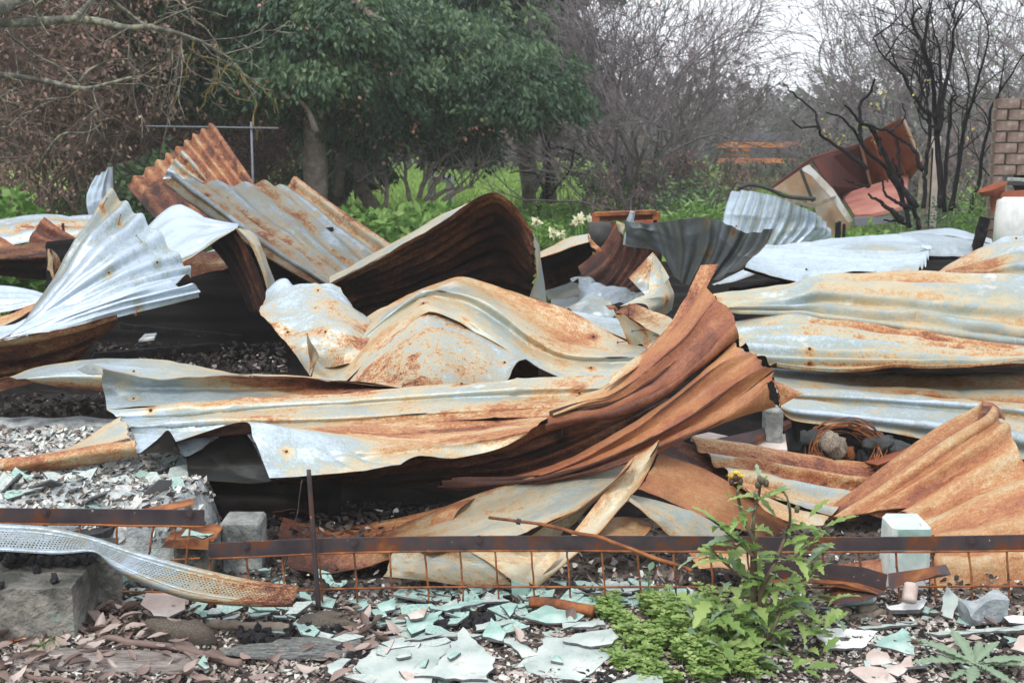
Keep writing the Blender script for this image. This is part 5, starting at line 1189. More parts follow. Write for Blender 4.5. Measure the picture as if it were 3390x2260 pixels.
sh = np.where(u < .45 - .1 * right, r.uniform(0, .12, len(P)), np.where(u < 1 - pale, r.uniform(.35, .62, len(P)), r.uniform(.58, .9, len(P))))
chips('ground_litter', P, .007, sh, 'crumbs of charcoal, leaf and cement sheet covering the soil', seed=5)
r = np.random.default_rng(9)
x = r.uniform(-3.3, -.98, 9000); y = r.uniform(3.72, 5.0, 9000)
P = np.stack([x, y, ash_z(x, y) + .004], 1)
chips('ash_crumbs', P, .011, np.where(r.random(9000) < .22, r.uniform(0, .3, 9000), r.uniform(.6, 1, 9000)), 'crumbs of pale cement sheet over the ash bank', seed=6, flat=.8)
x = r.uniform(-1.2, 2.2, 5000); y = r.uniform(3.62, 4.3, 5000)
P = np.stack([x, y, np.full(5000, .0) + .03 * r.random(5000)], 1)
chips('burnt_crumbs', P, .009, np.where(r.random(5000) < .84, r.uniform(0, .1, 5000), r.uniform(.4, 1, 5000)), 'charcoal crumbs under the fallen sheets', seed=7, flat=.8)

# charcoal lumps
def lump(seed, m='char', n=(7, 5), amp=.3, name='charcoal'):
    r = np.random.default_rng(seed); V = []
    a, b = n[0] * 2, n[1]
    for j in range(1, b):
        for i in range(a):
            th, ph = 2 * math.pi * i / a, math.pi * j / b
            V.append([math.sin(ph) * math.cos(th), math.sin(ph) * math.sin(th) * .8, math.cos(ph) * .7])
    V = np.array([[0, 0, .7]] + V + [[0, 0, -.7]])
    V = V * (1 + amp * .5 * waves(V[:, 0] * 1.2 + seed, V[:, 1] * 1.2 + V[:, 2], seed, 8, .3, 1.2)[:, None] + amp * .25 * r.normal(size=(len(V), 1)))
    V = np.sign(V) * np.abs(V) ** .85
    F = [[0, 1 + i, 1 + (i + 1) % a] for i in range(a)]
    T = np.array(F); Q = []
    for j in range(b - 2):
        for i in range(a): Q.append([1 + j * a + i, 1 + (j + 1) * a + i, 1 + (j + 1) * a + (i + 1) % a, 1 + j * a + (i + 1) % a])
    l = len(V) - 1; s = 1 + (b - 2) * a
    T = np.concatenate([T, np.array([[s + i, l, s + (i + 1) % a] for i in range(a)])])
    return raw_mesh(name, V, [T, np.array(Q)], M[m], smooth=(m != 'char'))
LUMPS = [lump(40 + k, n=(3, 4), amp=.5) for k in range(8)]
def charcoal(p, s, label, group):
    place('charcoal', random.choice(LUMPS), p, (random.uniform(0, 6), random.uniform(0, 6), random.uniform(0, 6)), s, label=label, cat='charcoal', group=group)
for k in range(170):
    x, y = random.uniform(0, 640), random.gauss(712, 34)
    if k < 8: x, y = random.choice([(305, 860), (368, 862), (430, 840), (300, 805), (350, 785), (10, 895), (420, 770), (250, 790)])
    if y > 780 and k >= 8: continue
    r0 = on_ground('j', x, y, BLOCK_Z + .008)
    if k >= 8: r0[2] += random.uniform(0, .035) * (1 - x / 800)
    charcoal(r0, random.uniform(.008, .017), 'black lump of charcoal lying on the concrete block', 'charcoal on the block')
for (t, poly, n), cw in zip((('k', [(640, 1080), (1080, 1080), (1060, 1190), (650, 1180)], 60), ('j', [(1600, 1130), (2331, 1100), (2331, 1330), (1620, 1260)], 60), ('k', [(0, 1300), (150, 1290), (160, 1390), (0, 1400)], 18),
                   ('l', [(1600, 1220), (2250, 1230), (2200, 1400), (1650, 1330)], 30), ('j', [(560, 960), (780, 980), (760, 1030), (480, 1050)], 22), ('k', [(1600, 1500), (1900, 1480), (1850, 1560), (1560, 1560)], 14)), ('heaped behind the big pale shards', 'strewn left of the big pale shards', 'at the left end of the big pale shards', 'strewn left of the rosette weed', 'between the two concrete pieces', 'below the clover edge')):
    for x, y in scatter_points(t, poly, n):
        p = on_ground(t, x, y, .012)
        charcoal(p, random.uniform(.007, .019), 'black lump of charcoal ' + cw, 'charcoal ' + cw)

# dead leaves
def dead_leaf(seed):
    r = np.random.default_rng(seed); n = 9
    t = np.linspace(0, 1, n); w = .19 * np.sin(math.pi * np.clip(t, .02, .98) ** .85) + .004
    bend, curl, tw = r.uniform(-.5, .9), r.uniform(-.8, 1.4), r.uniform(-.6, .6)
    rows = []
    for k in range(n):
        c = np.array([t[k] - .5, .05 * math.sin(3 * t[k] + seed), bend * .35 * (t[k] - .5) ** 2 * 2])
        row = []
        for v in (-1, -.5, 0, .5, 1):
            a = tw * (t[k] - .5) + 0
            y, z = v * w[k], curl * w[k] * v * v * .8 + .012 * r.normal()
            row.append(c + [0, y * math.cos(a) - z * math.sin(a), y * math.sin(a) + z * math.cos(a)])
        rows.append(row)
    V = np.array(rows).reshape(-1, 3)
    ij = np.arange(n - 1)[:, None] * 5 + np.arange(4)[None]
    F = np.stack([ij, ij + 1, ij + 6, ij + 5], -1).reshape(-1, 4)
    return V, F
DL = []
for k in range(14):
    V, F = dead_leaf(60 + k)
    DL.append(raw_mesh('dead_leaf', V, [F], M['deadleaf'], attrs=dict(shade=np.full(len(V), .05 + .9 * k / 13))))
for t, poly, n, g in (('j', [(450, 990), (1350, 970), (1300, 1330), (560, 1330), (300, 1220)], 95, 'piled beside the concrete block'), ('j', [(0, 1120), (500, 1150), (700, 1400), (0, 1560)], 55, 'in front of the concrete block'), ('j', [(500, 1350), (2331, 1300), (2331, 1568), (500, 1568)], 40, 'around the long flat stone'),
                      ('k', [(0, 1030), (420, 1000), (420, 1300), (0, 1400)], 38, 'left of the turquoise shards'), ('k', [(1150, 1150), (1600, 1100), (1500, 1350), (1180, 1350)], 8, 'between the big pale shards'), ('l', [(1200, 1030), (2331, 1050), (2331, 1400), (1250, 1350)], 34, 'among the rubble on the right'), ('k', [(1400, 700), (2331, 690), (2331, 860), (1500, 850)], 18, 'behind the mesh at the centre')):
    for x, y in scatter_points(t, poly, n):
        z = random.uniform(.008, .03); p = on_ground(t, x, y, z)
        s = random.uniform(.035, .082)
        place('dead_leaf', random.choice(DL), p, (random.gauss(0, .45), random.gauss(0, .3), random.uniform(0, 6.28)), s,
              label='dry brown leaf ' + g, cat='leaf', group='dead leaves ' + g)
u_, v_ = np.meshgrid(np.linspace(-1, 1, 12), np.linspace(-1, 1, 12))
w_ = 1 - .45 * np.abs(v_) ** 2
V = np.stack([u_ * w_ * .028 + .008 * waves(u_, v_, 401, 6, .3, 1), .02 * waves(u_, v_, 402, 8, .4, 1.4) - .02 * u_ * u_, v_ * .045 + .008 * waves(u_, v_, 403, 6, .3, 1)], -1).reshape(-1, 3)
ij = np.arange(11)[:, None] * 12 + np.arange(11)[None]
F = np.stack([ij, ij + 1, ij + 13, ij + 12], -1).reshape(-1, 4)
solid('dead_leaf', V @ rotm(-.5, .25, .2).T + at('l', 275, 1450, 3.2), F, noise_material('maroon_leaf', [(.3, (.08, .025, .025)), (.7, (.22, .08, .07))], 20, 5, .4, .3, .003), label='crumpled maroon leaf at the foot of the thistle', cat='leaf')
V, F = dead_leaf(98)
solid('dead_leaf', V * [.13, .2, .1] @ rotm(.7, .1, .1).T + on_ground('j', 160, 1190, .03), [F], M['wire'], label='large rust red leaf leaning on the concrete block', cat='leaf')

# rocks, sticks, pipe and other oddments in front
M['stone'] = noise_material('flat_stone', [(.3, (.15, .125, .11)), (.5, (.30, .265, .245)), (.7, (.42, .38, .36))], 3, 9, .95, .8, .02, second=((.12, .10, .085), 7, .55, .66, .7))
def rock(label, t, x, y, s, seed, z, m='rock', rot=0, name='rubble_stone', cat='stone'):
    o = place(name, lump(seed, m, (9, 10), .38, name), on_ground(t, x, y, z), (0, 0, rot), s, label=label, cat=cat)
    return o
rock('round lump of old mortar in the leaf litter', 'j', 1225, 1215, (.085, .06, .055), 71, .02)
rock('pale crumbly lump of mortar beside the upright rod', 'j', 2230, 1135, (.08, .05, .03), 72, .015)
rock('long flat stone lying across the bottom left', 'j', 760, 1430, (.27, .075, .035), 73, .0, 'stone', -.05)
rock('grey slab of concrete half buried at the lower centre left', 'j', 2080, 1330, (.2, .06, .02), 74, .01, 'concrete', .05)
rock('pale pebble at the foot of the five sided shard', 'k', 1755, 1490, (.022, .018, .016), 75, .01, 'white')
rock('dark clod of earth between the big pale shards', 'k', 1120, 1420, (.09, .12, .022), 76, .0, 'soil', name='earth_clod', cat='clod')
def stick(label, t, pts, r0, z=.015, m='twig_brown', name='stick'):
    P = [on_ground(t, x, y, z) for x, y in pts]
    return tag(wire(name, P, r0, material=M[m], wob=.004, n=30), label, 'stick')
stick('long dark stick lying across the leaf litter at the left', 'j', [(720, 1255), (950, 1290), (1250, 1340), (1500, 1400), (1650, 1440)], np.linspace(.009, .012, 30))
stick('thin stick at the bottom left corner', 'j', [(100, 1500), (300, 1535), (600, 1570)], .007)
stick('broken lath lying under the gutter guard end', 'j', [(1435, 1165), (1700, 1175), (1970, 1190)], .014, .015, 'timber', 'lath')
stick('curved thin twig right of the charcoal heap', 'k', [(1190, 1160), (1330, 1150), (1450, 1185)], .004)
stick('dark lath lying behind the five sided shard', 'l', [(1130, 1125), (1300, 1100), (1440, 1085)], .013, .012, 'timber', 'lath')
tag(wire('rusty_pipe', [on_ground('k', x, y, .028) for x, y in ((1290, 1010), (1450, 1025), (1720, 1075))], .017, wob=.001, n=14), 'short rusty pipe lying in front of the mesh at the centre', 'pipe')
# bent angle iron and oddments in front of the white stump
bent = thing('bent_angle_iron', 'torn bent piece of dark angle iron lying before the white stump', 'angle iron', at('l', 1100, 850, 3.55))
def plate(name, t, quad, d, parent, m, th=.004):
    A = np.array([at(t, x, y, dd) for (x, y), dd in zip(quad, d)])
    B = A + [0, th, 0]
    n = len(A)
    return solid(name, np.concatenate([A, B]), [np.arange(n)[None], (np.arange(n)[::-1] + n)[None], np.array([[k, k + n, (k + 1) % n + n, (k + 1) % n] for k in range(n)])], M[m], parent=parent, smooth=False)
plate('web', 'l', [(535, 745), (700, 735), (1000, 755), (1230, 775), (1400, 825), (1380, 940), (1200, 880), (900, 850), (560, 860)], [3.55] * 9, bent, 'rail')
plate('flange', 'l', [(560, 862), (900, 852), (1200, 882), (1382, 942), (1330, 960), (1100, 890), (800, 870), (560, 885)], [3.55, 3.55, 3.55, 3.55, 3.48, 3.48, 3.48, 3.48], bent, 'wire')
plate('wing', 'l', [(1405, 820), (1620, 790), (1800, 758), (1835, 826), (1740, 828), (1550, 885), (1410, 920)], [3.55, 3.52, 3.5, 3.47, 3.46, 3.47, 3.5], bent, 'rail')
plate('lower_flap', 'l', [(910, 985), (1060, 895), (1250, 905), (1385, 950), (1240, 1010), (1060, 1035)], [3.5, 3.53, 3.53, 3.5, 3.44, 3.42], bent, 'rail')
rock('teal green burnt lump on the bent angle iron', 'l', 1180, 990, (.055, .03, .028), 81, .045, 'turq', name='burnt_lump', cat='lump')
tag(place('insulator', lump(82, 'timber', (8, 8), .06, 'insulator'), on_ground('l', 1110, 1090, .018), (0, 0, 0), .021), 'round brown insulator ball before the bent angle iron', 'insulator')
tag(wire('insulator', [on_ground('l', 1200, 1075, .02), on_ground('l', 1320, 1060, .02)], .017, material=M['timber'], wob=0, n=5), 'hollow brown insulator tube beside the ball', 'insulator')
tag(wire('pipe_stub', [at('l', 1545, 1010, 3.45), at('l', 1560, 890, 3.48)], .021, material=M['pinkboard'], wob=0, n=6), 'short beige pipe stub standing before the white stump', 'pipe')
solid('burnt_roll', *(lambda V, F: (V, F))(*rough_box(on_ground('l', 2060, 1060, .05), (.13, .055, .06), 84, .012, (10, 6, 6), rot=rotm(.2, -.15, .2))), M['foil'], label='grey burnt roll of sheet at the right edge of the rubble', cat='lump')
for k, (x, y) in enumerate(((1310, 572), (1370, 585))):
    place('cement_shard', SH['turq'][k], at('j', x, y, 3.7) + [0, 0, .012], (.2, .1, k), (.07, .05, .08), label=('turquoise flake', 'second smaller turquoise flake')[k] + ' resting on the rusted ant cap', cat='cement sheet shard')

M['slag'] = noise_material('slag', [(.35, (.03, .03, .032)), (.5, (.13, .14, .145)), (.62, (.34, .37, .37))], 26, 8, .6, 1, .02, second=((.2, .34, .31), 9, .6, .66, .6))
# wire coil and rubble in the gap at the right
coil = thing('wire_coil', 'tangled coil of rusty wire under the pale ribbed sheet at the right', 'wire coil', at('i', 1130, 850, 4.75))
r = np.random.default_rng(5)
for k in range(34):
    c = at('i', 1120 + r.normal(0, 22), 800 + r.normal(0, 14), 4.75 + r.normal(0, .03)); R = r.normal(.125, .016)
    ax = rotm(1.15 + r.normal(0, .16), r.normal(0, .14), 0)
    a0 = r.uniform(0, 6.28); a = a0 + np.linspace(0, r.uniform(2, 6), 22)
    q = np.stack([R * np.cos(a) + .01 * np.sin(3 * a + k), R * .82 * np.sin(a), .012 * np.sin(2 * a + k)], 1) @ ax.T + c
    solid('wire', *tube(q, .0022, 4), M['wire'], parent=coil)
for lab, x, y, s, sd, m in (('tan stone inside the rusty wire coil', 1010, 760, (.08, .05, .06), 91, 'timber'), ('grey glassy lump right of the rusty wire coil', 1330, 775, (.075, .05, .055), 92, 'slag'), ('grey lump of slag beside the glassy lump', 1440, 790, (.06, .05, .032), 93, 'slag'), ('small grey lump left of the rusty wire coil', 870, 720, (.03, .03, .045), 94, 'slag'), ('rusty can inside the rusty wire coil', 1120, 830, (.03, .03, .045), 95, 'wire'), ('dark clinker at the foot of the glassy lump', 1260, 860, (.05, .04, .04), 96, 'char')):
    place('rubble_stone', lump(sd, m, (9, 9), .5, 'rubble_stone'), at('i', x, y, 4.78), (r.uniform(-.5, .5), 0, r.uniform(0, 3)), s, label=lab, cat='stone')
def board(label, t, quad, d, m, th=.02, name='board', cat='board'):
    A = np.array([at(t, x, y, dd) for (x, y), dd in zip(quad, d)])
    nrm = np.cross(A[1] - A[0], A[2] - A[0]); nrm /= np.linalg.norm(nrm)
    if nrm @ (A.mean(0) - np.array([0, 0, CAM_H])) < 0: nrm = -nrm
    B = A + nrm * th; n = len(A)
    return solid(name, np.concatenate([A, B]), [np.arange(n)[None], (np.arange(n)[::-1] + n)[None], np.array([[k, k + n, (k + 1) % n + n, (k + 1) % n] for k in range(n)])], M[m], label=label, cat=cat, smooth=False)
board('turquoise sheet end standing upright in the mesh', 'k', [(1160, 860), (1182, 872), (1285, 900), (1290, 950), (1225, 1030), (1165, 960)], [3.66] * 6, 'turq', .006, 'cement_shard', 'cement sheet shard')
board('dark beam slanting behind the rusty twist end', 'i', [(210, 730), (480, 670), (730, 590), (745, 610), (560, 700), (430, 770)], [4.6, 4.7, 4.85, 4.85, 4.7, 4.6], 'rail', .02, 'beam', 'beam')
board('pale board end under the rusty twist', 'i', [(60, 705), (180, 678), (310, 705), (200, 728)], [4.6, 4.75, 4.75, 4.6], 'pinkboard')
board('pinkish board before the dark box at the right', 'i', [(480, 780), (610, 690), (700, 690), (715, 800), (520, 790)], [4.65, 4.85, 4.85, 4.6, 4.6], 'pinkboard')
board('blackened metal box end under the pale ribbed sheet', 'i', [(690, 570), (760, 600), (900, 625), (800, 800), (718, 805)], [4.95, 4.95, 4.95, 4.9, 4.85], 'black', .02, 'metal_box', 'box')
board('rust red strip in front of the glassy lump', 'i', [(1240, 880), (1400, 830), (1560, 775), (1480, 850), (1330, 900)], [4.7, 4.72, 4.75, 4.6, 4.6], 'red_rust', .004, 'metal_strip', 'strip')
board('rust red strip at the foot of the ash bank', 'j', [(960, 380), (1200, 330), (1325, 300), (1325, 340), (1150, 385)], [3.72, 3.78, 3.84, 3.75, 3.7], 'wire', .004, 'metal_strip', 'strip')
board('charred board leaning behind the left gate', 'j', [(360, 560), (700, 480), (830, 470), (700, 540), (430, 590)], [3.75, 3.85, 3.85, 3.75, 3.7], 'char', .02)
board('charred panel leaning behind the left gate end', 'j', [(860, 500), (1180, 490), (1160, 600), (1020, 690), (900, 640)], [3.9, 3.9, 3.85, 3.8, 3.8], 'bark_burnt', .02, 'panel', 'panel')
def batten(label, t, p0, p1, d0, d1, w, seed, m='bark_burnt'):
    A_, B_ = at(t, *p0, d0), at(t, *p1, d1)
    L = np.linalg.norm(B_ - A_); q = Vector(B_ - A_).to_track_quat('X', 'Z').to_matrix()
    solid('charred_batten', *rough_box((A_ + B_) / 2, (L, w, w * .6), seed, .006, (16, 3, 3), rot=np.array(q)), M[m], label=label, cat='batten', group='charred battens in the hollows')
batten('charred batten lying low across the black hollow at the left', 'd', (640, 1400), (1500, 1330), 6.2, 6.5, .06, 501)
batten('grey burnt batten at the back of the black hollow', 'd', (800, 1190), (1650, 1270), 6.8, 6.7, .045, 504)
batten('charred batten under the big folded sheet behind the grey stump', 'h', (-560, 1290), (560, 1180), 4.3, 4.5, .05, 505)
batten('short charred batten behind the upright rod', 'h', (-300, 1400), (260, 1440), 4.1, 4.2, .045, 506)
batten('charred batten on the floor left of the pale bowed sheet', 'g', (-40, 600), (640, 520), 5.3, 5.6, .06, 507)
batten('charred batten under the uppermost cream sheet at the right', 'f', (330, 950), (900, 880), 6.5, 6.8, .05, 508)
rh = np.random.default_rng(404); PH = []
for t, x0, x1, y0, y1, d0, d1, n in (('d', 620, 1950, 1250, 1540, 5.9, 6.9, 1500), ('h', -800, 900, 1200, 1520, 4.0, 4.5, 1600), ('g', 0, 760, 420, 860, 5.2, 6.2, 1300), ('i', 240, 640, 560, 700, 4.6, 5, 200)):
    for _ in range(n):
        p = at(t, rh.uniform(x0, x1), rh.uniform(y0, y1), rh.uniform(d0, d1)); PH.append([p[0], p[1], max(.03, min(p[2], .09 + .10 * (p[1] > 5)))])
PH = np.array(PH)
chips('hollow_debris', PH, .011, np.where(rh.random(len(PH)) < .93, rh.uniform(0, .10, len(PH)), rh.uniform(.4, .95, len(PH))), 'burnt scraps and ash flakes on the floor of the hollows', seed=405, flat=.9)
for (t, x0, y0, x1, y1, d) in (('d', 950, 1290, 1060, 1240, 6.2), ('d', 620, 1300, 700, 1330, 6.3), ('d', 1820, 1400, 1900, 1330, 5.8)):
    pass
board('grey flake of ash lying in the black hollow', 'd', [(945, 1290), (1050, 1275), (1070, 1240), (990, 1245)], [6.4, 6.4, 6.6, 6.6], 'ash', .01, 'ash_flake', 'ash flake')

# ------------------------------------------------------------------ green weeds in front
def lobed_leaf(seed, lobes=4, tooth=.55, wide=.22, bend=.5, fold=.35):
    r = np.random.default_rng(seed); n = lobes * 4 + 3
    t = np.linspace(0, 1, n); V = []
    for k in range(n):
        q = abs(((t[k] * lobes) % 1) - .5) * 2
        env = math.sin(math.pi * min(.97, max(.03, t[k] ** .75))) * (.45 + .75 * t[k])
        for v in (-1, 0, 1):
            w = wide * env * (1 - tooth * (q if v < 0 else q ** 1.3)) + .008
            x = t[k] + (.05 * (1 - q) if v else 0)
            z = -bend * (t[k] ** 2) * .7 + .18 * t[k] + abs(v) * w * fold + (.015 * r.normal() if v else 0)
            V.append([x, v * w, z])
    V = np.array(V)
    ij = np.arange(n - 1)[:, None] * 3 + np.arange(2)[None]
    return V, np.stack([ij, ij + 1, ij + 4, ij + 3], -1).reshape(-1, 4)
WEED = []
for k in range(10):
    V, F = lobed_leaf(k, 3 + k % 3, .5 + .2 * (k % 2), .22 + .05 * (k % 3), .2 + .35 * (k % 3), .3)
    WEED.append(raw_mesh('leaf', V, [F], M['bluegreen' if k % 5 == 4 else 'weed'], attrs=dict(shade=np.clip(.25 + .06 * k + .25 * V[:, 0], 0, 1))))
def aim(yaw, pitch, roll=0):
    return (Matrix.Rotation(yaw, 3, 'Z') @ Matrix.Rotation(-pitch, 3, 'Y') @ Matrix.Rotation(roll, 3, 'X')).to_euler()
base = on_ground('l', 515, 1350, 0)
thistle = thing('sow_thistle', 'tall sow thistle with purple stems and yellow flower heads in front of the gate', 'weed', base)
WD = 3.30
stems = [([(515, 1350), (500, 1150), (490, 900), (482, 600), (440, 500), (405, 420), (390, 350), (372, 260)], .015, .006), ([(500, 1200), (478, 900), (478, 600), (485, 450), (500, 350), (520, 280), (530, 190)], .012, .005),
         ([(530, 1250), (540, 930), (600, 810), (640, 720), (690, 600), (715, 520), (735, 440), (720, 320), (690, 262), (645, 265)], .013, .003), ([(520, 1320), (600, 1230), (650, 1120), (690, 1000)], .011, .004),
         ([(640, 760), (760, 700), (860, 640), (930, 590)], .006, .003), ([(480, 700), (400, 620), (330, 560), (250, 500)], .006, .003), ([(490, 900), (380, 820), (280, 740), (190, 640)], .006, .003), ([(540, 950), (700, 900), (850, 850), (930, 760)], .006, .003)]
tips = []
for k, (pts, r0, r1) in enumerate(stems):
    P = resample([at('l', x, y, WD + .03 * math.sin(q * 1.3 + k)) for q, (x, y) in enumerate(pts)], 26)
    solid('stem', *tube(P, np.linspace(r0, r1, 26) * .72, 7), M['stem'], parent=thistle)
    tips.append(P)
def leaf(p, yaw, pitch, s, roll=0, parent=thistle, pool=WEED):
    place('leaf', random.choice(pool), p, aim(yaw, pitch, roll), s, parent=parent)
for P in tips:
    for q in range(3, 26, 2):
        yaw = random.uniform(0, 6.28)
        leaf(P[q], yaw, random.uniform(-.1, .9), random.uniform(.05, .095) * (1.15 - .5 * q / 26), random.gauss(0, .4))
EX = [(500, 330, .10, 0.1, .3), (560, 330, .09, 3.0, .4), (240, 470, .08, 2.7, .4), (400, 590, .11, 3.6, .2), (380, 640, .10, 2.8, -.1), (310, 740, .10, 3.3, .1), (960, 505, .10, .1, .25), (700, 545, .12, .2, .3), (640, 440, .09, 2.4, .6),
      (840, 760, .09, .4, .6), (690, 800, .08, 2.7, .6), (160, 670, .09, 3.2, -.6), (620, 560, .1, 2.3, .3), (860, 440, .08, .5, .5), (910, 720, .08, .7, .7)]
for x, y, s, yaw, pitch in EX:
    leaf(at('l', x, y, WD + random.uniform(-.04, .04)), yaw, pitch, s)
for k in range(150):
    a, rr = random.uniform(0, 6.28), random.random() ** .6
    x, y = 520 + 560 * rr * math.cos(a), 1180 + 360 * rr * math.sin(a)
    p = at('l', x, y, WD + random.uniform(-.08, .06) + (.04 if y < 1100 else -.03))
    g = on_ground('l', x, y, .02)
    if p[2] < .02: p = g
    leaf(p, random.uniform(0, 6.28), random.uniform(-.2, .7), random.uniform(.045, .095), random.gauss(0, .4))
def flower(p, open_):
    V, F = tube([p, p + [0, 0, .012], p + [0, 0, .02]], [.006, .008, .004], 8)
    bud = solid('bud', V, F, M['stem'], parent=thistle)
    if open_:
        Vs = []; Fs = []
        for k in range(26):
            a = k * 2.4; e = .5 + .5 * (k % 3) / 2
            d = np.array([math.cos(a) * e, math.sin(a) * e, .55]); s = np.cross(d, [0, 0, 1]); s = s / np.linalg.norm(s) * .0016
            q = p + [0, 0, .018]; n = len(Vs)
            Vs += [q - s, q + s, q + d * .016 + s, q + d * .016 - s]; Fs.append([n, n + 1, n + 2, n + 3])
        solid('flower_head', np.array(Vs), np.array(Fs), M['yellow'], parent=bud, smooth=False)
for x, y, op in ((360, 190, 1), (335, 215, 1), (393, 212, 1), (525, 200, 0), (545, 210, 0), (512, 235, 0), (780, 400, 0), (570, 225, 0)):
    flower(at('l', x, y, WD), op)

def leaf_cloud(P, length, width, seed, droop=.6, spread=1.0, dirs=None, nseg=1):
    """n leaves as folded diamonds (6 verts, 4 triangles as 2 quads); returns V, F, shade slots per leaf 6"""
    r = np.random.default_rng(seed); n = len(P)
    a = r.uniform(0, 6.283, n)
    el = r.normal(-droop, .45 * spread, n)
    d = np.stack([np.cos(a) * np.cos(el), np.sin(a) * np.cos(el), np.sin(el)], 1)
    if dirs is not None: d = d * .8 + dirs * .8; d /= np.linalg.norm(d, axis=1)[:, None] + 1e-9
    s = np.cross(d, r.normal(size=(n, 3))); s /= np.linalg.norm(s, axis=1)[:, None] + 1e-9
    m = np.cross(s, d)
    L = (length * r.uniform(.6, 1.25, n))[:, None]; W = (width * r.uniform(.7, 1.2, n))[:, None]
    V = np.stack([P, P + d * L * .45 + s * W * .5 + m * W * .14, P + d * L, P + d * L * .45 - s * W * .5 + m * W * .14], 1).reshape(-1, 3)
    b = np.arange(n)[:, None] * 4
    F = np.concatenate([b + [0, 1, 2], b + [0, 2, 3]])
    return V, F
def foliage(name, P, length, width, shade, material, seed, parent=None, droop=.6, dirs=None, spread=1.0, **kw):
    V, F = leaf_cloud(P, length, width, seed, droop, spread, dirs)
    return solid(name, V, [F], M[material], parent=parent, attrs=dict(shade=np.repeat(np.clip(shade, 0, 1), 4)), smooth=False, **kw)

# clover
r = np.random.default_rng(11)
poly = [(1600, 1060), (1900, 1000), (2250, 1040), (2500, 1060), (2800, 1200), (2850, 1568), (2000, 1600), (1880, 1500), (1760, 1420), (1880, 1300), (1840, 1180)]
pts = [q for q in scatter_points('k', poly, 1900) if waves(np.array([q[0] / 300.]), np.array([q[1] / 200.]), 78, 8, .4, 2)[0] > -.35]
C_ = []; D_ = []; S2 = []; ST = []
for x, y in pts:
    g = on_ground('k', x, y, .0)
    edge = min(1, max(0, (x - 1650) / 700)) * min(1, max(.1, (1600 - y) / 300)); h = random.uniform(.010, .022 + .06 * edge)
    p = g + np.array([0, 0, h]) - np.array([0, .0, 0])
    a0 = random.uniform(0, 6.28); sh = min(1, max(0, random.gauss(.62 + 3 * (h - .03), .2)))
    for q in range(3):
        a = a0 + q * 2.094
        C_.append(p); D_.append([math.cos(a), math.sin(a), random.uniform(.0, .5)]); S2.append(sh)
    ST.append([*g, *p, .0012, .0009])
C_, D_ = np.array(C_), np.array(D_)
n = len(C_); sd = np.stack([-D_[:, 1], D_[:, 0], np.zeros(n)], 1); L = r.uniform(.011, .019, n)[:, None]; W = L * .48
up = np.array([0, 0, 1.0])
V = np.stack([C_, C_ + D_ * L * .55 + sd * W + up * .002, C_ + D_ * L * 1.05 + sd * W * .6, C_ + D_ * L * .93, C_ + D_ * L * 1.05 - sd * W * .6, C_ + D_ * L * .55 - sd * W + up * .002], 1).reshape(-1, 3)
b = np.arange(n)[:, None] * 6
F = np.concatenate([b + [0, 1, 2], b + [0, 2, 3], b + [0, 3, 4], b + [0, 4, 5]])
clover = solid('clover', V, [F], M['weed'], label='low patch of bright green clover left of the thistle', kind='stuff', attrs=dict(shade=np.repeat(S2, 6)), smooth=False)
solid('clover_stalk', *segs_mesh(ST, 3), M['weed'], parent=clover, attrs=dict(shade=np.full(len(ST) * 6, .25)), kind='stuff')
# seedling above the clover, rosette weed, grass tuft
sd0 = on_ground('k', 2090, 1070, 0)
seedling = thing('seedling', 'small round leaved seedling rising above the clover', 'weed', sd0)
P = resample([sd0, at('k', 2095, 950, sd0[1]), at('k', 2105, 800, sd0[1])], 12)
solid('stem', *tube(P, .002, 5), M['weed'], parent=seedling, attrs=dict(shade=np.full(60, .4)))
OV = []
for k in range(3):
    V, F = lobed_leaf(90 + k, 1, 0, .36, .2, .1)
    OV.append(raw_mesh('leaf', V, [F], M['bluegreen'], attrs=dict(shade=np.full(len(V), .55 + .15 * k))))
for k in range(14): place('leaf', random.choice(OV), P[2 + k % 10], aim(random.uniform(0, 6.28), random.uniform(0, .8)), random.uniform(.02, .035), parent=seedling)
ro = on_ground('l', 1995, 1480, .01)
rosette = thing('rosette_weed', 'flat grey green rosette weed with jagged leaves at the bottom right corner', 'weed', ro)
RL = []
for k in range(4):
    V, F = lobed_leaf(120 + k, 7, .42, .15, .15, .35)
    RL.append(raw_mesh('leaf', V, [F], M['bluegreen'], attrs=dict(shade=np.clip(.75 - 2.6 * np.abs(V[:, 1]) + .25, 0, 1))))
for k in range(15):
    a = k * 2.4 + random.uniform(-.2, .2)
    place('leaf', RL[k % 4], ro + [0, 0, .004 * (15 - k) * .3 + .004], aim(a, random.uniform(-.08, .12)), random.uniform(.13, .2) * (1 - .025 * k), parent=rosette)
def tuft(label, loc, n, h, seed, lean=.5, shade=(.3, .9), name='grass_tuft', spread=.02):
    r = np.random.default_rng(seed); V = []; F = []
    for k in range(n):
        a = r.uniform(0, 6.28); l = h * r.uniform(.5, 1.1); o = np.asarray(loc) + [r.normal(0, spread), r.normal(0, spread), 0]
        d = np.array([math.cos(a), math.sin(a), 0]); s = np.array([-d[1], d[0], 0]) * h * .022; ln = r.uniform(.2, 1) * lean; b = len(V)
        for t in (0, .35, .7, 1):
            c = o + d * l * ln * t * t + np.array([0, 0, l * (t - .35 * ln * t * t)]); w = s * (1 - t * .95)
            V += [c - w, c + w]
        F += [[b, b + 1, b + 3, b + 2], [b + 2, b + 3, b + 5, b + 4], [b + 4, b + 5, b + 7, b + 6]]
    return solid(name, np.array(V), np.array(F), M['grass'], label=label, cat='grass tuft', attrs=dict(shade=np.repeat(r.uniform(*shade, n), 8)), smooth=False)
tuft('little tuft of grass in the leaf litter at the bottom left', on_ground('j', 320, 1385, 0), 60, .06, 3, 1.0, spread=.016)
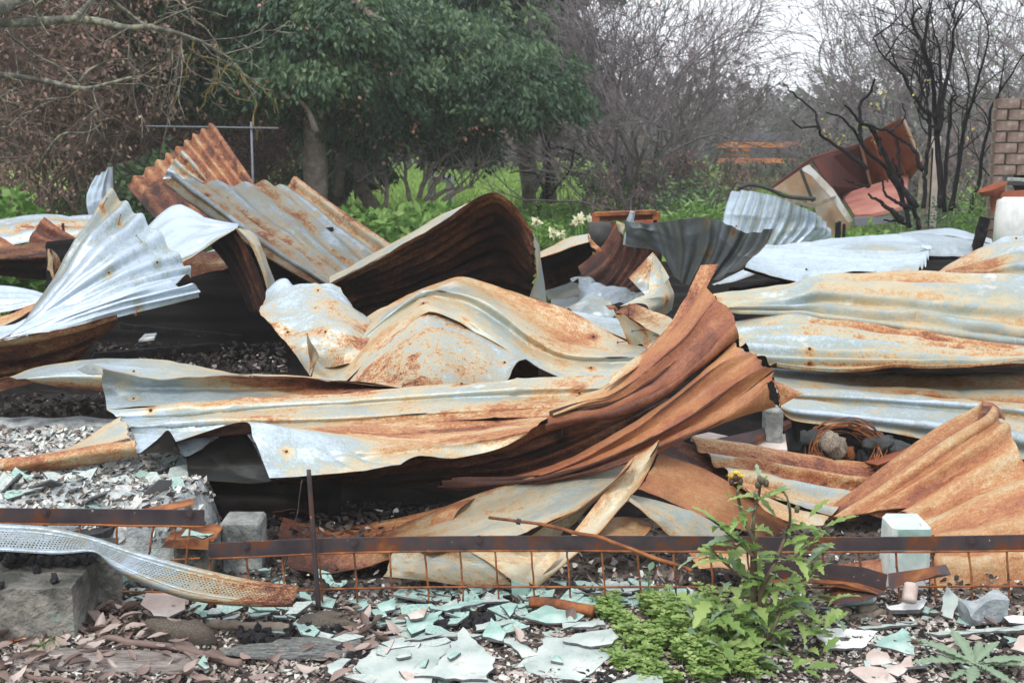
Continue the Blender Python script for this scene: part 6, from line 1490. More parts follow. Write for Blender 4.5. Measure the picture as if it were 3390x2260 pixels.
tuft('tiny green sprig at the bottom left corner', on_ground('j', 60, 1575, 0), 25, .04, 4, 1.0, spread=.02)

# ------------------------------------------------------------------ woody plants
def grow(start, direction, length, radius, depth, rnd, out, tips, spread=.55, kids=(2, 4), shrink=.68, rshrink=.62, up=.12, wander=.16, nseg=4, minr=.003, droop=0):
    p = np.array(start, float); d = np.array(direction, float); d /= np.linalg.norm(d)
    pts = [p]
    for k in range(nseg):
        d = d + rnd.normal(0, wander, 3) + np.array([0, 0, up - droop])
        d /= np.linalg.norm(d)
        q = p + d * length / nseg
        r0 = max(minr, radius * (1 - .35 * k / nseg)); r1 = max(minr, radius * (1 - .35 * (k + 1) / nseg))
        out.append([*p, *q, r0, r1]); p = q; pts.append(p)
    if depth == 0:
        tips.append((p, d)); return
    for k in range(rnd.integers(kids[0], kids[1] + 1)):
        t = rnd.uniform(.35, 1) if k else 1.0
        i = min(nseg, max(1, int(round(t * nseg))))
        a = rnd.uniform(0, 6.283)
        perp = np.cross(d, rnd.normal(size=3)); perp /= np.linalg.norm(perp) + 1e-9
        nd = d * math.cos(spread) + perp * math.sin(spread) * rnd.uniform(.6, 1.3)
        grow(pts[i], nd, length * shrink * rnd.uniform(.75, 1.2), radius * rshrink, depth - 1, rnd, out, tips, spread, kids, shrink, rshrink, up, wander, max(2, nseg - 1), minr, droop)

def split_woody(o_parent, segs, material, thick=.02, trunk_name='trunk', branch_name='branches', twig_name='twigs', sides=6, twig_mat=None):
    S = np.array(segs)
    big = S[:, 6] >= thick
    if big.any(): solid(trunk_name, *segs_mesh(S[big], sides), M[material], parent=o_parent)
    if (~big).any(): solid(branch_name, *segs_mesh(S[~big], 3), M[twig_mat or material], parent=o_parent, kind='stuff')

def bare_tree(label, loc, stems, seed, material='twig', depth=5, thick=.03, kids=(2, 4), spread=.5, minr=.004, shrink=.7, up=.1, wander=.16, group='bare winter trees', leaves=None, name='bare_tree', cat='tree', rshrink=.6, twig_mat=None, droop=0):
    rnd = np.random.default_rng(seed); o = thing(name, label, cat, loc, group)
    tips = []
    for (d, L, r) in stems:
        segs = []; grow(loc, d, L, r, depth, rnd, segs, tips, spread, kids, shrink, rshrink, up, wander, 4, minr, droop)
        split_woody(o, segs, material, thick, trunk_name='stem', twig_mat=twig_mat)
    if leaves:
        m, frac, L, W, sh, jit = leaves
        T = np.array([t[0] for t in tips]); k = rnd.integers(0, len(T), int(len(T) * frac))
        foliage('dry_leaves' if m == 'dryleaf' else 'leaves', T[k] + rnd.normal(0, jit, (len(k), 3)), L, W, rnd.normal(sh, .25, len(k)), m, seed, parent=o)
    return o

def path_branches(parent, t, lines, material, n=24, name='branch'):
    for d, r0, r1, pts in lines:
        P = resample([at(t, x, y, d + .15 * math.sin(k)) for k, (x, y) in enumerate(pts)], n)
        k = np.linspace(0, 1, n)
        P = P + np.stack([.012 * waves(k * 3, k * 0, random.randint(0, 999), 5) for q in range(3)], 1)
        solid(name, *tube(P, np.linspace(r0, r1, n), 6), M[material], parent=parent)
        yield P

# evergreen: shaped crown of drooping leaf sprays around measured masses
def evergreen(label, base, trunk_pts, masses, seed, d, nclump=900, per=46, leaf=(.085, .042), trunk_r=(.26, .16), name='evergreen_tree', pods=300):
    rnd = np.random.default_rng(seed)
    o = thing(name, label, 'tree', base, 'evergreen trees')
    for pts, r0, r1 in trunk_pts:
        P = resample([at(t, x, y, dd) for t, x, y, dd in pts], 16)
        if pts[0] is trunk_pts[0][0][0]: P[0] = base
        solid('trunk' if r0 > .07 else 'limb', *tube(P, np.linspace(r0, r1, 16) * (1 + .08 * np.sin(np.arange(16) * 2.1)), 9), M['bark'], parent=o)
    cl = []; segs = []
    area = np.array([m[4] * m[5] for m in masses]) ** .8; area /= area.sum()
    for m, v in zip(masses, area):
        t, x, y, dd, rx, rz = m
        s = dd / 8743.; rx, rz = rx * s, rz * s; ry = max(rx, rz) * .8
        c = at(t, x, y, dd)
        for k in range(max(4, int(nclump * v / 15))):          # sprays, each a small drooping cushion of leaf tufts
            q = rnd.normal(size=3); q[1] -= .35; q /= np.linalg.norm(q); q *= rnd.uniform(.25, 1.0) ** .5
            p = c + q * [rx, ry, rz]
            tone = rnd.normal(.36, .13) + .12 * q[2]  # higher sprays paler: light from above put into the leaf colour
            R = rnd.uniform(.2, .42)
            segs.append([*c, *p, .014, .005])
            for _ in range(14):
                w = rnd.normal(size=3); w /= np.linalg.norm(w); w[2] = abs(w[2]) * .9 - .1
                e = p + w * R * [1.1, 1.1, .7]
                if e[2] > .3: cl.append((e, w * .8 + q * .3, tone + .42 * w[2]))  # tuft tops lighter, undersides darker: painted light on each spray
    P, dirs, sh = [], [], []
    for p, q, tone in cl:
        k = rnd.integers(int(per * .6), int(per * 1.3))
        tail = np.array([q[0] * .8, q[1] * .8, -.45]) + rnd.normal(0, .25, 3)
        tail /= np.linalg.norm(tail)
        t = rnd.random(k)[:, None]
        pts = p + tail * t * .24 + rnd.normal(0, .05, (k, 3)) + np.array([0, 0, .06]) * (1 - t)
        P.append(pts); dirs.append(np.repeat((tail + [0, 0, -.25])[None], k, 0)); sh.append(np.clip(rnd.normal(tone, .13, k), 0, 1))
    P, dirs, sh = np.concatenate(P), np.concatenate(dirs), np.concatenate(sh)
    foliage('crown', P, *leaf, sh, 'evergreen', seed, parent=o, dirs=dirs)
    if segs: solid('branches', *segs_mesh(segs, 4), M['bark'], parent=o, kind='stuff')
    if pods:
        Q = []
        for k in rnd.integers(0, len(cl), pods):
            p, q, _t = cl[k]
            if q[1] < .3: Q += [p + rnd.normal(0, .07, 3) - [0, .05, .2] for _ in range(9)]
        foliage('seed_pods', np.array(Q), .05, .04, rnd.random(len(Q)), 'pink', seed + 1, parent=o, kind='stuff')
    return o, cl

evergreen('tall dark evergreen with a thick trunk behind the rusty peak', at('a', 2160, 1500, 14) * [1, 1, 0], [([('a', 2160, 1560, 14), ('a', 2150, 1100, 14), ('a', 2150, 800, 14), ('a', 2180, 300, 14), ('a', 2170, -100, 14)], .145, .09), ([('a', 2100, 620, 14), ('a', 1900, 400, 14), ('a', 1800, 100, 13.8)], .06, .035)],
          [('a', 1400, 60, 14, 260, 200), ('a', 1250, 380, 14, 150, 170), ('a', 1600, 250, 14, 300, 240), ('a', 1560, 540, 14.2, 180, 150), ('a', 1620, 700, 14.2, 150, 110), ('a', 1920, 120, 13.6, 260, 200), ('a', 1990, 400, 13.5, 190, 140), ('a', 2080, 560, 13.2, 220, 110), ('a', 2250, 250, 13.4, 250, 200), ('a', 1850, 620, 14, 110, 120), ('a', 1600, -120, 14, 600, 150), ('a', 2250, 60, 13.8, 250, 160)], 101, 14, 2700, 34)
evergreen('second evergreen with drooping sprays hanging low over the lawn', at('b', 330, 1400, 15.5) * [1, 1, 0], [([('b', 120, 1330, 15.5), ('b', 130, 1100, 15.5), ('b', 170, 800, 15.5), ('b', 300, 400, 15.5)], .085, .05), ([('b', -20, 1340, 15.6), ('b', 0, 1100, 15.6), ('b', 30, 800, 15.6)], .06, .045)],
          [('b', 100, 100, 15, 300, 180), ('b', 60, 420, 14, 240, 140), ('b', 200, 640, 14, 240, 140), ('b', 120, 800, 14.4, 200, 110), ('b', 260, 860, 14.6, 260, 90), ('b', 700, 300, 15, 350, 180), ('b', 420, 540, 14.8, 280, 160), ('b', 820, 600, 14.5, 280, 150), ('b', 1080, 520, 14.6, 260, 130), ('b', 1130, 740, 14.4, 210, 120), ('b', 560, 780, 14.9, 250, 120), ('b', 850, 800, 14.8, 220, 110), ('b', 1290, 680, 14.5, 70, 100), ('b', 640, 900, 15.2, 140, 70), ('b', 860, 980, 15.2, 50, 110), ('b', 400, 250, 15, 300, 180)], 102, 15, 2900, 34)
evergreen('third evergreen further back with a dense high crown right of centre', at('b', 1440, 1250, 20) * [1, 1, 0], [([('b', 1430, 1330, 20), ('b', 1400, 1000, 20), ('b', 1380, 600, 20), ('b', 1300, 100, 20)], .09, .06)],
          [('b', 1150, 80, 19, 400, 230), ('b', 1430, 250, 18.6, 190, 220), ('b', 1400, 480, 18.4, 210, 120), ('b', 1500, 600, 18.4, 110, 110), ('b', 1300, -150, 19, 500, 180), ('b', 800, -80, 19, 500, 180), ('b', 1200, 330, 19, 300, 160), ('b', 900, 120, 19, 300, 150)], 103, 19, 2200, 34, (.115, .055), pods=30)
evergreen('dense dark evergreen mass standing behind the thick trunk', at('a', 1900, 1300, 17) * [1, 1, 0], [([('a', 2350, 1400, 17), ('a', 2340, 1100, 17), ('a', 2300, 700, 17)], .075, .05)],
          [('a', 1500, 250, 17.5, 300, 280), ('a', 2300, 420, 17.5, 480, 340), ('b', 500, 620, 17.5, 480, 230), ('b', 1000, 350, 17.5, 380, 230), ('b', 40, 1150, 16.5, 90, 170), ('a', 2300, 1100, 16.8, 50, 200)], 104, 17, 1700, 34, (.12, .06), pods=0)

for o_, lines in ((bpy.data.objects['evergreen_tree'], [(13.1, .05, .02, [('a', 2110, 640), ('a', 2060, 480), ('a', 2100, 250), ('a', 2120, 60)]), (13.0, .035, .012, [('a', 2160, 900), ('a', 2080, 720), ('a', 1960, 650)]), (13.2, .05, .02, [('b', 300, 180), ('b', 150, 60), ('b', 60, -30)])]),):
    for dd, r0, r1, pts in lines:
        solid('limb', *tube(resample([at(t, x, y, dd) for t, x, y in pts], 14), np.linspace(r0, r1, 14), 7), M['bark'], parent=o_)

# brown tangled shrubs with clinging dead leaves, left
def tangle(label, t, x, y, d, w, h, seed, n=26, leaves=2600, group='brown tangled shrubs', tone=.45, m='dryleaf', twig='twig_brown'):
    rnd = np.random.default_rng(seed)
    base = at(t, x, y, d) * [1, 1, 0]
    o = thing('dry_shrub', label, 'shrub', base, group)
    segs, tips = [], []
    for k in range(n):
        s = base + [rnd.uniform(-w, w) * .8, rnd.uniform(-.8, .8), 0]
        grow(s, (rnd.normal(0, .35), rnd.normal(0, .3), 1), h * rnd.uniform(.35, .6), .013, 4, rnd, segs, tips, .6, (2, 4), .66, .62, .02, .24, 4, .0032)
    S = np.array(segs); S = S[np.abs(S[:, 3] - base[0]) < w * 1.35]
    split_woody(o, S, twig, .018); k = rnd.integers(0, len(S), leaves)
    P = S[k, 3:6] + rnd.normal(0, .06, (leaves, 3)); P = P[P[:, 2] > .1]
    clump = waves(P[:, 0] * .8, P[:, 2] * .8 + P[:, 1], seed, 8)
    keep = rnd.random(len(P)) < np.clip(.6 + .5 * clump, .05, 1)
    P = P[keep]
    foliage('dry_leaves' if m == 'dryleaf' else 'leaves', P, .058, .032, rnd.normal(tone, .26, len(P)), m, seed, parent=o, droop=.7)
    return o
for k, (x, d, w, h, tone) in enumerate(((-100, 13.5, 1.3, 4.2, .5), (250, 14.5, 1.3, 4.8, .45), (560, 13.8, 1.2, 4.4, .62), (760, 14.8, 1.0, 4.6, .6), (960, 15.5, .8, 3.6, .5), (1400, 17.5, 1.0, 1.6, .38), (80, 17.5, 1.8, 6.0, .42), (620, 18, 1.8, 6.2, .5), (1000, 18.5, 1.5, 5.6, .4), (1750, 19, 1.3, 2.2, .36))):
    tangle(('brown leafy thicket at the far left edge', 'tall brown thicket left of the white upright sheet', 'reddish brown thicket above the fanned sheet', 'brown thicket left of the galvanised rail', 'low brown thicket behind the galvanised rail', 'grey brown scrub between the rail and the evergreen trunk', 'high brown thicket rising at the back left', 'high reddish thicket at the back behind the lichen branches', 'brown thicket at the back meeting the evergreen', 'brown scrub seen under the evergreen crown')[k],
           'a', x, 1500, d, w, h, 200 + k, 34, 17000, tone=tone)
for k, (x, y, d, s) in enumerate((('a', 30, 12, .5),)): pass

def leafy_mound(label, t, x, y, d, w, h, seed, n=1500, L=.09, W=.06, m='green', tone=.5, name='green_plant', cat='plant', group='green leafy plants', depth=.5):
    rnd = np.random.default_rng(seed); c = at(t, x, y, d); h = max(.2, c[2] + .1); c[2] = -.1
    q = rnd.normal(size=(n, 3)); q /= np.linalg.norm(q, axis=1)[:, None]; q *= rnd.uniform(.3, 1, n)[:, None] ** .5
    q[:, 2] = np.abs(q[:, 2])
    P = c + q * [w, depth, h]; P[:, 2] += .08 * h * waves(P[:, 0] * 3, P[:, 1] * 3, seed, 6)
    o = thing(name, label, cat, c, group)
    foliage('leaves', P, L, W, np.clip(rnd.normal(tone, .2, n) + .3 * (q[:, 2] - .5), 0, 1), m, seed, parent=o, droop=-.1, spread=1.2)
    S = [[*(c + [rnd.normal(0, w * .4), rnd.normal(0, .2), 0]), *P[k], .006, .003] for k in rnd.integers(0, n, 40)]
    solid('stems', *segs_mesh(S, 4), M['green'], parent=o, attrs=dict(shade=np.full(40 * 8, .2)))
    return o
for k, (t, x, y, d, w, h, tone) in enumerate((('e', 330, 395, 12.5, .75, 0, .62), ('e', 560, 345, 13, .75, 0, .55), ('e', 150, 400, 12.8, .55, 0, .5), ('e', 760, 370, 13.5, .7, 0, .55), ('e', 60, 385, 14, .7, 0, .45), ('a', 20, 1280, 9.5, .32, 0, .5), ('a', 520, 1310, 14, .8, 0, .5), ('a', 960, 1345, 13.5, .6, 0, .6), ('b', 1330, 1490, 13, .5, 0, .5), ('b', 1500, 1375, 17.5, 1.2, 0, .35), ('b', 1720, 1440, 15, .9, 0, .45))):
    leafy_mound(('bright green mallow clump nearest the dark dome', 'mallow clump behind the dome crest', 'mallow clump behind the mottled grey sheet', 'mallow clump at the right under the charred shrub', 'mallow clump near the evergreen trunk foot', 'dark green broad leaved plant at the left edge', 'low green plants behind the upright white sheet', 'bright green weeds beside the rusty peak', 'green weeds right of the dome', 'low green groundcover at the sapling foot', 'green weeds behind the rusty frame')[k],
                t, x, y, d, w, h, 300 + k, 1100, .11 if k < 6 else .07, .085 if k < 6 else .04, tone=tone)
leafy_mound('dark ivy clump beneath the brown thicket', 'a', 900, 1060, 12.6, .6, 1.1, 330, 900, .09, .07, 'evergreen', .6)
leafy_mound('ivy clump climbing under the galvanised rail', 'a', 1080, 985, 12.8, .4, 1.35, 331, 700, .09, .07, 'evergreen', .6)
leafy_mound('spiky green heath bush beside the white tank', 'c', 2020, 1285, 11, .42, .78, 332, 2600, .06, .012, 'green', .55, 'heath_bush', 'bush')
leafy_mound('grey green scrubby bush under the burnt tree', 'c', 1740, 1310, 11.5, .6, .65, 333, 1600, .05, .02, 'bluegreen', .2, 'scrub_bush', 'bush')
leafy_mound('green weeds before the rusty shed', 'f', 1250, 500, 11, .6, .28, 334, 700, .07, .04)
leafy_mound('pale green grass clump beside the pale curved sheet', 'c', 180, 1370, 14, .9, .5, 335, 1500, .12, .03, 'green', .6)
leafy_mound('dark shrub left of the pale curved sheet', 'c', 80, 1180, 15, .7, .85, 336, 1200, .07, .04, 'evergreen', .7)

# daffodils
for k, (t, x, y, s) in enumerate((('b', 1620, 1500, 1), ('b', 1640, 1480, 1), ('b', 1700, 1495, 1), ('b', 1600, 1525, 1), ('b', 1330, 1510, 1), ('b', 1500, 1590, 1), ('b', 1440, 1590, 1), ('b', 1720, 1530, 1))):
    d = 9.2 + .1 * k; head = at(t, x, y, d); b0 = np.array([head[0], d, -.09])
    o = thing('daffodil', 'pale cream daffodil flowering beyond the pile, right of the dome', 'flower', b0, 'daffodils beyond the pile')
    solid('stalk', *tube([b0, (b0 + head) / 2 + [.02, 0, 0], head], .006, 5), M['green'], parent=o, attrs=dict(shade=np.full(15, .4)))
    rnd = np.random.default_rng(k)
    V, F = leaf_cloud(np.repeat(head[None], 16, 0), .05, .036, k, 0, 1.6)
    solid('bloom', V, [F], M['white_petal'], parent=o, attrs=dict(shade=rnd.random(64)), smooth=False)
    V, F = leaf_cloud(b0 + rnd.normal(0, .05, (22, 3)) * [1, 1, 0], .4, .03, k + 9, -1.3, .4)
    solid('leaves', V, [F], M['green'], parent=o, attrs=dict(shade=np.full(88, .55)), smooth=False)

# the branches with yellow lichen reaching in from the left; their trunk stands outside the picture
lt = thing('lichen_tree', 'near bare tree reaching in from the left edge with lichen covered branches', 'tree', (-6.2, 9.2, -.1))
tp = resample([(-6.2, 9.2, -.2), (-6.1, 9.2, 1.2), (-5.9, 9.3, 2.6), (-5.7, 9.3, 4.2)], 14)
solid('trunk', *tube(tp, np.linspace(.16, .08, 14), 9), M['lichen'], parent=lt)
def from_trunk(t, pts, d, r0, r1, start=None, n=34):
    P = [at(t, x, y, d + .25 * math.sin(k * .9)) for k, (x, y) in enumerate(pts)]
    if start is not None: P = [np.array(start)] + P
    P = resample(P, n)
    solid('branch', *tube(P, np.linspace(r0, r1, n) * (1 + .07 * np.sin(np.arange(n) * 1.7)), 6), M['lichen'], parent=lt)
    return P
L1 = from_trunk('a', [(-60, 150), (200, 152), (480, 130), (700, 150), (860, 190), (1040, 180), (1250, 240), (1400, 300), (1600, 420)], 9.3, .06, .010, (-5.95, 9.3, 2.35))
L2 = from_trunk('a', [(-60, 505), (100, 518), (300, 550), (560, 602), (740, 570), (900, 525)], 9.2, .042, .010, (-6.1, 9.2, 1.9))
L3 = from_trunk('a', [(-60, 45), (80, 20), (200, -20)], 9.2, .07, .05, (-5.9, 9.3, 2.5))
from_trunk('a', [(500, 130), (560, 70), (650, -20)], 9.3, .022, .02)
from_trunk('a', [(740, -20), (860, 80), (960, 150), (1000, 170)], 9.4, .018, .01)
from_trunk('a', [(330, -20), (240, 60), (300, 190), (340, 240)], 9.0, .012, .005)
from_trunk('a', [(50, 230), (250, 380), (430, 470), (560, 600)], 9.6, .010, .006)
from_trunk('a', [(540, 560), (620, 470), (760, 410), (900, 400)], 9.4, .010, .004)
from_trunk('a', [(420, 920), (600, 900), (700, 840)], 10, .014, .005, at('a', 250, 1150, 10.3))
rnd = np.random.default_rng(77); sg, tp_ = [], []
for P in (L1[18:], L2[12:], L1[24:], L1[26:], L1[28:]):
    for k in range(0, len(P), 2):
        grow(P[k], (rnd.normal(0, .5), rnd.normal(0, .4), rnd.normal(-.2, .6)), .34, .005, 2, rnd, sg, tp_, .7, (1, 3), .65, .6, -.03, .25, 3, .003)
solid('twigs', *segs_mesh(sg, 4), M['lichen'], parent=lt, kind='stuff')
GOLD = noise_material('golden_lichen', [(.3, (.14, .11, .05)), (.55, (.25, .19, .05)), (.7, (.17, .15, .11))], 14, 4, .95, 0)
sg, tp_ = [], []
for x, y in ((1320, 270), (1480, 290), (1570, 380), (1600, 440), (1640, 500), (1290, 330)):
    grow(at('a', x, y, 9.4), (rnd.normal(.1, .3), 0, -1), .26, .005, 2, rnd, sg, tp_, .6, (1, 3), .7, .7, -.03, .28, 3, .003)
solid('lichen_twigs', *segs_mesh(sg, 4), GOLD, parent=lt, kind='stuff')

# bare trees
bare_tree('many stemmed bare tree with a rounded grey twiggy crown right of the evergreens', at('b', 1980, 1480, 17) * [1, 1, 0], [((-.4, .1, 1), 1.05, .035), ((-.2, -.2, 1), 1.2, .04), ((.03, .1, 1), 1.25, .05), ((.22, -.1, 1), 1.2, .04), ((.4, .2, 1), 1.05, .035), ((.1, .4, 1), 1.2, .035), ((-.7, 0, .8), .9, .03), ((.75, 0, .8), .95, .03), ((-.1, -.3, 1), 1.2, .035)], 401, 'twig', 6, .02, (2, 4), .52, .0032, .74, .05, .17)
bare_tree('second bare tree close behind the many stemmed one, with purplish twigs', at('c', -20, 1400, 21) * [1, 1, 0], [((-.4, .1, 1), 1.05, .04), ((-.2, -.2, 1), 1.15, .05), ((0, .1, 1), 1.15, .05), ((.15, 0, 1), 1.1, .045), ((-.1, .4, 1), 1.1, .04), ((.35, 0, 1), 1.0, .035), ((.5, 0, .7), .7, .03)], 402, 'twig', 6, .02, (2, 3), .5, .004, .76, .05, .17, leaves=('dryleaf', .35, .08, .04, .25, .1))
for k, (x, d, L) in enumerate(((1180, 24, .5), (1480, 20, .95), (1720, 19, 1.15), (2080, 20, 1.3), (2420, 18, 1.3), (1750, 25, 1.25), (2200, 25, 1.5))):
    bare_tree(('small bare tree in the gap of white sky', 'low bare tree behind the rusty shed', 'bare tree behind the burnt stems, fine grey twigs', 'bare tree between the burnt stems and the chimney', 'bare tree behind the chimney', 'tall pale bare tree far back over the shed', 'tall pale bare tree far back over the chimney')[k],
              at('c', x, 1300, d) * [1, 1, 0], [((-.55, .1, 1), L, .035), ((-.15, -.2, 1), L * 1.1, .045), ((.2, .2, 1), L * 1.1, .045), ((.55, 0, 1), L, .035), ((-.8, .2, .8), L * .9, .03), ((.8, .2, .8), L * .9, .03)], 410 + k, 'twig', 6, .02, (2, 3), .52, .004, .76, .03, .2, leaves=('evergreen', .25, .08, .035, .75, .1) if k in (1, 2, 4) else None)
# burnt tree and burnt shrub
burnt = thing('burnt_tree', 'blackened many stemmed tree standing right of the rusty shed', 'tree', at('c', 1760, 1450, 11) * [1, 1, 0])
BL = [(11, 0.0300, 0.0090, [(1760, 1420), (1740, 900), (1720, 700), (1690, 450), (1660, 350), (1690, 40)]), (11, 0.0200, 0.0081, [(1690, 450), (1640, 330), (1580, 170), (1580, 90), (1630, 50)]), (11, 0.0240, 0.0067, [(1750, 900), (1790, 600), (1830, 400), (1860, 170), (1905, 80)]), (11, 0.0120, 0.0054, [(1862, 170), (1845, 90), (1830, 60)]),
      (11, 0.0200, 0.0054, [(1730, 800), (1640, 740), (1540, 600), (1460, 460), (1360, 370), (1290, 260)]), (11.1, 0.0220, 0.0067, [(1830, 1440), (1890, 1100), (1930, 850), (2000, 600), (2060, 400), (2095, 250)]), (11.1, 0.0200, 0.0063, [(1960, 1460), (2000, 1300), (2060, 1000), (2100, 800), (2180, 600), (2331, 390)]), (11, 0.0200, 0.0090, [(1790, 1440), (1800, 1050), (1830, 850), (1835, 690), (1865, 640)]),
      (11, 0.0200, 0.0072, [(1740, 800), (1760, 520), (1740, 340), (1715, 240)]), (11, 0.0140, 0.0045, [(1690, 780), (1600, 500), (1560, 470)]), (11, 0.0160, 0.0054, [(1760, 900), (1640, 800), (1580, 700)]), (11.2, 0.0160, 0.0054, [(1850, 1440), (1880, 1150), (1920, 900), (1960, 550)]), (11, 0.0200, 0.0135, [(1640, 1420), (1670, 1100), (1690, 800)]), (11.1, 0.0120, 0.0045, [(2120, 1470), (2130, 1300), (2130, 1000), (2150, 850)])]
BP = list(path_branches(burnt, 'c', BL, 'bark_burnt'))
sg, tp_ = [], []
for P in BP:
    for k in range(8, len(P), 5): grow(P[k], (rnd.normal(0, .6), rnd.normal(0, .4), .8), .34, .007, 2, rnd, sg, tp_, .6, (1, 3), .65, .6, .05, .22, 3, .003)
solid('twigs', *segs_mesh(sg, 4), M['bark_burnt'], parent=burnt, kind='stuff')
bs = thing('burnt_shrub', 'blackened shrub leaning across the open rusty shed', 'shrub', at('c', 1560, 1560, 10) * [1, 1, 0])
BL = [(10, 0.0272, 0.0086, [(1600, 1420), (1450, 1200), (1300, 900), (1220, 830), (1110, 720)]), (10, 0.0211, 0.0071, [(1540, 1540), (1480, 1300), (1380, 1150), (1220, 980), (1150, 860), (1080, 790), (980, 770)]), (10, 0.0181, 0.0071, [(1220, 980), (1220, 700), (1290, 620), (1305, 530)]), (10, 0.0242, 0.0086, [(1500, 1500), (1380, 1400), (1260, 1320)]),
      (10, 0.0181, 0.0071, [(1640, 1160), (1560, 1000), (1380, 890), (1250, 850)]), (10, 0.0181, 0.0057, [(1250, 1150), (1060, 1000), (960, 930), (930, 880), (800, 870), (750, 820)]), (10, 0.0121, 0.0043, [(930, 880), (900, 770), (760, 640), (680, 560)]), (10, 0.0121, 0.0057, [(1360, 1060), (1330, 930), (1300, 860)]), (10, 0.0133, 0.0057, [(1480, 1200), (1470, 950)]),
      (10, 0.0181, 0.0071, [(1580, 1430), (1400, 1340), (1360, 1220)]), (10, 0.0121, 0.0057, [(1280, 1270), (1180, 1250), (1095, 1225)]), (10, 0.0121, 0.0043, [(1400, 900), (1520, 800), (1490, 700)]), (10, 0.0151, 0.0071, [(1560, 1540), (1440, 1500), (1385, 1505)]), (10, 0.0181, 0.0086, [(1620, 1560), (1520, 1300), (1440, 1080)])]
for P in path_branches(bs, 'c', BL, 'bark_burnt'): pass
foliage('yellow_leaves', np.array([at('c', x + rnd.normal(0, 25), y + rnd.normal(0, 25), 10.2) for x, y in [(1010, 890), (1080, 960), (1120, 950), (1335, 745), (1245, 830), (1365, 650), (1640, 600), (940, 800), (1030, 930), (1970, 910), (1290, 960)] for _ in range(3)]), .035, .022, np.full(33, .8), 'yellowleaf', 5, parent=bs)
sap = thing('sapling', 'thin black sapling standing on the lawn right of the dome', 'tree', on_ground('b', 1330, 1500, -.1))
for P in path_branches(sap, 'b', [(17.9, .05, .03, [(1330, 1500), (1350, 1400), (1410, 1250), (1410, 1000), (1360, 870), (1375, 650), (1380, 500)]), (17.9, .03, .010, [(1380, 1370), (1500, 1240), (1570, 1140), (1590, 1000)]), (17.9, .022, .008, [(1405, 1010), (1520, 1010), (1640, 1060), (1700, 1090)]), (17.9, .022, .008, [(1390, 1300), (1330, 1190), (1230, 1170), (1150, 1180)])], 'bark_burnt'): pass
cs = thing('charred_shrub', 'bare grey shrub with charred stems behind the mallow clumps', 'shrub', at('b', 520, 1500, 14.5) * [1, 1, 0])
BL = [(14.5, .03, .01, [(300, 1420), (300, 1200), (200, 1180), (110, 1240)]), (14.5, .035, .012, [(520, 1400), (560, 1250), (610, 1160), (720, 1060), (800, 1010)]), (14.5, .03, .01, [(480, 1390), (440, 1250), (430, 1100), (300, 1040)]), (14.5, .028, .01, [(570, 1380), (640, 1250), (760, 1130), (900, 1150), (1000, 1100)]), (14.5, .025, .008, [(620, 1360), (730, 1290), (860, 1280), (920, 1180), (1010, 1090)]),
      (14.5, .03, .012, [(700, 1370), (800, 1300), (910, 1270)]), (14.5, .02, .008, [(430, 1120), (470, 1000), (500, 900), (540, 830)]), (14.5, .018, .006, [(560, 1250), (560, 1100), (480, 980), (430, 850)]), (14.5, .018, .006, [(660, 1170), (680, 1100), (760, 1050), (750, 980)]), (14.5, .02, .006, [(300, 1300), (180, 1220), (150, 1150)])]
CP_ = list(path_branches(cs, 'b', BL, 'bark'))
sg, tp_ = [], []
for P in CP_:
    for k in range(6, len(P), 3): grow(P[k], (rnd.normal(0, .6), rnd.normal(0, .4), .9), .4, .008, 2, rnd, sg, tp_, .6, (1, 3), .65, .65, .05, .22, 3, .005)
solid('twigs', *segs_mesh(sg, 4), M['twig'], parent=cs, kind='stuff')
pr = thing('pruned_tree', 'thick pruned tree trunk standing on the lawn right of centre', 'tree', on_ground('b', 1290, 1432, -.1))
for pts, r0, r1 in (([(1285, 1440), (1280, 1250), (1270, 1120), (1260, 1000)], .09 * 1.1, .16), ([(1310, 1300), (1350, 1220), (1390, 1150)], .07, .045), ([(1255, 1010), (1230, 960), (1220, 900)], .12, .08), ([(1270, 1010), (1310, 940), (1330, 880)], .10, .06)):
    P = resample([at('b', x, y, 19.6) for x, y in pts], 14)
    solid('trunk' if r0 == .09 * 1.1 else 'limb', *tube(P, np.linspace(r0, r1, 14), 10), M['bark'], parent=pr)
pr2 = thing('pruned_tree', 'grey trunk further back beside the thin sapling', 'tree', on_ground('b', 1420, 1325, -.1))
solid('trunk', *tube(resample([at('b', 1420, 1330, 23.4), at('b', 1430, 1200, 23.4), at('b', 1450, 1080, 23.4)], 10), np.linspace(.13, .11, 10), 9), M['bark'], parent=pr2)
# scrub under the bare trees, hazy far thickets and hills
for k, (t, x, d, w, h, tone, m) in enumerate((('b', 1900, 17, .8, .8, .4, 'evergreen'), ('b', 2220, 17, 1.0, .9, .3, 'dryleaf'), ('c', 120, 18, .7, .55, .35, 'dryleaf'), ('c', 520, 25, .8, .5, .35, 'dryleaf'), ('c', 1300, 17, 1.2, 1.2, .35, 'evergreen'), ('c', 1750, 16, 1.2, 1.4, .35, 'evergreen'), ('c', 2150, 15, 1.1, 1.3, .35, 'dryleaf'), ('b', 1000, 33, 3.0, 1.1, .2, 'dryleaf'), ('b', 1500, 34, 3.0, 1.2, .25, 'dryleaf'), ('b', 300, 32, 3.0, 1.3, .3, 'evergreen'))):
    tangle(('twiggy scrub at the foot of the many stemmed bare tree', 'brown scrub right of the many stemmed bare tree', 'grey scrub before the orange fence', 'brown scrub left of the leaning shed', 'dark scrub behind the rusty shed', 'dark scrub behind the burnt tree', 'brown scrub beside the chimney', 'far scrub across the lawn at the centre', 'far scrub across the lawn behind the sapling', 'far dark scrub across the lawn on the left')[k],
           t, x, 1480, d, w, h, 500 + k, 22, 3000, 'scrub behind the pile', tone, m, 'twig')
X, Y = None, None
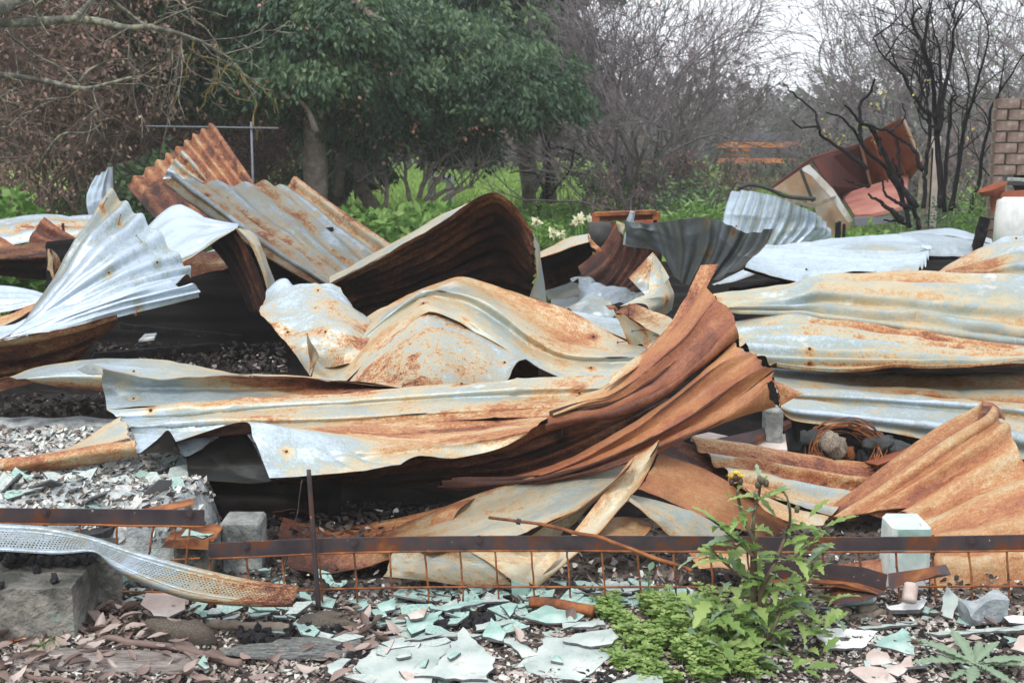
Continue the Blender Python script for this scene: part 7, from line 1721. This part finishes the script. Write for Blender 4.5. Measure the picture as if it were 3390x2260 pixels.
height_sheet('hills', -150, 150, 95, 165, 90, 30, lambda x, y: -.2 + np.clip((y - 95) / 50, 0, 1) * (3.6 + 1.3 * waves(x * .01, y * .01, 61, 6, .3, 1.5)), M['hill'])
r = np.random.default_rng(61)
x = r.uniform(-40, 45, 22000); y = r.uniform(34, 60, 22000); z = r.random(22000) ** 1.4 * (1.9 + .5 * waves(x * .1, y * .1, 62, 6, .3, 2))
foliage('far_wood', np.stack([x, y, z], 1), .5, .3, r.normal(.3, .2, 22000), 'farwood', 62, label='far grey brown woodland along the paddock', kind='stuff')
x = r.uniform(-5, 7, 60000); y = r.uniform(9.8, 34, 60000)
foliage('lawn_grass', np.stack([x, y, np.full(60000, -.1)], 1), .11, .022, r.normal(.5, .2, 60000), 'grass', 63, droop=-1.1, spread=.8, label='mown green lawn beyond the pile', kind='stuff')

# ------------------------------------------------------------------ things standing behind
rail = thing('rail_fence', 'thin galvanised pipe rail on one post before the brown thicket', 'fence', at('a', 1710, 1250, 12.2) * [1, 1, 0])
solid('pipe', *tube([at('a', 1000, 860, 12.2), at('a', 1900, 874, 12.2)], .008, 7), M['slate'], parent=rail)
solid('post', *tube([at('a', 1712, 850, 12.22) * [1, 1, 0], at('a', 1715, 830, 12.22)], .011, 7), M['slate'], parent=rail)
bench = thing('white_bench', 'weathered white bench on the lawn seen through the charred shrub', 'bench', at('b', 680, 1300, 16) * [1, 1, 0])
a, b = at('b', 600, 1225, 16), at('b', 750, 1225, 16)
solid('seat', *box(((a[0] + b[0]) / 2, 16.2, a[2]), (b[0] - a[0], .5, .06)), M['white'], parent=bench, smooth=False)
for x in (610, 735):
    q = at('b', x, 1240, 16); solid('leg', *box((q[0], 16.2, (q[2] - .1) / 2), (.08, .42, q[2] + .1)), M['white'], parent=bench, smooth=False)
q = at('b', 608, 1150, 16); solid('upright', *box((q[0], 16.35, (q[2] - .1) / 2), (.08, .08, q[2] + .1)), M['white'], parent=bench, smooth=False)
board('orange scrap hanging at the white bench', 'b', [(630, 1205), (655, 1205), (652, 1270), (632, 1268)], [15.7] * 4, 'orange', .02, 'orange_tag', 'scrap')
# rusty bed frame
bf = thing('bed_frame', 'rusty metal frame standing beyond the red brown sheet', 'frame', at('e', 1940, 540, 8.2) * [1, 1, 0])
def bar(t, p0, p1, d, h, dep, parent, m, name='bar'):
    a, b = at(t, *p0, d), at(t, *p1, d); L = np.linalg.norm(b - a); c = (a + b) / 2
    ang = math.atan2(b[2] - a[2], b[0] - a[0])
    return solid(name, *box(c, (L, dep, h), rot=rotm(0, -ang, 0), bevel=.004), M[m], parent=parent, smooth=False)
bar('e', (1725, 430), (2150, 415), 8.2, .028, .06, bf, 'wire', 'top_bar')
bar('e', (1730, 445), (2150, 440), 8.25, .05, .03, bf, 'red_rust', 'top_panel')
bar('e', (1735, 545), (1840, 552), 8.2, .03, .05, bf, 'red_rust', 'bottom_bar')
bar('e', (2000, 488), (2160, 478), 8.2, .03, .05, bf, 'red_rust', 'middle_bar')
bar('e', (1738, 425), (1738, 545), 8.2, .05, .05, bf, 'red_rust', 'upright')
bar('e', (2150, 410), (2150, 500), 8.2, .05, .05, bf, 'wire', 'upright')
bar('e', (1790, 490), (1880, 540), 8.22, .06, .02, bf, 'red_rust', 'panel')
tag(solid('drum', *tube([at('e', 1690, 585, 7.6), at('e', 1840, 585, 7.6)], .09, 14), M['black']), 'blackened drum lying under the rusty frame', 'drum')
# orange rail fence and dark panels far right
of = thing('paddock_fence', 'orange railed paddock fence with slate panels far behind', 'fence', at('c', 500, 1200, 19.5) * [1, 1, 0])
def slab(t, x0, y0, x1, y1, d, m, name, parent, dep=.08):
    a, b = at(t, x0, y0, d), at(t, x1, y1, d)
    return solid(name, *box(((a[0] + b[0]) / 2, d, (a[2] + b[2]) / 2), (abs(b[0] - a[0]), dep, abs(a[2] - b[2]))), M[m], parent=parent, smooth=False)
slab('c', 235, 970, 820, 1005, 19.5, 'orange', 'rail', of); slab('c', 235, 1080, 800, 1110, 19.5, 'orange', 'rail', of)
slab('c', 460, 905, 830, 970, 19.8, 'slate', 'panel', of); slab('c', 465, 1010, 800, 1078, 19.8, 'slate', 'panel', of); slab('c', 460, 1115, 760, 1210, 19.8, 'concrete', 'panel', of)
for x in (290, 380, 640): slab('c', x, 960, x + 14, 1230, 19.6, 'timber', 'post', of)
for y in (1015, 1050): slab('c', 310, y, 460, y + 14, 19.7, 'orange', 'rail', of)
# collapsed rusty shed
shed = thing('collapsed_shed', 'collapsed rusty shed lying open on its side at the right', 'shed', at('c', 1150, 1500, 12.5) * [1, 1, 0])
def panel(name, t, quad, d, m, th=.03, ribs=None, parent=shed):
    A = np.array([at(t, x, y, dd) for (x, y), dd in zip(quad, d)])
    nrm = np.cross(A[1] - A[0], A[2] - A[0]); nrm /= np.linalg.norm(nrm)
    if nrm @ (A.mean(0) - np.array([0, 0, CAM_H])) < 0: nrm = -nrm
    B = A + nrm * th; n = len(A)
    return solid(name, np.concatenate([A, B]), [np.arange(n)[None], (np.arange(n)[::-1] + n)[None], np.array([[k, k + n, (k + 1) % n + n, (k + 1) % n] for k in range(n)])], M[m], parent=parent, smooth=False)
DK = noise_material('dark_rust', [(.3, (.035, .012, .012)), (.5, (.07, .02, .018)), (.7, (.13, .035, .025))], 2, 7, .8, .3, .01); M['dark_rust'] = DK
PK = noise_material('pink_rust', [(.3, (.22, .08, .065)), (.5, (.36, .15, .12)), (.7, (.42, .22, .17))], 2, 7, .8, .3, .01); M['pink_rust'] = PK
TR = noise_material('tan_rust', [(.3, (.26, .13, .07)), (.5, (.40, .27, .19)), (.66, (.52, .46, .42))], 2.5, 8, .85, .3, .01); M['tan_rust'] = TR
panel('roof_panel', 'c', [(885, 1085), (1030, 1035), (1210, 985), (1290, 1290), (1090, 1345), (1010, 1270)], [12.4, 12.8, 13.2, 13.6, 13.0, 12.4], 'dark_rust')
panel('end_panel', 'c', [(1215, 970), (1380, 865), (1500, 803), (1625, 1100), (1545, 1205), (1300, 1295)], [13.2, 12.8, 12.4, 12.6, 13.0, 13.6], 'red_rust')
panel('floor_panel', 'c', [(1090, 1345), (1290, 1292), (1545, 1202), (1525, 1425), (1300, 1480), (1180, 1485)], [13.0, 13.6, 13.0, 11.8, 11.8, 12.0], 'pink_rust')
panel('front_panel', 'c', [(595, 1290), (810, 1140), (868, 1125), (1020, 1285), (1090, 1400), (1160, 1505), (1100, 1600), (960, 1600), (900, 1400), (700, 1310)], [12.4] * 10, 'tan_rust')
panel('roof_edge', 'c', [(585, 1290), (800, 1135), (880, 1075), (1200, 980), (1195, 1000), (885, 1095), (815, 1150), (600, 1300)], [12.2] * 8, 'dark_rust', .06)
panel('roof_edge', 'c', [(1500, 800), (1515, 805), (1640, 1090), (1625, 1105)], [12.3] * 4, 'tan_rust', .05)
panel('frame_strip', 'c', [(800, 1150), (865, 1125), (1030, 1290), (1165, 1505), (1130, 1520), (1000, 1330), (880, 1200)], [12.2] * 7, 'white', .03).data.materials[0] = noise_material('flaking_paint', [(.35, (.30, .22, .15)), (.5, (.55, .53, .52)), (.65, (.62, .63, .66))], 3, 8, .85, .3, .01)
panel('frame_strip', 'c', [(700, 1345), (880, 1390), (1050, 1335), (1040, 1360), (890, 1420), (700, 1370)], [12.15] * 6, 'timber', .03)
panel('dark_strip', 'c', [(800, 1160), (815, 1150), (900, 1370), (885, 1380)], [12.1] * 4, 'black', .03)
panel('rib', 'c', [(1210, 985), (1225, 980), (1300, 1285), (1285, 1295)], [13.0, 13.0, 13.3, 13.3], 'tan_rust', .03)
for x0, y0, x1, y1 in ((1290, 920, 1400, 1250), (1400, 850, 1520, 1200), (1440, 830, 1560, 1160)):
    panel('rib', 'c', [(x0, y0), (x0 + 10, y0 - 4), (x1 + 10, y1 - 4), (x1, y1)], [12.7, 12.7, 12.9, 12.9], 'red_rust', .02)
panel('base_strip', 'c', [(1170, 1485), (1300, 1480), (1420, 1470), (1430, 1520), (1180, 1540)], [11.8] * 5, 'slate', .05)
# pale curved water tank wall and its gutter
def far_sheet(label, patches, cat='tank wall', name='tank_wall'): return sheet(label, patches, cat=cat, group=None, name=name)
far_sheet('pale curved corrugated wall of a fallen water tank before the rusty shed', [
    patch('f', [[10.6, (340, 273), (300, 390), (268, 500)], [10.4, (450, 268), (400, 420), (360, 560)], [10.3, (560, 283), (510, 450), (450, 620)], [10.2, (690, 322), (650, 480), (560, 650)], [10.2, (800, 372), (770, 510), (660, 660)], [10.2, (900, 420), (880, 530), (760, 650)], [10.3, (970, 480), (960, 560), (860, 640)], [10.4, (1012, 560), (1018, 592), (960, 625)]],
          nc=13, amp=.018, fade=(1, 1), t=[[.0, .02, .0], [.04, .1, .04], [.12, .16, .08], [.14, .16, .04], [.04, .04, .02], [.12, .08, .04]], vary=.30, rag=(.02, 0))])
tag(solid('gutter_piece', *tube(resample([at('f', x, y, 10.1) for x, y in ((380, 255), (450, 228), (560, 245), (700, 305), (800, 318), (905, 325))], 24), .016, 8), M['black']), 'bent slate coloured gutter lying along the fallen tank wall', 'gutter')
# brick chimney
ch = thing('brick_chimney', 'brown brick chimney with a sooty fireplace opening at the right edge', 'chimney', at('c', 2400, 1300, 10.4) * [1, 1, 0])
x0 = at('c', 2152, 700, 10.4)[0]; zt = at('c', 2152, 668, 10.4)[2]
BH, BW, MJ = .088, .19, .011
zo1, zo0 = at('c', 2220, 1165, 10.4)[2], at('c', 2220, 1275, 10.4)[2]
xo = at('c', 2222, 1200, 10.4)[0]
solid('mortar_core', *merge([box((x0 + .63, 10.53, (zt + zo1) / 2), (1.18, .13, zt - zo1 - .012)), box((x0 + .12, 10.53, zo1 / 2 - .06), (.14, .13, zo1 + .11))]), M['mortar'], parent=ch, smooth=False)
BR = [raw_mesh('brick', *rough_box((0, 0, 0), (BW - MJ, .10, BH - MJ), 700 + k, .003, (3, 2, 2)), M['brick'], smooth=False) for k in range(6)]
row = 0; z = zt - BH / 2
while z > -.05:
    off = 0 if row % 2 == 0 else -BW / 2
    for k in range(7):
        xc = x0 + off + BW * (k + .5)
        if xc - BW / 2 < x0 - .02:
            if z < zo1 and z > -.1 and False: continue
            place('brick', BR[(row + k) % 6], (x0 + BW / 4 - MJ / 4, 10.46, z), (0, 0, 0), (.47, 1, 1), parent=ch); continue
        if z < zo1 - .02 and xc + BW / 2 > xo + .12: continue
        place('brick', BR[(row * 3 + k) % 6], (xc, 10.46 + random.uniform(-.004, .004), z), (0, 0, 0), 1, parent=ch)
    row += 1; z -= BH
solid('fireplace', *box((x0 + .75, 10.9, zo1 / 2 - .03), (.95, .3, zo1 + .02)), M['bark_burnt'], parent=ch, smooth=False)
for y in (1222, 1250): bar('c', (2218, y), (2420, y + 8), 10.36, .03, .02, ch, 'concrete' if y < 1240 else 'black', 'grate_bar')
fn = tag(solid('rusty_funnel', *tube([at('c', 2135, 1440, 9.9), at('c', 2150, 1330, 9.9), at('c', 2120, 1290, 9.9), at('c', 2115, 1275, 9.9)], [.03, .06, .10, .115], 12, cap=False), M['red_rust']), 'rusty funnel shaped piece of metal before the chimney', 'scrap metal')
board('rust red plate leaning at the chimney foot', 'c', [(2175, 1330), (2190, 1310), (2420, 1290), (2420, 1370), (2170, 1370)], [9.8] * 5, 'red_rust', .03, 'metal_plate', 'plate')
a, b = at('c', 2122, 1375, 9.3), at('f', 2115, 620, 9.3)
t_ = np.linspace(-math.pi * .5, math.pi * .5, 40)
Vv, Ff = tube([(a[0] + .74, 9.75, b[2] - .3), (a[0] + .74, 9.75, a[2] - .03), (a[0] + .74, 9.75, a[2])], [.52, .52, .48], 56)
tag(solid('white_tank', Vv, Ff, M['white']), 'white painted tank standing below the chimney at the right edge', 'tank')
tag(solid('charred_post', *rough_box(at('f', 2018, 630, 7.9), (.055, .05, .34), 88, .006, (3, 3, 8), rot=rotm(0, .18, 0)), M['bark_burnt']), 'short charred post standing up from the pale grey sheet', 'post')
for k, (x, h) in enumerate(((1050, .18), (1068, .2), (1100, .16))):
    p = at('f', x, 570, 9.4)
    tag(solid('stake', *tube([p + [0, 0, -.25], p + [0, 0, h * .5]], .012, 6), M['bark_burnt']), ('leftmost', 'middle', 'rightmost')[k] + ' of three small charred stakes before the shed', 'stake', 'charred stakes')
for k, (x, y0, y1, w) in enumerate(((1690, 1010, 1180, 20), (1725, 930, 1170, 45), (1640, 1180, 1330, 40))):
    a, b = at('c', x - w / 2, y0, 12), at('c', x + w / 2, y1, 12)
    tag(solid('paling', *box(((a[0] + b[0]) / 2, 12, (a[2] - .1) / 2), (abs(b[0] - a[0]), .04, a[2] + .1)), M['timber'] if k != 1 else M['pinkboard'], smooth=False), ('narrow grey', 'pale', 'short broken tan')[k] + ' paling standing behind the burnt tree', 'paling', 'palings behind the burnt tree')

# ------------------------------------------------------------------ damp winter air
m_ = bpy.data.materials.new('haze'); m_.use_nodes = True
nn = m_.node_tree.nodes; nn.remove(nn['Principled BSDF'])
pv = nn.new('ShaderNodeVolumePrincipled'); pv.inputs['Color'].default_value = (.97, .97, 1, 1); pv.inputs['Density'].default_value = .0022; pv.inputs['Anisotropy'].default_value = .2
m_.node_tree.links.new(pv.outputs[0], nn['Material Output'].inputs['Volume'])
V, F = box((0, 72, 5.5), (330, 210, 14))
solid('haze', V, F, m_, kind='stuff', smooth=False, label='thin damp air fading the far trees')
